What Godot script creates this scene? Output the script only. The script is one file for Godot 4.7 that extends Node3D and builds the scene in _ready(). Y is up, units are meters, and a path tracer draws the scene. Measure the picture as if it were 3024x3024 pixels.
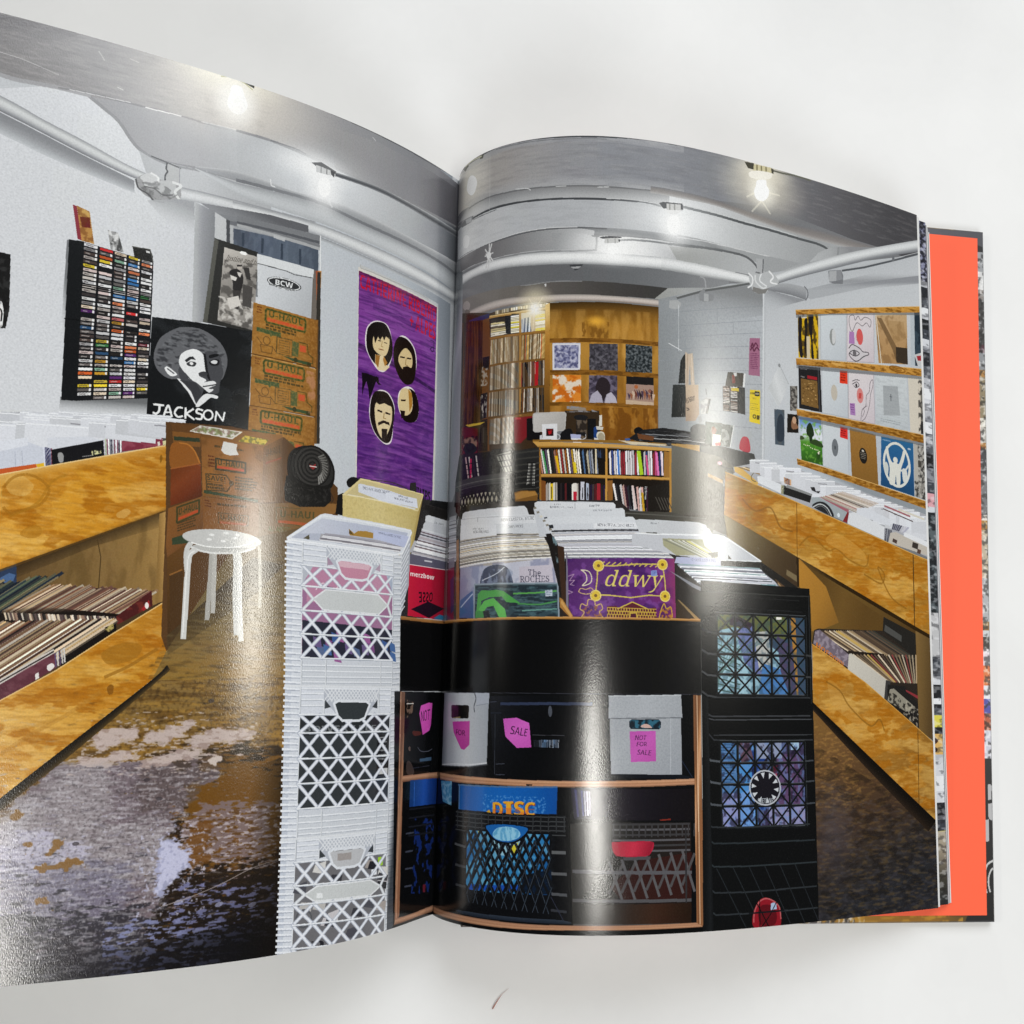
extends Node3D
# An open photo book on a white table: two curved glossy pages with a picture of a record shop running across both.

const KNOTS := [0.0, 3.0, 6.0, 9.0, 13.0, 18.0, 24.0, 31.0, 39.0, 48.0, 58.0, 70.0, 83.0, 98.0, 115.0, 133.0, 152.0, 172.0, 192.0, 213.0, 235.0]   # mm along a page from the gutter
const BEND := {   # the slope of the paper there, in radians, at the head and at the foot of each page
	"left_head": [0.852, 0.842, 0.831, 0.82, 0.805, 0.785, 0.758, 0.725, 0.686, 0.643, 0.585, 0.533, 0.482, 0.425, 0.385, 0.365, 0.33, 0.295, 0.25, 0.19, 0.12],
	"left_foot": [0.862, 0.89, 0.913, 0.928, 0.933, 0.922, 0.892, 0.844, 0.784, 0.716, 0.643, 0.563, 0.484, 0.405, 0.35, 0.31, 0.285, 0.26, 0.21, 0.15, 0.08],
	"right_head": [1.688, 1.595, 1.503, 1.415, 1.301, 1.169, 1.023, 0.866, 0.698, 0.527, 0.361, 0.192, 0.041, -0.097, -0.203, -0.265, -0.3, -0.325, -0.348, -0.372, -0.399],
	"right_foot": [1.353, 1.254, 1.157, 1.064, 0.948, 0.819, 0.684, 0.545, 0.403, 0.265, 0.14, 0.025, -0.067, -0.146, -0.213, -0.262, -0.295, -0.316, -0.321, -0.318, -0.314],
}
const WIDE := {"left_head": 232.0, "left_foot": 232.0, "right_head": 232.6, "right_foot": 226.2}
const TALL := 292.0
const RISE := 12.3        # mm from the table to the gutter
const PAGE_W := 1610      # pixels of print per page
const PAGE_H := 2048

var edges := {}


func _ready() -> void:
	var cam := Camera3D.new()
	cam.name = "camera"
	cam.fov = 52.3631
	cam.near = 0.02
	cam.far = 20.0
	cam.transform = Transform3D(Basis(Vector3(0.9883331, 0.1498764, -0.0271065), Vector3(-0.0480765, 0.1381172, -0.9892483), Vector3(-0.1445211, 0.9790101, 0.1437114)), Vector3(-0.0342543, 0.4205789, 0.0519126))
	add_child(cam)

	var env := Environment.new()
	env.background_mode = Environment.BG_COLOR
	env.background_color = Color(0.03, 0.03, 0.03).linear_to_srgb()
	env.tonemap_mode = Environment.TONE_MAPPER_LINEAR
	env.tonemap_exposure = 1.0
	env.sdfgi_enabled = true
	env.ssao_enabled = true
	env.ssil_enabled = true
	var around := WorldEnvironment.new()
	around.name = "surroundings"
	around.environment = env
	add_child(around)

	lamp("ceiling_panel", Vector3(0.24, 1.9, 0.52), Vector3(0.05, 0, 0.1), Vector2(0.16, 0.46), 0.95, Color(1.0, 0.99, 0.96), 30.0)
	lamp("right_panel", Vector3(1.85, 1.9, -0.22), Vector3(0, 0, 0), Vector2(0.62, 0.24), 1.4, Color(1.0, 0.985, 0.94))
	lamp("left_panel", Vector3(-2.6, 1.62, -0.3), Vector3(0, 0, 0), Vector2(0.36, 0.24), 1.1, Color(1.0, 0.985, 0.94))
	lamp("far_panel", Vector3(0.5, 2.0, -2.2), Vector3(0, 0, 0), Vector2(2.4, 1.6), 6.0, Color(0.97, 0.985, 1.0))
	lamp("near_panel", Vector3(0.2, 2.0, 2.4), Vector3(0, 0, 0), Vector2(1.8, 1.0), 3.0, Color(0.97, 0.985, 1.0))

	trace_edges()
	var ink := Ink.new(2 * PAGE_W, PAGE_H)
	draw_spread(ink)
	var spread := ink.im
	table()
	fibre()
	book(spread)


func lamp(called: String, at: Vector3, aim: Vector3, size: Vector2, energy: float, tint := Color.WHITE, turn := 0.0) -> void:
	var l := AreaLight3D.new()
	l.name = called
	l.area_size = size
	l.light_energy = energy
	l.light_color = tint
	l.area_range = 12.0
	l.area_attenuation = 2.0
	l.shadow_enabled = true
	l.position = at
	add_child(l)
	l.basis = Basis.looking_at(aim - at, Vector3(0, 0, -1) if absf((aim - at).normalized().y) > 0.9 else Vector3.UP)
	l.rotate_object_local(Vector3(0, 0, 1), deg_to_rad(turn))


func trace_edges() -> void:          # the four curved edges as points at every 1/400 of the page's width
	for key in BEND:
		var sd := -1.0 if key.begins_with("left") else 1.0
		var n := 4700
		var ds := 235.0 / n
		var line := PackedVector2Array([Vector2.ZERO])
		var k := 0
		var last: float = BEND[key][0]
		for i in range(1, n + 1):
			var s := ds * i
			while k < KNOTS.size() - 2 and s > KNOTS[k + 1]:
				k += 1
			var a: float = lerpf(BEND[key][k], BEND[key][k + 1], (s - KNOTS[k]) / (KNOTS[k + 1] - KNOTS[k]))
			var m := (a + last) / 2
			last = a
			line.append(line[i - 1] + Vector2(sd * cos(m), sin(m)) * ds)
		edges[key] = line


func along(key: String, u: float) -> Vector2:
	var s: float = u * WIDE[key] / 235.0 * 4700.0
	var line: PackedVector2Array = edges[key]
	if s >= 4699.0:
		return line[4700] + (line[4700] - line[4699]) * (s - 4700.0)
	return line[int(s)].lerp(line[int(s) + 1], s - int(s))


func sheet(side: String, u: float, t: float) -> Vector3:     # a point of the top page, metres; u from the gutter outwards, t from head to foot
	var p := along(side + "_head", u).lerp(along(side + "_foot", u), t)
	return Vector3(p.x, p.y + RISE, TALL * t - 146.0) / 1000.0


func commit(called: String, st: SurfaceTool, mat: Material, parent: Node, label := "") -> MeshInstance3D:
	st.generate_normals()
	var o := MeshInstance3D.new()
	o.name = called
	o.mesh = st.commit()
	o.material_override = mat
	if label:
		o.set_meta("label", label)
	parent.add_child(o, true)
	return o


func face(st: SurfaceTool, a: Vector3, b: Vector3, c: Vector3, d: Vector3, ua := Vector2.ZERO, ub := Vector2.ZERO, uc := Vector2.ZERO, ud := Vector2.ZERO) -> void:
	for k in [[a, ua], [b, ub], [c, uc], [a, ua], [c, uc], [d, ud]]:
		st.set_uv(k[1])
		st.add_vertex(k[0])


# A sheet or a stack of sheets: top(u, t) and bottom(u, t) give its two faces.
func leaf(side: String, top: Callable, bottom: Callable, nu: int, nt: int, u1 := 1.0) -> SurfaceTool:
	var st := SurfaceTool.new()
	st.begin(Mesh.PRIMITIVE_TRIANGLES)
	var flip := side == "left"
	var uv := func(i, j): return Vector2(1.0 - float(i) / nu if flip else float(i) / nu, float(j) / nt)
	for half in 2:
		st.set_smooth_group(half + 1)
		var f: Callable = top if half == 0 else bottom
		for i in nu:
			for j in nt:
				var c := [[i, j], [i + 1, j], [i + 1, j + 1], [i, j + 1]]
				if flip != (half == 1):
					c.reverse()
				var p := []
				for q in c:
					p.append(f.call(u1 * q[0] / nu, float(q[1]) / nt))
				face(st, p[0], p[1], p[2], p[3], uv.call(c[0][0], c[0][1]), uv.call(c[1][0], c[1][1]), uv.call(c[2][0], c[2][1]), uv.call(c[3][0], c[3][1]))
	st.set_smooth_group(4294967295)
	var rim := []
	for i in nu:
		rim.append([Vector2(i, 0), Vector2(i + 1, 0)])
	for j in nt:
		rim.append([Vector2(nu, j), Vector2(nu, j + 1)])
	for i in nu:
		rim.append([Vector2(nu - i, nt), Vector2(nu - i - 1, nt)])
	for e in rim:
		var q := []
		for w in e:
			q.append(top.call(u1 * w.x / nu, w.y / nt))
			q.append(bottom.call(u1 * w.x / nu, w.y / nt))
		var ua: Vector2 = uv.call(e[0].x, e[0].y)
		var ub: Vector2 = uv.call(e[1].x, e[1].y)
		if flip:
			face(st, q[0], q[2], q[3], q[1], ua, ub, ub, ua)
		else:
			face(st, q[0], q[1], q[3], q[2], ua, ua, ub, ub)
	return st


func plain(c: Color, rough := 0.6) -> StandardMaterial3D:
	var m := StandardMaterial3D.new()
	m.albedo_color = c
	m.roughness = rough
	return m


func noise_picture(w: int, h: int, freq: float, sd: int, octaves := 3) -> Image:
	var n := FastNoiseLite.new()
	n.seed = sd
	n.frequency = freq
	n.noise_type = FastNoiseLite.TYPE_SIMPLEX_SMOOTH
	n.fractal_octaves = octaves
	return n.get_image(w, h, false, false, true)


func paper_grain() -> ImageTexture:      # the fine upright fibre of coated paper, as relief
	var g := noise_picture(1610, 900, 0.35, 5, 2)
	g.resize(PAGE_W, PAGE_H, Image.INTERPOLATE_CUBIC)
	g.convert(Image.FORMAT_RGBA8)
	g.bump_map_to_normal_map(0.12)
	return ImageTexture.create_from_image(g)


func page_material(print_on: Image, grain: Texture2D) -> StandardMaterial3D:
	var m := StandardMaterial3D.new()
	m.albedo_texture = ImageTexture.create_from_image(print_on)
	m.roughness = 0.16
	m.metallic_specular = 0.5
	m.normal_enabled = true
	m.normal_texture = grain
	m.normal_scale = 1.0
	m.texture_repeat = false
	return m


func table() -> void:
	var st := SurfaceTool.new()
	st.begin(Mesh.PRIMITIVE_TRIANGLES)
	var r := 0.012
	var hx := 1.1
	var hz := 0.8
	var ring := func(inset: float, y: float) -> Array:
		var o := []
		for k in 24:
			var a := TAU * k / 24 + PI / 24
			var c := Vector3(signf(cos(a)) * (hx - 0.05), y, signf(sin(a)) * (hz - 0.05))
			o.append(c + Vector3(cos(a), 0, sin(a)) * (0.05 - inset))
		return o
	var rings := [ring.call(r, 0.0), ring.call(r * 0.3, -r * 0.3), ring.call(0.0, -r), ring.call(0.0, -0.03)]
	for k in 24:
		var n := (k + 1) % 24
		st.set_smooth_group(4294967295)
		for v in [Vector3.ZERO, rings[0][k], rings[0][n]]:
			st.set_uv(Vector2(v.x, v.z))
			st.add_vertex(v)
		for i in 3:
			face(st, rings[i][k], rings[i + 1][k], rings[i + 1][n], rings[i][n])
		for v in [Vector3(0, -0.03, 0), rings[3][n], rings[3][k]]:
			st.add_vertex(v)
	var m := plain(Color(0.95, 0.95, 0.95), 0.55)
	var wave := FastNoiseLite.new()
	wave.seed = 8
	wave.frequency = 0.01
	var tone := wave.get_seamless_image(512, 512, false, false, 0.2)
	tone.convert(Image.FORMAT_RGB8)
	var data := tone.get_data()
	for i in data.size():
		data[i] = 240 + int(data[i] * 15 / 255.0)
	m.albedo_texture = ImageTexture.create_from_image(Image.create_from_data(512, 512, false, Image.FORMAT_RGB8, data))
	m.uv1_triplanar = true
	m.uv1_world_triplanar = true
	m.uv1_scale = Vector3(1.1, 1.1, 1.1)
	m.metallic_specular = 0.3
	var o := commit("table_top", st, m, self, "plain white tabletop under the open book")
	o.set_meta("kind", "structure")


func fibre() -> void:      # a tiny reddish fibre lying on the table
	var st := SurfaceTool.new()
	st.begin(Mesh.PRIMITIVE_TRIANGLES)
	var p := [Vector3(0.0255, 0.0004, 0.1838), Vector3(0.0268, 0.0006, 0.1815), Vector3(0.0290, 0.0004, 0.1785), Vector3(0.0316, 0.0003, 0.1765)]
	var w := [0.0002, 0.00018, 0.00006, 0.00003]
	for i in 3:
		for k in 5:
			var a0 := TAU * k / 5
			var a1 := TAU * (k + 1) / 5
			var o := func(j, a): return p[j] + Vector3(cos(a) * 0.9, sin(a), cos(a) * 0.5) * w[j]
			face(st, o.call(i, a0), o.call(i, a1), o.call(i + 1, a1), o.call(i + 1, a0))
	var f := commit("fibre", st, plain(Color(0.68, 0.4, 0.32), 0.8), self, "tiny reddish brown fibre lying on the table below the book")
	f.set_meta("category", "fibre")


func book(spread: Image) -> void:
	var b := Node3D.new()
	b.name = "open_book"
	b.set_meta("label", "open hardcover photo book with a record shop picture across both curved pages")
	b.set_meta("category", "book")
	add_child(b)
	var grain := paper_grain()
	var left := spread.get_region(Rect2i(0, 0, PAGE_W, PAGE_H))
	var right := spread.get_region(Rect2i(PAGE_W, 0, PAGE_W, PAGE_H))
	left.convert(Image.FORMAT_RGB8)
	right.convert(Image.FORMAT_RGB8)
	var thin := Vector3(0, -0.0002, 0)
	var lp := commit("left_page", leaf("left", func(u, t): return sheet("left", u, t), func(u, t): return sheet("left", u, t) + thin, 150, 6), page_material(left, grain), b, "glossy left page printed with a shop wall, boxes, stool and white crates")
	var rp := commit("right_page", leaf("right", func(u, t): return sheet("right", u, t), func(u, t): return sheet("right", u, t) + thin, 150, 6), page_material(right, grain), b, "glossy right page printed with record bins, bookshelf and ceiling bulbs")
	under_pages(b, grain)
	covers(b)


# the leaves whose fore-edges show past the right page, then the rest of each half of the book as one stack
func under_pages(b: Node3D, grain: Texture2D) -> void:
	var white := plain(Color(0.86, 0.86, 0.86), 0.45)
	var grey := plain(Color(0.5, 0.5, 0.52), 0.4)
	var rng := RandomNumberGenerator.new()
	rng.seed = 21
	# how far each leaf stands out at head and foot (mm), how far it lies below, and where its head and foot end (mm)
	var spec := [[1.8, 1.4, 0.35, 0.6, -0.3, white], [6.6, 6.5, 0.75, 1.6, -0.8, sliver_print()], [7.7, 7.3, 1.05, 2.4, -0.9, grey], [8.7, 8.0, 1.35, 2.8, -1.0, white], [9.7, 8.7, 1.65, 3.6, -1.0, grey], [10.7, 9.4, 1.95, 4.6, -1.1, white]]
	for s in spec:
		var top := func(u, t):
			var p := sheet("right", u, t)
			var e := sheet("right", 1.0, t) - sheet("right", 0.97, t)
			var d := Vector3(e.x, e.y, 0).normalized() * lerpf(s[0], s[1], t) * 0.001
			p = below("right", u, t, s[2] * 0.001) + d * smoothstep(0.0, 1.0, u)
			p.y = maxf(p.y, 0.0050 - s[2] * 0.0005)
			p.z = (lerpf(s[3], TALL + s[4], t) - 146.0) * 0.001
			return p
		commit("page", leaf("right", top, func(u, t): return top.call(u, t) + Vector3(0, -0.0003, 0), 60, 4), s[5], b)
	var edge := plain(Color(0.8, 0.79, 0.77), 0.7)
	for side in ["right", "left"]:
		var deep := 0.0088
		var top := func(u, t):
			var p := below(side, u * 0.985, t, 0.0048 if side == "right" else 0.0008)
			p.z *= 0.99
			return p
		var bottom := func(u, t):
			var p: Vector3 = top.call(u, t)
			var low: float = 0.0039 if side == "right" else board_height(p.x) + 0.0004
			p.y = maxf(low, lerpf(maxf(p.y - deep, low), low, smoothstep(0.55, 1.0, u)))
			return p
		commit(side + "_page_block", leaf(side, top, bottom, 60, 2, 1.0), edge, b)


func below(side: String, u: float, t: float, deep: float) -> Vector3:      # a point under the top page, measured square to the paper
	var p := sheet(side, u, t)
	var e := sheet(side, u + 0.004, t) - sheet(side, maxf(0.0, u - 0.004), t)
	var n := Vector3(-e.y, e.x, 0).normalized()
	return p - n * deep * signf(n.y if absf(n.y) > 0.3 else 1.0) if side == "left" else p - n * deep


func board_height(x: float) -> float:      # the upper face of the left cover board, which leans up away from the spine
	return 0.0033 + maxf(0.0, -x - 0.008) * 0.29


func sliver_print() -> StandardMaterial3D:
	var ink := Ink.new(64, 2048)
	ink.im.fill(Color8(70, 72, 78))
	draw_sliver(ink)
	var whole := Image.create(1024, 2048, false, Image.FORMAT_RGBA8)
	whole.fill(Color8(120, 120, 124))
	whole.blit_rect(ink.im, Rect2i(0, 0, 64, 2048), Vector2i(960, 0))
	whole.convert(Image.FORMAT_RGB8)
	var m := StandardMaterial3D.new()
	m.albedo_texture = ImageTexture.create_from_image(whole)
	m.roughness = 0.35
	m.texture_repeat = false
	return m


func covers(b: Node3D) -> void:
	# right board: lies flat on the table, its printed paper turned in round the edges
	var foot := [Vector2(0.012, -0.1489), Vector2(0.2423, -0.1497), Vector2(0.2351, 0.153), Vector2(0.012, 0.153)]
	var y1 := 0.0033
	var st := SurfaceTool.new()
	st.begin(Mesh.PRIMITIVE_TRIANGLES)
	st.set_smooth_group(4294967295)
	var up := func(k, y, inset): 
		var c: Vector2 = foot[k]
		var mid := Vector2(0.125, 0.002)
		c += (mid - c).sign() * inset
		return Vector3(c.x, y, c.y)
	var uv := [Vector2(0, 0), Vector2(1, 0), Vector2(1, 1), Vector2(0, 1)]
	var e := 0.0006
	face(st, up.call(0, y1, e), up.call(1, y1, e), up.call(2, y1, e), up.call(3, y1, e), uv[0], uv[1], uv[2], uv[3])
	for k in 4:
		var n := (k + 1) % 4
		face(st, up.call(k, y1, e), up.call(k, y1 - e, 0.0), up.call(n, y1 - e, 0.0), up.call(n, y1, e), uv[k], uv[k], uv[n], uv[n])
		face(st, up.call(k, y1 - e, 0.0), up.call(k, 0.0003, 0.0), up.call(n, 0.0003, 0.0), up.call(n, y1 - e, 0.0), uv[k], uv[k], uv[n], uv[n])
	face(st, up.call(3, 0.0003, 0.0), up.call(2, 0.0003, 0.0), up.call(1, 0.0003, 0.0), up.call(0, 0.0003, 0.0))
	var ink := Ink.new(1024, 1280)
	draw_cover(ink)
	ink.im.convert(Image.FORMAT_RGB8)
	var m := StandardMaterial3D.new()
	m.albedo_texture = ImageTexture.create_from_image(ink.im)
	m.roughness = 0.4
	commit("cover", st, m, b, "back cover board with a printed photograph wrapped round its edges")
	# left board, leaning
	st = SurfaceTool.new()
	st.begin(Mesh.PRIMITIVE_TRIANGLES)
	st.set_smooth_group(4294967295)
	var p := []
	for q in [[-0.008, -0.146], [-0.2, -0.146], [-0.2, 0.147], [-0.008, 0.147]]:
		p.append(Vector3(q[0], board_height(q[0]), q[1]))
	var d := Vector3(0.0008, -0.003, 0)
	face(st, p[3], p[2], p[1], p[0])
	face(st, p[0] + d, p[1] + d, p[2] + d, p[3] + d)
	for k in 4:
		face(st, p[k], p[(k + 1) % 4], p[(k + 1) % 4] + d, p[k] + d)
	commit("cover", st, m, b, "front cover board leaning up under the left page")
	st = SurfaceTool.new()
	st.begin(Mesh.PRIMITIVE_TRIANGLES)
	for i in 8:
		var x0 := lerpf(-0.0085, 0.0125, i / 8.0)
		var x1 := lerpf(-0.0085, 0.0125, (i + 1) / 8.0)
		var h0 := 0.0032 - 0.0004 * sin(PI * i / 8.0)
		var h1 := 0.0032 - 0.0004 * sin(PI * (i + 1) / 8.0)
		face(st, Vector3(x0, h0, -0.145), Vector3(x1, h1, -0.145), Vector3(x1, h1, 0.1455), Vector3(x0, h0, 0.1455))
		face(st, Vector3(x0, h0 - 0.0025, 0.1455), Vector3(x1, h1 - 0.0025, 0.1455), Vector3(x1, h1 - 0.0025, -0.145), Vector3(x0, h0 - 0.0025, -0.145))
		face(st, Vector3(x0, h0, 0.1455), Vector3(x1, h1, 0.1455), Vector3(x1, h1 - 0.0025, 0.1455), Vector3(x0, h0 - 0.0025, 0.1455))
		face(st, Vector3(x1, h1, -0.145), Vector3(x0, h0, -0.145), Vector3(x0, h0 - 0.0025, -0.145), Vector3(x1, h1 - 0.0025, -0.145))
	commit("spine", st, m, b)
	# the coral endpaper pasted inside the right board
	st = SurfaceTool.new()
	st.begin(Mesh.PRIMITIVE_TRIANGLES)
	st.set_smooth_group(4294967295)
	var c := []
	for q in [[0.014, -0.1466], [0.2388, -0.146], [0.2312, 0.1501], [0.014, 0.1496]]:
		c.append(Vector3(q[0], y1 + 0.00035, q[1]))
	var low := Vector3(0, -0.0003, 0)
	face(st, c[0], c[1], c[2], c[3])
	face(st, c[3] + low, c[2] + low, c[1] + low, c[0] + low)
	for k in 4:
		face(st, c[(k + 1) % 4], c[k], c[k] + low, c[(k + 1) % 4] + low)
	commit("endpaper", st, plain(Color(1.0, 0.385, 0.235), 0.55), b, "flat coral red endpaper showing beside the right page")


func draw_sliver(ink: Ink) -> void:      # the edge of the picture on a later leaf: stacks of record spines
	var y := 0
	while y < 2048:
		var h := ink.rng.randi_range(8, 46)
		var c: Color = ink.pick(["24262c", "3a3e46", "e2e4e8", "8a8c94", "1a1c20", "b4b6bc", "d0d2d8", "15161a", "55585f"])
		if ink.rng.randf() < 0.2:
			c = ink.pick(["3a8ac4", "c02c50", "d8cc50", "4a5a9c", "c8823a", "8a8ac0", "d8a0a8", "b02830", "e6dc20"])
		ink.im.fill_rect(Rect2i(0, y, 64, h), c)
		y += h
	ink.im.fill_rect(Rect2i(0, 0, 64, 190), Color8(34, 34, 46))
	ink.mottle([0, 0, 64, 0, 64, 190, 0, 190], "a8aac8c0", 14, 22, 0.52, 0.58)
	ink.im.fill_rect(Rect2i(0, 905, 64, 300), Color8(30, 36, 40))
	ink.mottle([0, 905, 64, 905, 64, 1205, 0, 1205], "6a7478c0", 30, 50, 0.5, 0.6)
	ink.im.fill_rect(Rect2i(0, 1205, 64, 130), Color8(190, 190, 192))
	ink.im.fill_rect(Rect2i(0, 1560, 64, 60), Color8(214, 172, 100))
	ink.ell([30, 1580], 22, 12, Color8(60, 30, 20))
	ink.ell([30, 1606], 20, 10, Color8(70, 36, 20))
	ink.lin([0, 1840, 64, 1840, 64, 2048, 0, 2048], [0, 1840, 0, 2048], ["b4aa98", "8a8070", "3a3830", "24282a"])
	ink.mottle([0, 0, 64, 0, 64, 2048, 0, 2048], "f0f0f460", 40, 10, 0.56, 0.62)
	ink.mottle([0, 0, 64, 0, 64, 2048, 0, 2048], "10101460", 40, 10, 0.56, 0.62)


func draw_cover(ink: Ink) -> void:       # the printed paper of the back board, turned in round its edges
	ink.im.fill(Color8(36, 36, 40))
	ink.lin([0, 0, 1024, 0, 1024, 40, 0, 40], [0, 0, 1024, 0], ["55585c", "5a5a64", "6a6872", "4a4a50"])
	ink.poly([1000, 22, 1024, 30, 1024, 50, 985, 26], "1c1c1e")
	# right edge from the head down: vault, shop shelf, sleeves, flower print, notes, crate
	var y := 40
	for s in [["9a9ca0", 40], ["d4d4d4", 36], ["8c8480", 20], ["3a3838", 90], ["4a2430", 16], ["8a8c90", 34], ["a87a3c", 14], ["8a7c60", 80], ["d8d4c8", 18], ["b8b4ac", 30], ["a06a28", 12], ["2c2e34", 46], ["6a6a6e", 80], ["e0d8d0", 10], ["a07430", 18], ["b8aa94", 90], ["a8aaae", 80], ["94682c", 16], ["c8ccd0", 12], ["2a2522", 22], ["e0d4dc", 30], ["d8743c", 36], ["e4e4ea", 24], ["4a4aa0", 26], ["b05a3a", 30], ["c8c8d4", 90], ["3a3a3e", 30], ["5c3a22", 130], ["1c1c22", 10], ["8a8c94", 50], ["c03a34", 6], ["9a9ca4", 40], ["d8c840", 12], ["c4c4bc", 20], ["8a8c94", 40], ["24262a", 160]]:
		ink.im.fill_rect(Rect2i(960, y, 64, s[1]), Color.html(s[0]))
		y += s[1]
	ink.mottle([960, 40, 1024, 40, 1024, 1000, 960, 1000], "ffffff80", 18, 14, 0.58, 0.64)
	ink.mottle([960, 40, 1024, 40, 1024, 1000, 960, 1000], "00000090", 22, 14, 0.58, 0.64)
	ink.poly([960, 1000, 1024, 1000, 1024, 1280, 960, 1280], "17181b")
	ink.quad([985, 1052, 1040, 1040, 1040, 1068, 985, 1080]).text("en", 0, 0, 1, 1, "b4b4b6")
	ink.quad([985, 1085, 1040, 1075, 1040, 1105, 985, 1115]).text("ou", 0, 0, 1, 1, "b4b4b6")
	ink.quad([985, 1112, 1040, 1102, 1040, 1140, 985, 1150]).text("rld", 0, 0, 1.2, 1, "b4b4b6")
	ink.curve([1012, 1240, 1006, 1210, 1012, 1185, 1030, 1176], 4, "c4c4c4")
	ink.curve([1020, 1240, 1014, 1214, 1020, 1194, 1034, 1186], 3, "c4c4c4")
	ink.line([990, 1222, 1006, 1232], 4, "d0d0d0")
	# foot
	ink.lin([0, 1240, 1024, 1240, 1024, 1280, 0, 1280], [0, 0, 1024, 0], ["6a5a4c", "8a7660", "b09c84", "8a7a68", "b8924c", "a87a20", "9c6c18", "2a241c"])
	ink.mottle([520, 1240, 760, 1240, 760, 1280, 520, 1280], "f0ece8d0", 16, 60, 0.5, 0.58)
	ink.mottle([520, 1240, 740, 1240, 740, 1280, 520, 1280], "2a2420d0", 16, 40, 0.56, 0.62)
	ink.mottle([720, 1240, 960, 1240, 960, 1280, 720, 1280], "c8962cb0", 60, 14, 0.5, 0.6)
	ink.poly([985, 1240, 1024, 1230, 1024, 1280, 965, 1280], "141416")


func draw_spread(ink: Ink) -> void:      # the picture across both pages
	draw_left(ink)
	draw_right(ink)
	finish(ink)


func finish(k: Ink) -> void:       # the picture's own film grain
	for f in [[0, 0, PAGE_W, 0, PAGE_W, PAGE_H, 0, PAGE_H], [PAGE_W, 0, 2 * PAGE_W, 0, 2 * PAGE_W, PAGE_H, PAGE_W, PAGE_H]]:
		k.mottle(f, "00000016", 4, 4, 0.3, 0.9)
		k.mottle(f, "ffffff0a", 5, 5, 0.35, 0.9)


func card_box(q: Quad, big := true) -> void:      # print on the side of a brown moving box
	q.mottle("7a4c1450", 60, 20, 0.45, 0.8)
	q.mottle("c08a4850", 90, 30, 0.5, 0.8)
	q.line([0.2, 0.06, 0.78, 0.06, 0.8, 0.1, 0.8, 0.28, 0.78, 0.32, 0.2, 0.32, 0.18, 0.28, 0.18, 0.1, 0.2, 0.06], 5, "40481f")
	q.text("U-HAUL", 0.23, 0.085, 0.75, 0.2, "3d4a24")
	q.rect(0.21, 0.225, 0.77, 0.29, "c8522b")
	q.print_lines(0.19, 0.35, 0.8, 0.47, 2, "4a3c1c", 0.7)
	q.poly([0.06, 0.46, 0.42, 0.46, 0.42, 0.55, 0.3, 0.55, 0.27, 0.59, 0.25, 0.55, 0.06, 0.54], "3f5230")
	q.print_lines(0.05, 0.05, 0.14, 0.2, 3, "6a3a1a", 0.5)
	if big:
		q.line([0.36, 0.56, 0.6, 0.55, 0.6, 0.88, 0.36, 0.88, 0.36, 0.56], 2.5, "5f4a24")
		q.line([0.4, 0.6, 0.56, 0.6, 0.56, 0.84, 0.4, 0.84, 0.4, 0.6], 2, "7a5a2c")
		q.print_lines(0.4, 0.6, 0.57, 0.84, 5, "6e5228", 0.4)
		q.poly([0.6, 0.56, 0.7, 0.57, 0.7, 0.86, 0.6, 0.86], "4f5a34")
		q.mottle("b98a4860", 10, 10, 0.5, 0.6)
		q.rect(0.72, 0.6, 0.82, 0.73, "c45530")
		q.line([0.7, 0.55, 0.84, 0.55, 0.86, 0.74, 0.94, 0.8, 0.94, 0.92, 0.7, 0.92], 2.5, "55471f")
		q.poly([0.45, 0.9, 0.92, 0.92, 0.9, 0.98, 0.6, 0.96], "3c4e30")
		q.ell(0.66, 0.93, 0.035, 0.05, "3a3a20")
		q.ell(0.88, 0.96, 0.035, 0.05, "3a3a20")
		q.hoop(0.21, 0.68, 0.05, 0.08, 2, "6a4a22")
		q.line([0.12, 0.78, 0.3, 0.78, 0.29, 0.92, 0.14, 0.92, 0.12, 0.78], 2, "6a4a22")
		q.line([0.07, 0.66, 0.14, 0.76], 2, "6a4a22")
		q.line([0.29, 0.76, 0.35, 0.86], 2, "6a4a22")


func ply(k: Ink, f: Array, cols: Array, axis: Array) -> void:      # a plywood board: blond wood with darker rotary-cut figure
	k.lin(f, axis, cols)
	k.mottle(f, "b8741a80", 240, 100, 0.5, 0.56)
	k.mottle(f, "f0c46c70", 300, 110, 0.5, 0.7)
	k.mottle(f, "a8640ea0", 220, 90, 0.58, 0.63)
	k.mottle(f, "7a4a1038", 70, 7, 0.45, 0.75)
	k.mottle(f, "f0cc8a38", 60, 6, 0.5, 0.75)


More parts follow.
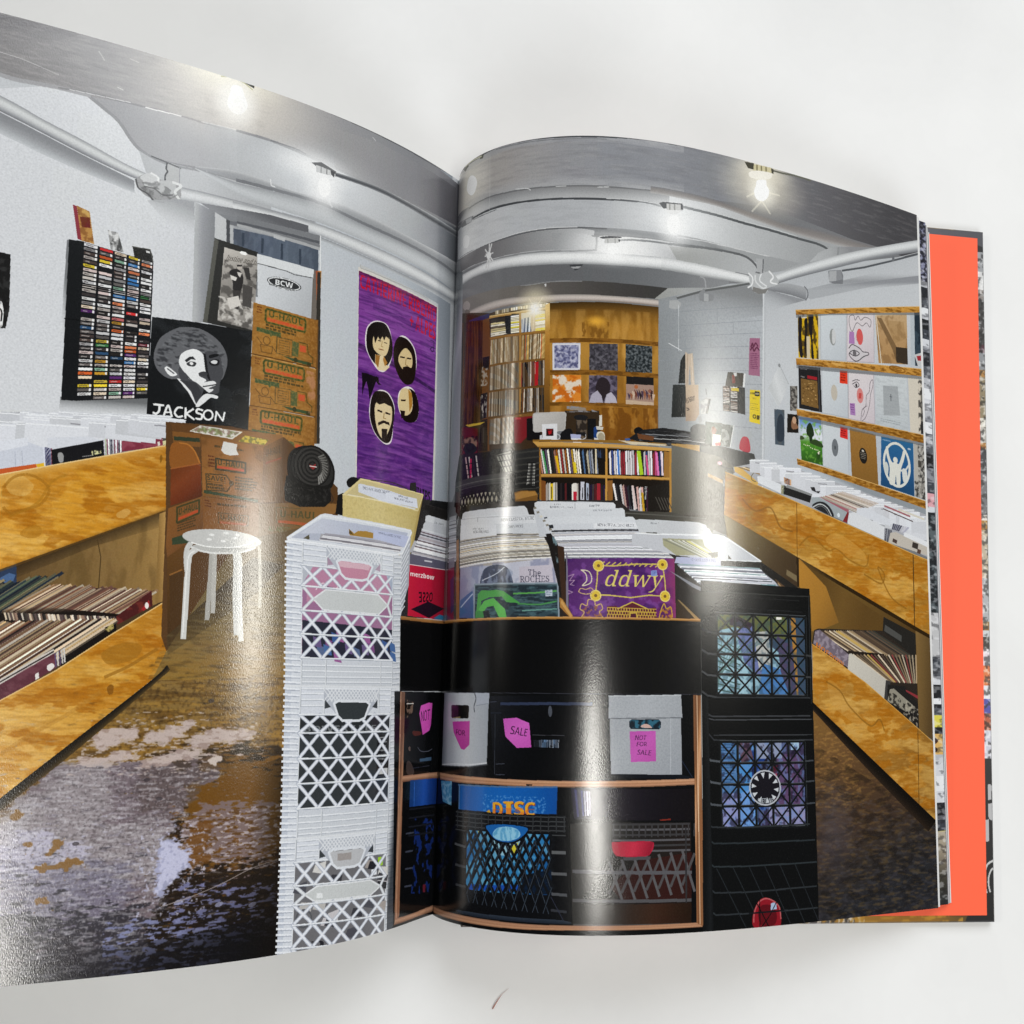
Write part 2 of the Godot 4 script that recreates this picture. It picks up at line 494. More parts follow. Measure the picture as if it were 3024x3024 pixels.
func draw_left(k: Ink) -> void:
	# ---- the back wall
	k.im.fill_rect(Rect2i(0, 0, 1612, 2048), Color8(196, 199, 203))
	k.lin([-32,319,1570,-228,1609,965,-32,1140], [488,651,1596,481], ["d9dbdf", "dddfe2", "d3d5d9", "ced2d6", "c4c9cf", "bac0c7", "8c939b"])
	k.glow([1418,765], 330, 240, "d2dae088")
	k.mottle([-32,319,1570,-228,1609,965,-32,1140], "8a8e9422", 8, 8, 0.35, 0.8)
	# ---- vaulted ceiling
	k.lin([-32,-190,372,0,572,-5,823,-6,973,-8,1237,-24,1631,15,1651,319,1249,250,985,248,837,249,735,257,675,240,630,188,564,145,419,147,383,144,223,144,-32,185], [376,53,1638,103], ["878586", "918f90", "9c9a9b", "a9a7a6", "b1aeac", "a3a2a4", "97979a", "8c8d91", "7c7c81", "66666c"])
	k.lin([-32,-190,372,4,542,-4,460,54,378,79,-32,31], [372,-3,394,74], ["6e6c6e", "7a787ad0", "8a888a00"])
	k.lin([564,145,650,137,763,133,831,135,979,132,985,251,837,251,735,257,675,240,630,188], [612,155,971,204], ["9b9b9e", "a4a4a7", "a9a9ac", "b8babd"])
	k.curve([564,145,598,166,630,188,675,240,735,257,837,251,985,251], 8, "8d8d90")
	k.curve([383,144,419,147,500,142,564,142], 10, "a2a2a5")
	k.curve([500,142,564,137,650,136,763,133,831,135,979,132], 4.5, "868588")
	k.curve([523,140,650,134], 1.9, "d3d2d3")
	k.curve([684,136,763,133], 3.0, "e4e4e4")
	k.curve([811,133,898,128], 2.6, "cfcfd0")
	k.curve([379,92,429,97,498,112], 1.9, "b7b5b6")
	k.curve([576,30,589,48], 2.6, "bab8b7")
	k.curve([643,27,662,30], 1.9, "c4c2c0")
	k.curve([621,105,633,108], 2.6, "cccaca")
	k.mottle([373,10,572,-5,973,-5,979,132,763,133,500,142,383,141], "6c6a6c38", 120, 16, 0.48, 0.8)
	k.mottle([373,10,572,-5,973,-5,979,132,763,133,500,142,383,141], "d8d4d028", 90, 14, 0.5, 0.8)
	# wall piece above the pipe
	k.lin([675,242,735,258,837,253,985,253,988,309,841,310,766,307,697,300], [678,240,977,312], ["b5b7ba", "bcbec1", "b2b4b7"])
	k.curve([675,242,735,260,838,256,985,256], 5.2, "909194")
	k.poly([738,259,768,260,769,301,736,301], "b3b4b5")
	k.curve([739,259,738,272,741,279,737,289,737,301], 3.4, "3c3d40")
	k.line([704,251,738,257,770,263], 3.0, "4c4d50")
	k.line([768,261,769,303], 2.2, "94969a")
	# first bulb
	k.glow([887,44], 330, 190, "f6eee2a0")
	k.glow([867,-12], 200, 90, "fffbe8d0")
	k.glow([890,48], 80, 80, "fffdf8e0")
	k.shape([878,17,899,14,909,36,917,60,902,85,882,86,868,69,873,38], "ffffff")
	k.curve([850,3,874,-3,905,1,927,12], 3.0, "c9c6a0")
	k.poly([896,-3,915,-3,931,-3,931,7,923,5,912,2], "35352c")
	# ---- the pipe and its shadow on the wall
	k.strip([69,128,390,231,475,259,563,288,671,320], [74,186,394,279,478,305,565,327,673,349], ["85878b", "8c8e92", "a4a7ab", "c4c7cb"])
	k.strip([65,87,387,192,472,224,560,253,651,285,716,300], [69,128,390,228,475,256,562,285,653,310,708,318], ["94969a", "b7b9bb", "d3d5d6", "d2d4d5", "bfc1c3", "9c9ea2", "76787c"])
	k.strip([757,309,840,307,988,307,1106,304], [765,340,842,335,989,334,1107,333], ["8f9195", "b9bbbd", "d3d5d7", "d6d7d9", "c9cbcd", "a4a6a9"])
	# the taped joint
	k.shape([674,316,700,294,722,302,754,302,771,308,772,341,741,355,713,354,688,343], "9a9a9b")
	k.shape([683,307,703,293,723,307,711,325,696,328,689,316], "c9cacb")
	k.shape([723,307,757,301,761,324,740,337,721,331], "b9babb")
	k.curve([706,292,722,300,719,318,708,324], 4.5, "e3e4e4")
	k.curve([755,302,773,306,761,324,772,341], 6.0, "dcdddd")
	k.curve([674,316,681,335,703,345,716,357,738,356], 3.7, "4b4b4c")
	k.curve([693,328,715,328,734,338,755,333], 3.4, "6a6a6b")
	k.mottle([675,323,723,307,768,330,741,354,704,350], "45454680", 30, 20, 0.5, 0.6)
	# its shadow
	k.lin([701,360,772,339,806,337,811,447,750,406], [765,344,750,406], ["9b9da0", "b9bbbedd", "c8cacd00"])
	# ---- second vault, its bulb and conduit
	k.lin([895,130,982,127,1075,134,1155,144,1240,149,1385,147,1498,148,1603,141,1609,275,1536,271,1390,265,1245,260,1119,248,1006,249,901,255], [897,169,1605,196], ["b8babd", "c2c4c7", "ccced1", "c8cacd", "c0c2c5", "b2b5b8", "96989d", "5e6166"])
	k.lin([818,131,895,130,901,255,837,251,802,249], [808,196,897,180], ["b8babd00", "bcbec1"])
	k.strip([802,249,900,233,987,237,1042,242,1159,235,1290,241,1417,248,1529,249,1608,250], [802,251,901,256,1006,251,1119,249,1245,262,1391,267,1536,273,1625,285], ["c4c5c7", "a4a6a9", "9b9da0", "97999c"])
	k.curve([895,130,982,129,1075,137,1155,144,1240,149,1385,147,1498,148,1603,143], 6.7, "8a8a8d")
	k.curve([979,129,1045,129,1071,134], 3.0, "6f6f72")
	k.curve([901,256,1006,253,1119,251,1245,264,1391,269,1537,275,1625,287], 8.2, "75777b")
	k.strip([802,253,901,262,1006,257,1119,255,1245,268,1391,273,1537,279,1627,292], [802,254,903,290,1008,300,1122,303,1247,310,1393,316,1508,324,1639,344], ["96989c", "b3b6b9", "c4c7ca", "c3c6c9", "b4b7ba"])
	k.glow([1112,178], 280, 120, "e6eaeea0")
	k.glow([1125,212], 80, 90, "ffffffe0")
	k.glow([1100,161], 150, 60, "ffffffd8")
	k.strip([1155,154,1286,146,1385,149,1499,152,1606,155], [1156,165,1286,160,1386,164,1500,171,1607,174], ["b9bbbd", "6d6f73", "515357", "8a8c90"])
	k.poly([1088,151,1115,141,1159,152,1156,159,1131,162,1099,156], "77787a")
	k.poly([1101,153,1143,154,1143,168,1102,172], "d6d7d8")
	k.line([1115,154,1116,169], 3.0, "a5a6a7")
	k.line([1131,153,1132,168], 3.0, "8d8e8f")
	k.poly([1142,154,1155,154,1153,170,1144,165], "5b5c5e")
	k.shape([1113,187,1136,179,1144,205,1134,228,1120,231,1110,217], "ffffff")
	k.line([1134,228,1151,252], 5.2, "f2f3f480")
	k.lin([1126,39,1281,23,1596,28,1603,141,1385,147,1240,149,1155,144], [1127,54,1557,66], ["b9b5b100", "a09fa180", "8b8b8fb0", "5e5d62"])
	k.curve([976,-5,1108,-3,1234,-1,1379,0,1491,1,1610,-6], 6.0, "4e4f53")
	k.curve([1266,16,1276,22], 2.6, "c0c0c2")
	k.curve([983,230,986,244,995,246], 3.0, "dfe0e1")
	k.glow([892,83], 70, 90, "fffdf8a0")
	k.lin([1439,126,1649,155,1673,385,1509,354], [1552,215,1648,218], ["50545900", "50545940", "2c2e32d0"])
	# pipe on the right part of the wall
	k.strip([807,341,906,340,1028,338,1123,340,1249,351,1395,359,1510,362,1639,369], [807,341,906,350,1029,349,1124,349,1249,359,1395,369,1511,374,1642,384], ["8f9296", "a7aaae", "bcc0c4"])
	k.strip([894,312,1027,309,1122,308,1247,314,1393,321,1508,329,1634,343], [895,340,1028,338,1123,338,1249,349,1395,357,1510,360,1639,367], ["96989c", "c3c5c7", "dcdedf", "dadcdd", "c6c8cb", "9ea1a5"])
	# ---- window recess
	k.lin([807,337,853,350,989,339,1054,337,1062,517,864,555,842,624,817,631], [811,401,865,398], ["b4b6b8", "93959a", "86888c", "7f8286"])
	k.lin([819,336,988,321,1087,320,1088,338,989,344,853,352], [907,313,897,365], ["616266", "7e8084", "8e9094"])
	k.poly([854,350,881,361,885,425,857,425], "c3c5c7")
	k.poly([881,361,890,362,893,423,885,423], "45474b")
	k.poly([890,362,1062,353,1062,361,890,372], "6b6d72")
	k.poly([890,372,899,372,901,421,893,419], "b4b6b8")
	k.poly([899,373,1063,366,1063,371,899,379], "9fa2a6")
	k.lin([899,379,980,376,1117,374,1120,444,1093,451,969,443,903,456], [899,379,1119,429], ["49505c", "566070", "5a6472", "49525f"])
	k.mottle([899,379,980,376,1117,374,1120,444,969,443,903,456], "7c879640", 20, 60, 0.45, 0.7)
	k.line([923,386,924,416], 6.0, "39424f")
	k.line([971,388,971,422], 6.0, "39424f")
	k.line([1020,388,1021,424], 6.0, "39424f")
	k.line([1068,389,1069,425], 6.0, "39424f")
	k.poly([906,346,1121,337,1122,370,907,371], "7b7d81")
	k.poly([906,359,1122,352,1122,359,907,365], "595b60")
	k.poly([907,365,1122,368,1123,376,907,372], "a9abad")
	k.poly([998,369,1028,370,1027,379,998,377], "b9bbbd")
	k.line([1121,337,1125,432], 3.0, "e3e5e6")
	# ---- framed photograph
	k.poly([856,414,961,424,963,455,957,627,842,624,856,415], "2b2b29")
	k.poly([856,415,866,419,851,623,841,624], "55554f")
	k.lin([880,431,962,436,960,621,874,614], [874,438,967,609], ["c6c1ba", "a8a39d", "8b8782", "a39e98", "7e7a76"])
	k.mottle([882,461,963,455,960,621,874,614], "4a4744b0", 40, 30, 0.5, 0.6)
	k.mottle([873,553,964,550,962,619,874,611], "d8d4cec0", 26, 20, 0.52, 0.6)
	k.shape([895,489,913,478,928,492,925,527,907,532,904,511], "2c2a2a")
	k.ell([918,471], 6.7, 7.5, "b9b2aa")
	k.poly([912,467,924,465,924,469,912,472], "2c2a2a")
	k.poly([897,496,914,499,911,508,901,507], "d9d5cf")
	k.poly([913,485,925,485,921,497,917,494], "cfcac4")
	k.poly([927,471,941,468,947,498,937,497], "383635")
	k.poly([905,532,925,529,921,577,911,576], "3d3a39")
	k.poly([929,512,952,514,951,567,930,565], "4a4745")
	k.poly([893,555,919,543,927,565,901,581], "d4cfc9")
	k.ell([926,435], 8.9, 4.5, "f6f6f4")
	k.quad([881,445,964,441,965,464,882,469]).text("Justine and the", 0.0, 0.1, 1.0, 0.9, "4a4640", "Droid Serif", 0.1)
	# ---- white comic box
	k.poly([1102,432,1121,430,1120,560,1104,559], "6e6761")
	k.lin([1112,432,1128,428,1127,553,1121,555], [1112,432,1125,432], ["8c4a3a", "b0673f", "c08a4a"])
	k.lin([959,428,1105,431,1105,558,967,555], [960,443,1108,501], ["d3d6d9", "cfd2d6", "c4c7cb", "b6b9bd"])
	k.poly([959,428,1107,430,1106,454,964,452], "d9dcde")
	k.line([962,452,1034,453,1056,457,1104,453], 2.3, "5c5e60")
	var bcw: Quad = k.quad([986,476,1075,474,1076,498,987,499])
	bcw.ell(0.5, 0.5, 0.5, 0.62, "303234")
	bcw.hoop(0.5, 0.5, 0.455, 0.54, 2.5, "e2e4e6")
	bcw.text("BCW", 0.25, 0.22, 0.76, 0.78, "eceeef")
	k.quad([992,495,1071,494,1071,502,993,502]).print_lines(0.0, 0.0, 1.0, 1.0, 1, "7d7f81", 0.6)
	# ---- the stack of brown boxes by the window
	k.poly([1117,434,1126,432,1142,869,1124,872], "33302c")
	k.poly([1117,557,1125,557,1134,870,1126,872], "6d4a22")
	for b in [[956,551,1123,559,1124,682,958,678], [958,679,1124,683,1127,804,960,804], [959,805,1127,806,1128,933,959,923]]:
		k.lin(b, [b[0], b[1], b[2], b[3]], ["96672d", "a5742f", "9d6c2d", "8a5c28"])
		card_box(k.quad(b))
	k.line([958,678,1124,681], 2.9, "5c3c17")
	k.line([960,804,1127,804], 2.9, "5c3c17")
	k.line([959,681,1124,685], 1.3, "c49a5c")
	k.mottle([1096,692,1123,693,1126,801,1108,798], "c98f7290", 60, 60, 0.45, 0.65)
	# ---- purple poster
	k.lin([1243,379,1534,398,1548,830,1244,852], [1246,464,1533,377], ["c2c2c2", "bfc2c6"])
	k.poly([1235,386,1251,387,1534,407,1549,1007,1251,995], "d6d2cb")
	var po: Quad = k.quad([1237,396,1529,409,1540,981,1254,958])
	po.shade(["6f2f7a", "7d3f92", "7c3c96", "6a2f86", "5f2c80", "5a2a7c", "5b2b7e", "60307f"])
	for i in 26:
		var v := 0.12 + 0.87 * k.rng.randf()
		var a := k.rng.randf()
		po.poly([a - 0.5, v, a + 0.5, v + 0.02, a + 0.5, v + 0.035, a - 0.5, v + 0.03].map(func(z): return clampf(z, 0.0, 1.0)), "8f52a848" if i % 2 else "40185e50")
	po.poly([0, 0.335, 1, 0.41, 1, 0.425, 0, 0.36], "2c1440c0")
	po.poly([0, 0.0, 1, 0.0, 1, 0.03, 0, 0.02], "7a204a")
	po.text("CATHERINE RIBEIRO", 0.015, 0.012, 0.99, 0.078, "c8142c")
	po.text("+ ALPES", 0.62, 0.093, 0.985, 0.165, "c8142c")
	po.mottle("8c4aa050", 60, 40, 0.5, 0.7)
	po.mottle("2a0e4860", 200, 12, 0.5, 0.7)
	po.mottle("a868bc50", 200, 14, 0.55, 0.7)
	k.shape([1296,515,1336,516,1355,554,1356,601,1337,640,1310,645,1278,614,1265,584,1269,540], "e6dfe0")
	k.shape([1300,517,1332,517,1354,551,1356,598,1331,634,1297,629,1272,599,1269,553,1279,531], "17110f")
	k.shape([1292,557,1316,543,1344,549,1343,581,1331,602,1308,601,1291,587], "dcc698")
	k.poly([1290,551,1309,536,1335,539,1346,553,1333,548,1327,561,1321,551,1313,564,1306,555,1297,576], "17110f")
	k.poly([1299,605,1327,603,1330,624,1350,626,1335,641,1310,645,1299,628], "e2cfa6")
	k.poly([1300,605,1315,605,1310,639,1300,628], "9c6a2e")
	k.poly([1327,602,1341,618,1333,630,1326,615], "a9752f")
	k.line([1307,566,1316,565], 2.6, "2c1c12")
	k.line([1328,566,1337,566], 2.6, "2c1c12")
	k.line([1321,565,1318,579,1324,579], 1.6, "9c7a42")
	k.line([1310,588,1326,587], 2.6, "8d5b3a")
	k.shape([1390,530,1416,533,1442,555,1451,590,1445,623,1422,642,1388,637,1369,611,1363,572,1371,547], "e6dfe0")
	k.shape([1384,535,1414,537,1440,559,1449,601,1441,644,1415,660,1389,650,1367,618,1361,580,1368,551], "1a1210")
	k.shape([1386,580,1406,561,1428,572,1434,598,1421,622,1397,621,1380,602], "d8c190")
	k.poly([1386,588,1404,586,1403,590,1386,592], "1e1410")
	k.poly([1412,585,1429,583,1428,587,1412,589], "1e1410")
	k.line([1409,588,1407,607,1415,607], 2.0, "8a6a36")
	k.poly([1397,616,1413,609,1432,610,1426,637,1402,637], "1a1210")
	k.shape([1321,695,1351,699,1372,730,1370,771,1365,824,1340,835,1305,812,1287,774,1287,735,1297,711], "e8e2e2")
	k.shape([1312,700,1346,700,1370,731,1370,774,1361,823,1335,831,1305,809,1289,774,1289,735,1297,711], "17100e")
	k.shape([1306,735,1330,723,1359,730,1364,765,1353,800,1337,823,1317,807,1305,770], "ddcaa0")
	k.poly([1303,725,1322,720,1352,722,1363,732,1352,731,1335,728,1318,735,1310,732], "17100e")
	k.poly([1313,749,1329,750,1329,755,1312,754], "22150f")
	k.poly([1340,750,1358,751,1357,755,1340,755], "22150f")
	k.line([1336,754,1334,768,1342,768], 2.3, "9a7840")
	k.poly([1316,783,1333,774,1354,775,1357,783,1335,781,1317,791], "1c120e")
	k.poly([1329,797,1349,794,1346,826,1331,827], "1c120e")
	k.shape([1416,664,1443,668,1462,694,1466,730,1452,753,1418,756,1393,742,1383,715,1388,684], "ebe5e4")
	k.shape([1423,669,1448,673,1465,703,1464,737,1447,756,1418,761,1405,750,1440,716,1431,684], "150f0d")
	k.shape([1399,674,1428,671,1439,695,1438,726,1417,744,1393,739,1385,714,1389,690], "dcc796")
	k.poly([1421,671,1436,679,1439,712,1429,732,1425,699], "b07c30")
	k.poly([1394,705,1413,701,1412,706,1395,709], "2a1a10")
	k.poly([1393,734,1412,733,1410,749,1399,756], "1c120e")
	k.poly([1257,663,1274,662,1309,665,1298,694,1285,729,1280,701,1273,683,1266,701,1261,725,1260,689], "120b14")
	k.poly([1303,663,1313,664,1314,677,1324,682,1312,683,1303,675], "120b14")
	k.line([1506,511,1521,511,1522,538,1514,542,1506,537,1514,528,1519,530], 2.9, "33204a")
	po.text("PHILIPS", 0.66, 0.915, 0.965, 0.965, "150f1a")
	po.print_lines(0.02, 0.955, 0.2, 0.975, 1, "3c2450", 0.6)
	k.line([1241,379,1243,388,1279,388,1320,390,1449,393,1490,398], 2.0, "a8a6a2")
	# ---- poster cut by the frame on the far left
	k.poly([232,538,414,546,435,547,442,670,438,712,427,713,248,726], "1b1b1b")
	k.shape([423,654,429,663,432,684,430,711,411,712,404,682], "e9e9e9")
	k.curve([424,670,428,678,428,697], 3.0, "222222")
	k.mottle([232,538,414,546,435,547,442,670,438,712,248,726], "44444470", 30, 30, 0.5, 0.7)
	# ---- cassette rack
	k.lin([554,845,733,822,736,864,553,879], [601,843,603,876], ["6c6e70", "b2b4b700"])
	k.lin([557,857,548,489,542,491,546,846], [560,655,539,659], ["77797c", "b9bbbe00"])
	k.poly([546,489,576,488,586,850,556,852], "151719")
	var rk: Quad = k.quad([575,489,724,505,732,823,585,850])
	rk.rect(0, 0, 1, 1, "16171a")
	var paper := ["d9d9d9", "cfcfd2", "e6e6e4", "8d8b8c", "5a5654", "3a3434", "6c6462", "b9b2ac", "2a2624", "d8c7b0", "483c38", "c9b8b4"]
	var hue := ["b98a2c", "c45a2a", "a62430", "c83030", "3a70a8", "5a2a6c", "3d7a46", "c9b040", "e2c838", "2c4a6a", "d47a50", "7fa890", "c46a6a", "6a2430"]
	for c in 5:
		for r in 38:
			if k.rng.randf() < 0.05:
				continue
			var u0 := c * 0.2 + 0.012
			var u1 := c * 0.2 + 0.182
			var v0 := r / 38.0 + 0.003
			var v1 := (r + 1) / 38.0 - 0.006
			var body: Color = k.jag(k.pick(hue) if k.rng.randf() < 0.24 else k.pick(paper), 0.12)
			rk.rect(u0, v0, u1, v1, body)
			var ink2 := Color8(60, 50, 52) if body.get_luminance() > 0.45 else Color8(200, 196, 192)
			if k.rng.randf() < 0.75:
				rk.rect(u0 + 0.02, v0 + 0.006, u0 + k.rng.randf_range(0.06, 0.13), v0 + 0.012, ink2.lerp(body, 0.35))
			if k.rng.randf() < 0.6:
				rk.rect(u1 - 0.03, v0, u1 - 0.005, v1, "ececec")
	for v in [0.27, 0.52, 0.78]:
		rk.rect(0, v, 1, v + 0.008, "101113")
	k.line([550,670,579,669], 1.9, "08090a")
	k.poly([548,408,556,409,571,486,563,485], "8a3440")
	k.poly([556,408,583,416,597,489,571,487], "b98a4a")
	k.poly([560,411,582,417,586,438,566,436], "caa25c")
	k.poly([564,432,584,430,588,454,570,455], "6a2422")
	k.mottle([556,408,583,416,597,489,571,487], "6a3a1a80", 26, 26, 0.52, 0.6)
	k.poly([623,450,645,452,659,495,632,494], "9a9a9a")
	k.mottle([623,450,645,452,659,495,632,494], "303030c0", 20, 40, 0.5, 0.58)
	k.mottle([623,450,645,452,659,495,632,494], "f0f0f0c0", 20, 40, 0.58, 0.64)
	k.poly([677,477,715,475,722,491,723,506,683,503], "222220")
	k.line([677,477,715,476,723,504], 1.9, "55554f")
	k.poly([706,480,714,480,715,485,707,485], "d8d8d8")
	# ---- black painted board
	k.poly([729,633,832,627,957,624,959,868,731,878], "131517")
	k.mottle([729,633,832,627,957,624,959,868,731,878], "2c2f3280", 160, 120, 0.5, 0.75)
	k.shape([747,684,763,665,782,651,799,644,833,641,866,653,890,674,902,703,899,732,889,756,865,758,832,737,797,766,769,769,745,750,738,720], "626367")
	k.shape([795,740,831,721,882,715,894,736,888,761,886,785,877,790,864,789,854,780,848,798,837,821,817,796,800,772], "45464a")
	k.mottle([741,713,784,656,833,643,894,686,896,726,799,696,795,743,747,748], "28292cb0", 40, 16, 0.5, 0.6)
	k.mottle([741,713,784,656,833,643,894,686,896,726,799,696,795,743,747,748], "74767ac0", 46, 14, 0.58, 0.66)
	k.shape([793,727,799,706,823,692,843,698,852,717,858,739,845,745,839,753,856,760,847,768,828,768,808,751,798,740], "e6e7e8")
	k.shape([848,699,868,690,885,701,890,730,881,755,872,764,858,743], "45464a")
	k.poly([805,722,815,712,823,710,831,717,820,717,810,726], "2a2b2e")
	k.shape([810,729,820,722,832,724,827,733,816,734], "3a3b3e")
	k.ell([821,727], 4.5, 3.7, "ededed")
	k.shape([860,700,878,694,881,698,862,707], "141518")
	k.shape([860,717,871,708,883,708,882,720,867,724], "1c1d20")
	k.shape([864,715,872,710,879,712,876,718,868,719], "d9dadb")
	k.poly([846,698,852,700,859,739,867,763,859,756,852,734], "1a1b1e")
	k.shape([839,746,850,741,858,744,855,751,841,752], "3a3b3e")
	k.shape([815,763,840,769,872,760,879,768,863,779,874,780,864,789,851,781,834,770], "e2e3e4")
	k.line([850,777,872,770,879,767], 2.6, "2a2b2e")
	k.shape([763,749,769,743,786,753,791,759,781,764,772,761], "e8e9ea")
	k.line([769,748,784,757], 3.0, "55565a")
	k.poly([791,767,797,767,823,792,838,823,834,821,818,796], "e4e5e6")
	k.shape([836,823,848,801,861,792,884,794,882,801,868,801,853,817,841,827], "e4e5e6")
	k.poly([797,770,834,770,848,794,837,818,823,788], "37383c")
	# brushed capitals
	k.curve([745,835,766,834], 4.8, "eceded")
	k.curve([757,835,757,848,752,855,745,854], 4.8, "eceded")
	k.curve([768,857,776,833,785,857], 4.5, "eceded")
	k.line([771,849,784,848], 3.7, "eceded")
	k.curve([807,834,797,835,791,847,798,856,808,853], 4.5, "eceded")
	k.line([814,833,815,857], 4.8, "eceded")
	k.line([831,833,816,846,834,857], 4.5, "eceded")
	k.curve([852,833,841,832,839,840,851,844,849,854,838,854], 4.5, "eceded")
	k.hoop([865,842], 10.1, 11.2, 4.1, "eceded", 0.3)
	k.line([882,853,883,831,899,851,902,830], 4.1, "eceded")
	draw_left_bins(k)


func divider_row(k: Ink, a: Vector2, b: Vector2, n: int, tall: float, wide: float) -> void:   # white index cards standing one behind another
	for i in n:
		var p := a.lerp(b, (i + 0.5) / n) + Vector2(k.rng.randf_range(-6, 6), k.rng.randf_range(-5, 5))
		var w := wide * k.rng.randf_range(0.85, 1.1)
		var c := k.jag(Color8(212, 214, 220), 0.06)
		var s := (b - a).normalized() * 0.0
		k.polyv(PackedVector2Array([p + Vector2(-w / 2, -tall + 4), p + Vector2(-w / 2 + 5, -tall), p + Vector2(w / 2 - 5, -tall - 5), p + Vector2(w / 2, -tall), p + Vector2(w / 2, tall * 0.6), p + Vector2(-w / 2, tall * 0.6)]), c)
		k.linev(PackedVector2Array([p + Vector2(-w / 2, -tall + 4), p + Vector2(w / 2, -tall - 3)]), 2.0, Color8(238, 240, 243))
		if k.rng.randf() < 0.8:
			k.linev(PackedVector2Array([p + Vector2(-w * 0.2, -tall * 0.62), p + Vector2(w * 0.15, -tall * 0.66)]), 3.0, Color8(150, 150, 156))


func row(k: Ink, f: Array, n: int, tall: float, wide: float) -> void:
	divider_row(k, Vector2(f[0], f[1]), Vector2(f[2], f[3]), n, tall, wide)


func slants(k: Ink, f: Array, n: int, cols: Array, w: float) -> void:     # leaning record sleeves seen from above: f = foot of the first, foot of the last, and the top of the first
	var a := Vector2(f[0], f[1])
	var b := Vector2(f[2], f[3])
	var d := Vector2(f[4], f[5]) - a
	for i in n:
		var p := a.lerp(b, float(i) / n)
		var c: Color = k.jag(k.pick(cols), 0.2)
		var e := d * k.rng.randf_range(0.9, 1.06)
		var s := (b - a) / n
		k.polyv(PackedVector2Array([p, p + e, p + e + s, p + s]), c.darkened(0.45))
		k.linev(PackedVector2Array([p, p + e]), w * k.rng.randf_range(0.6, 1.3), c)


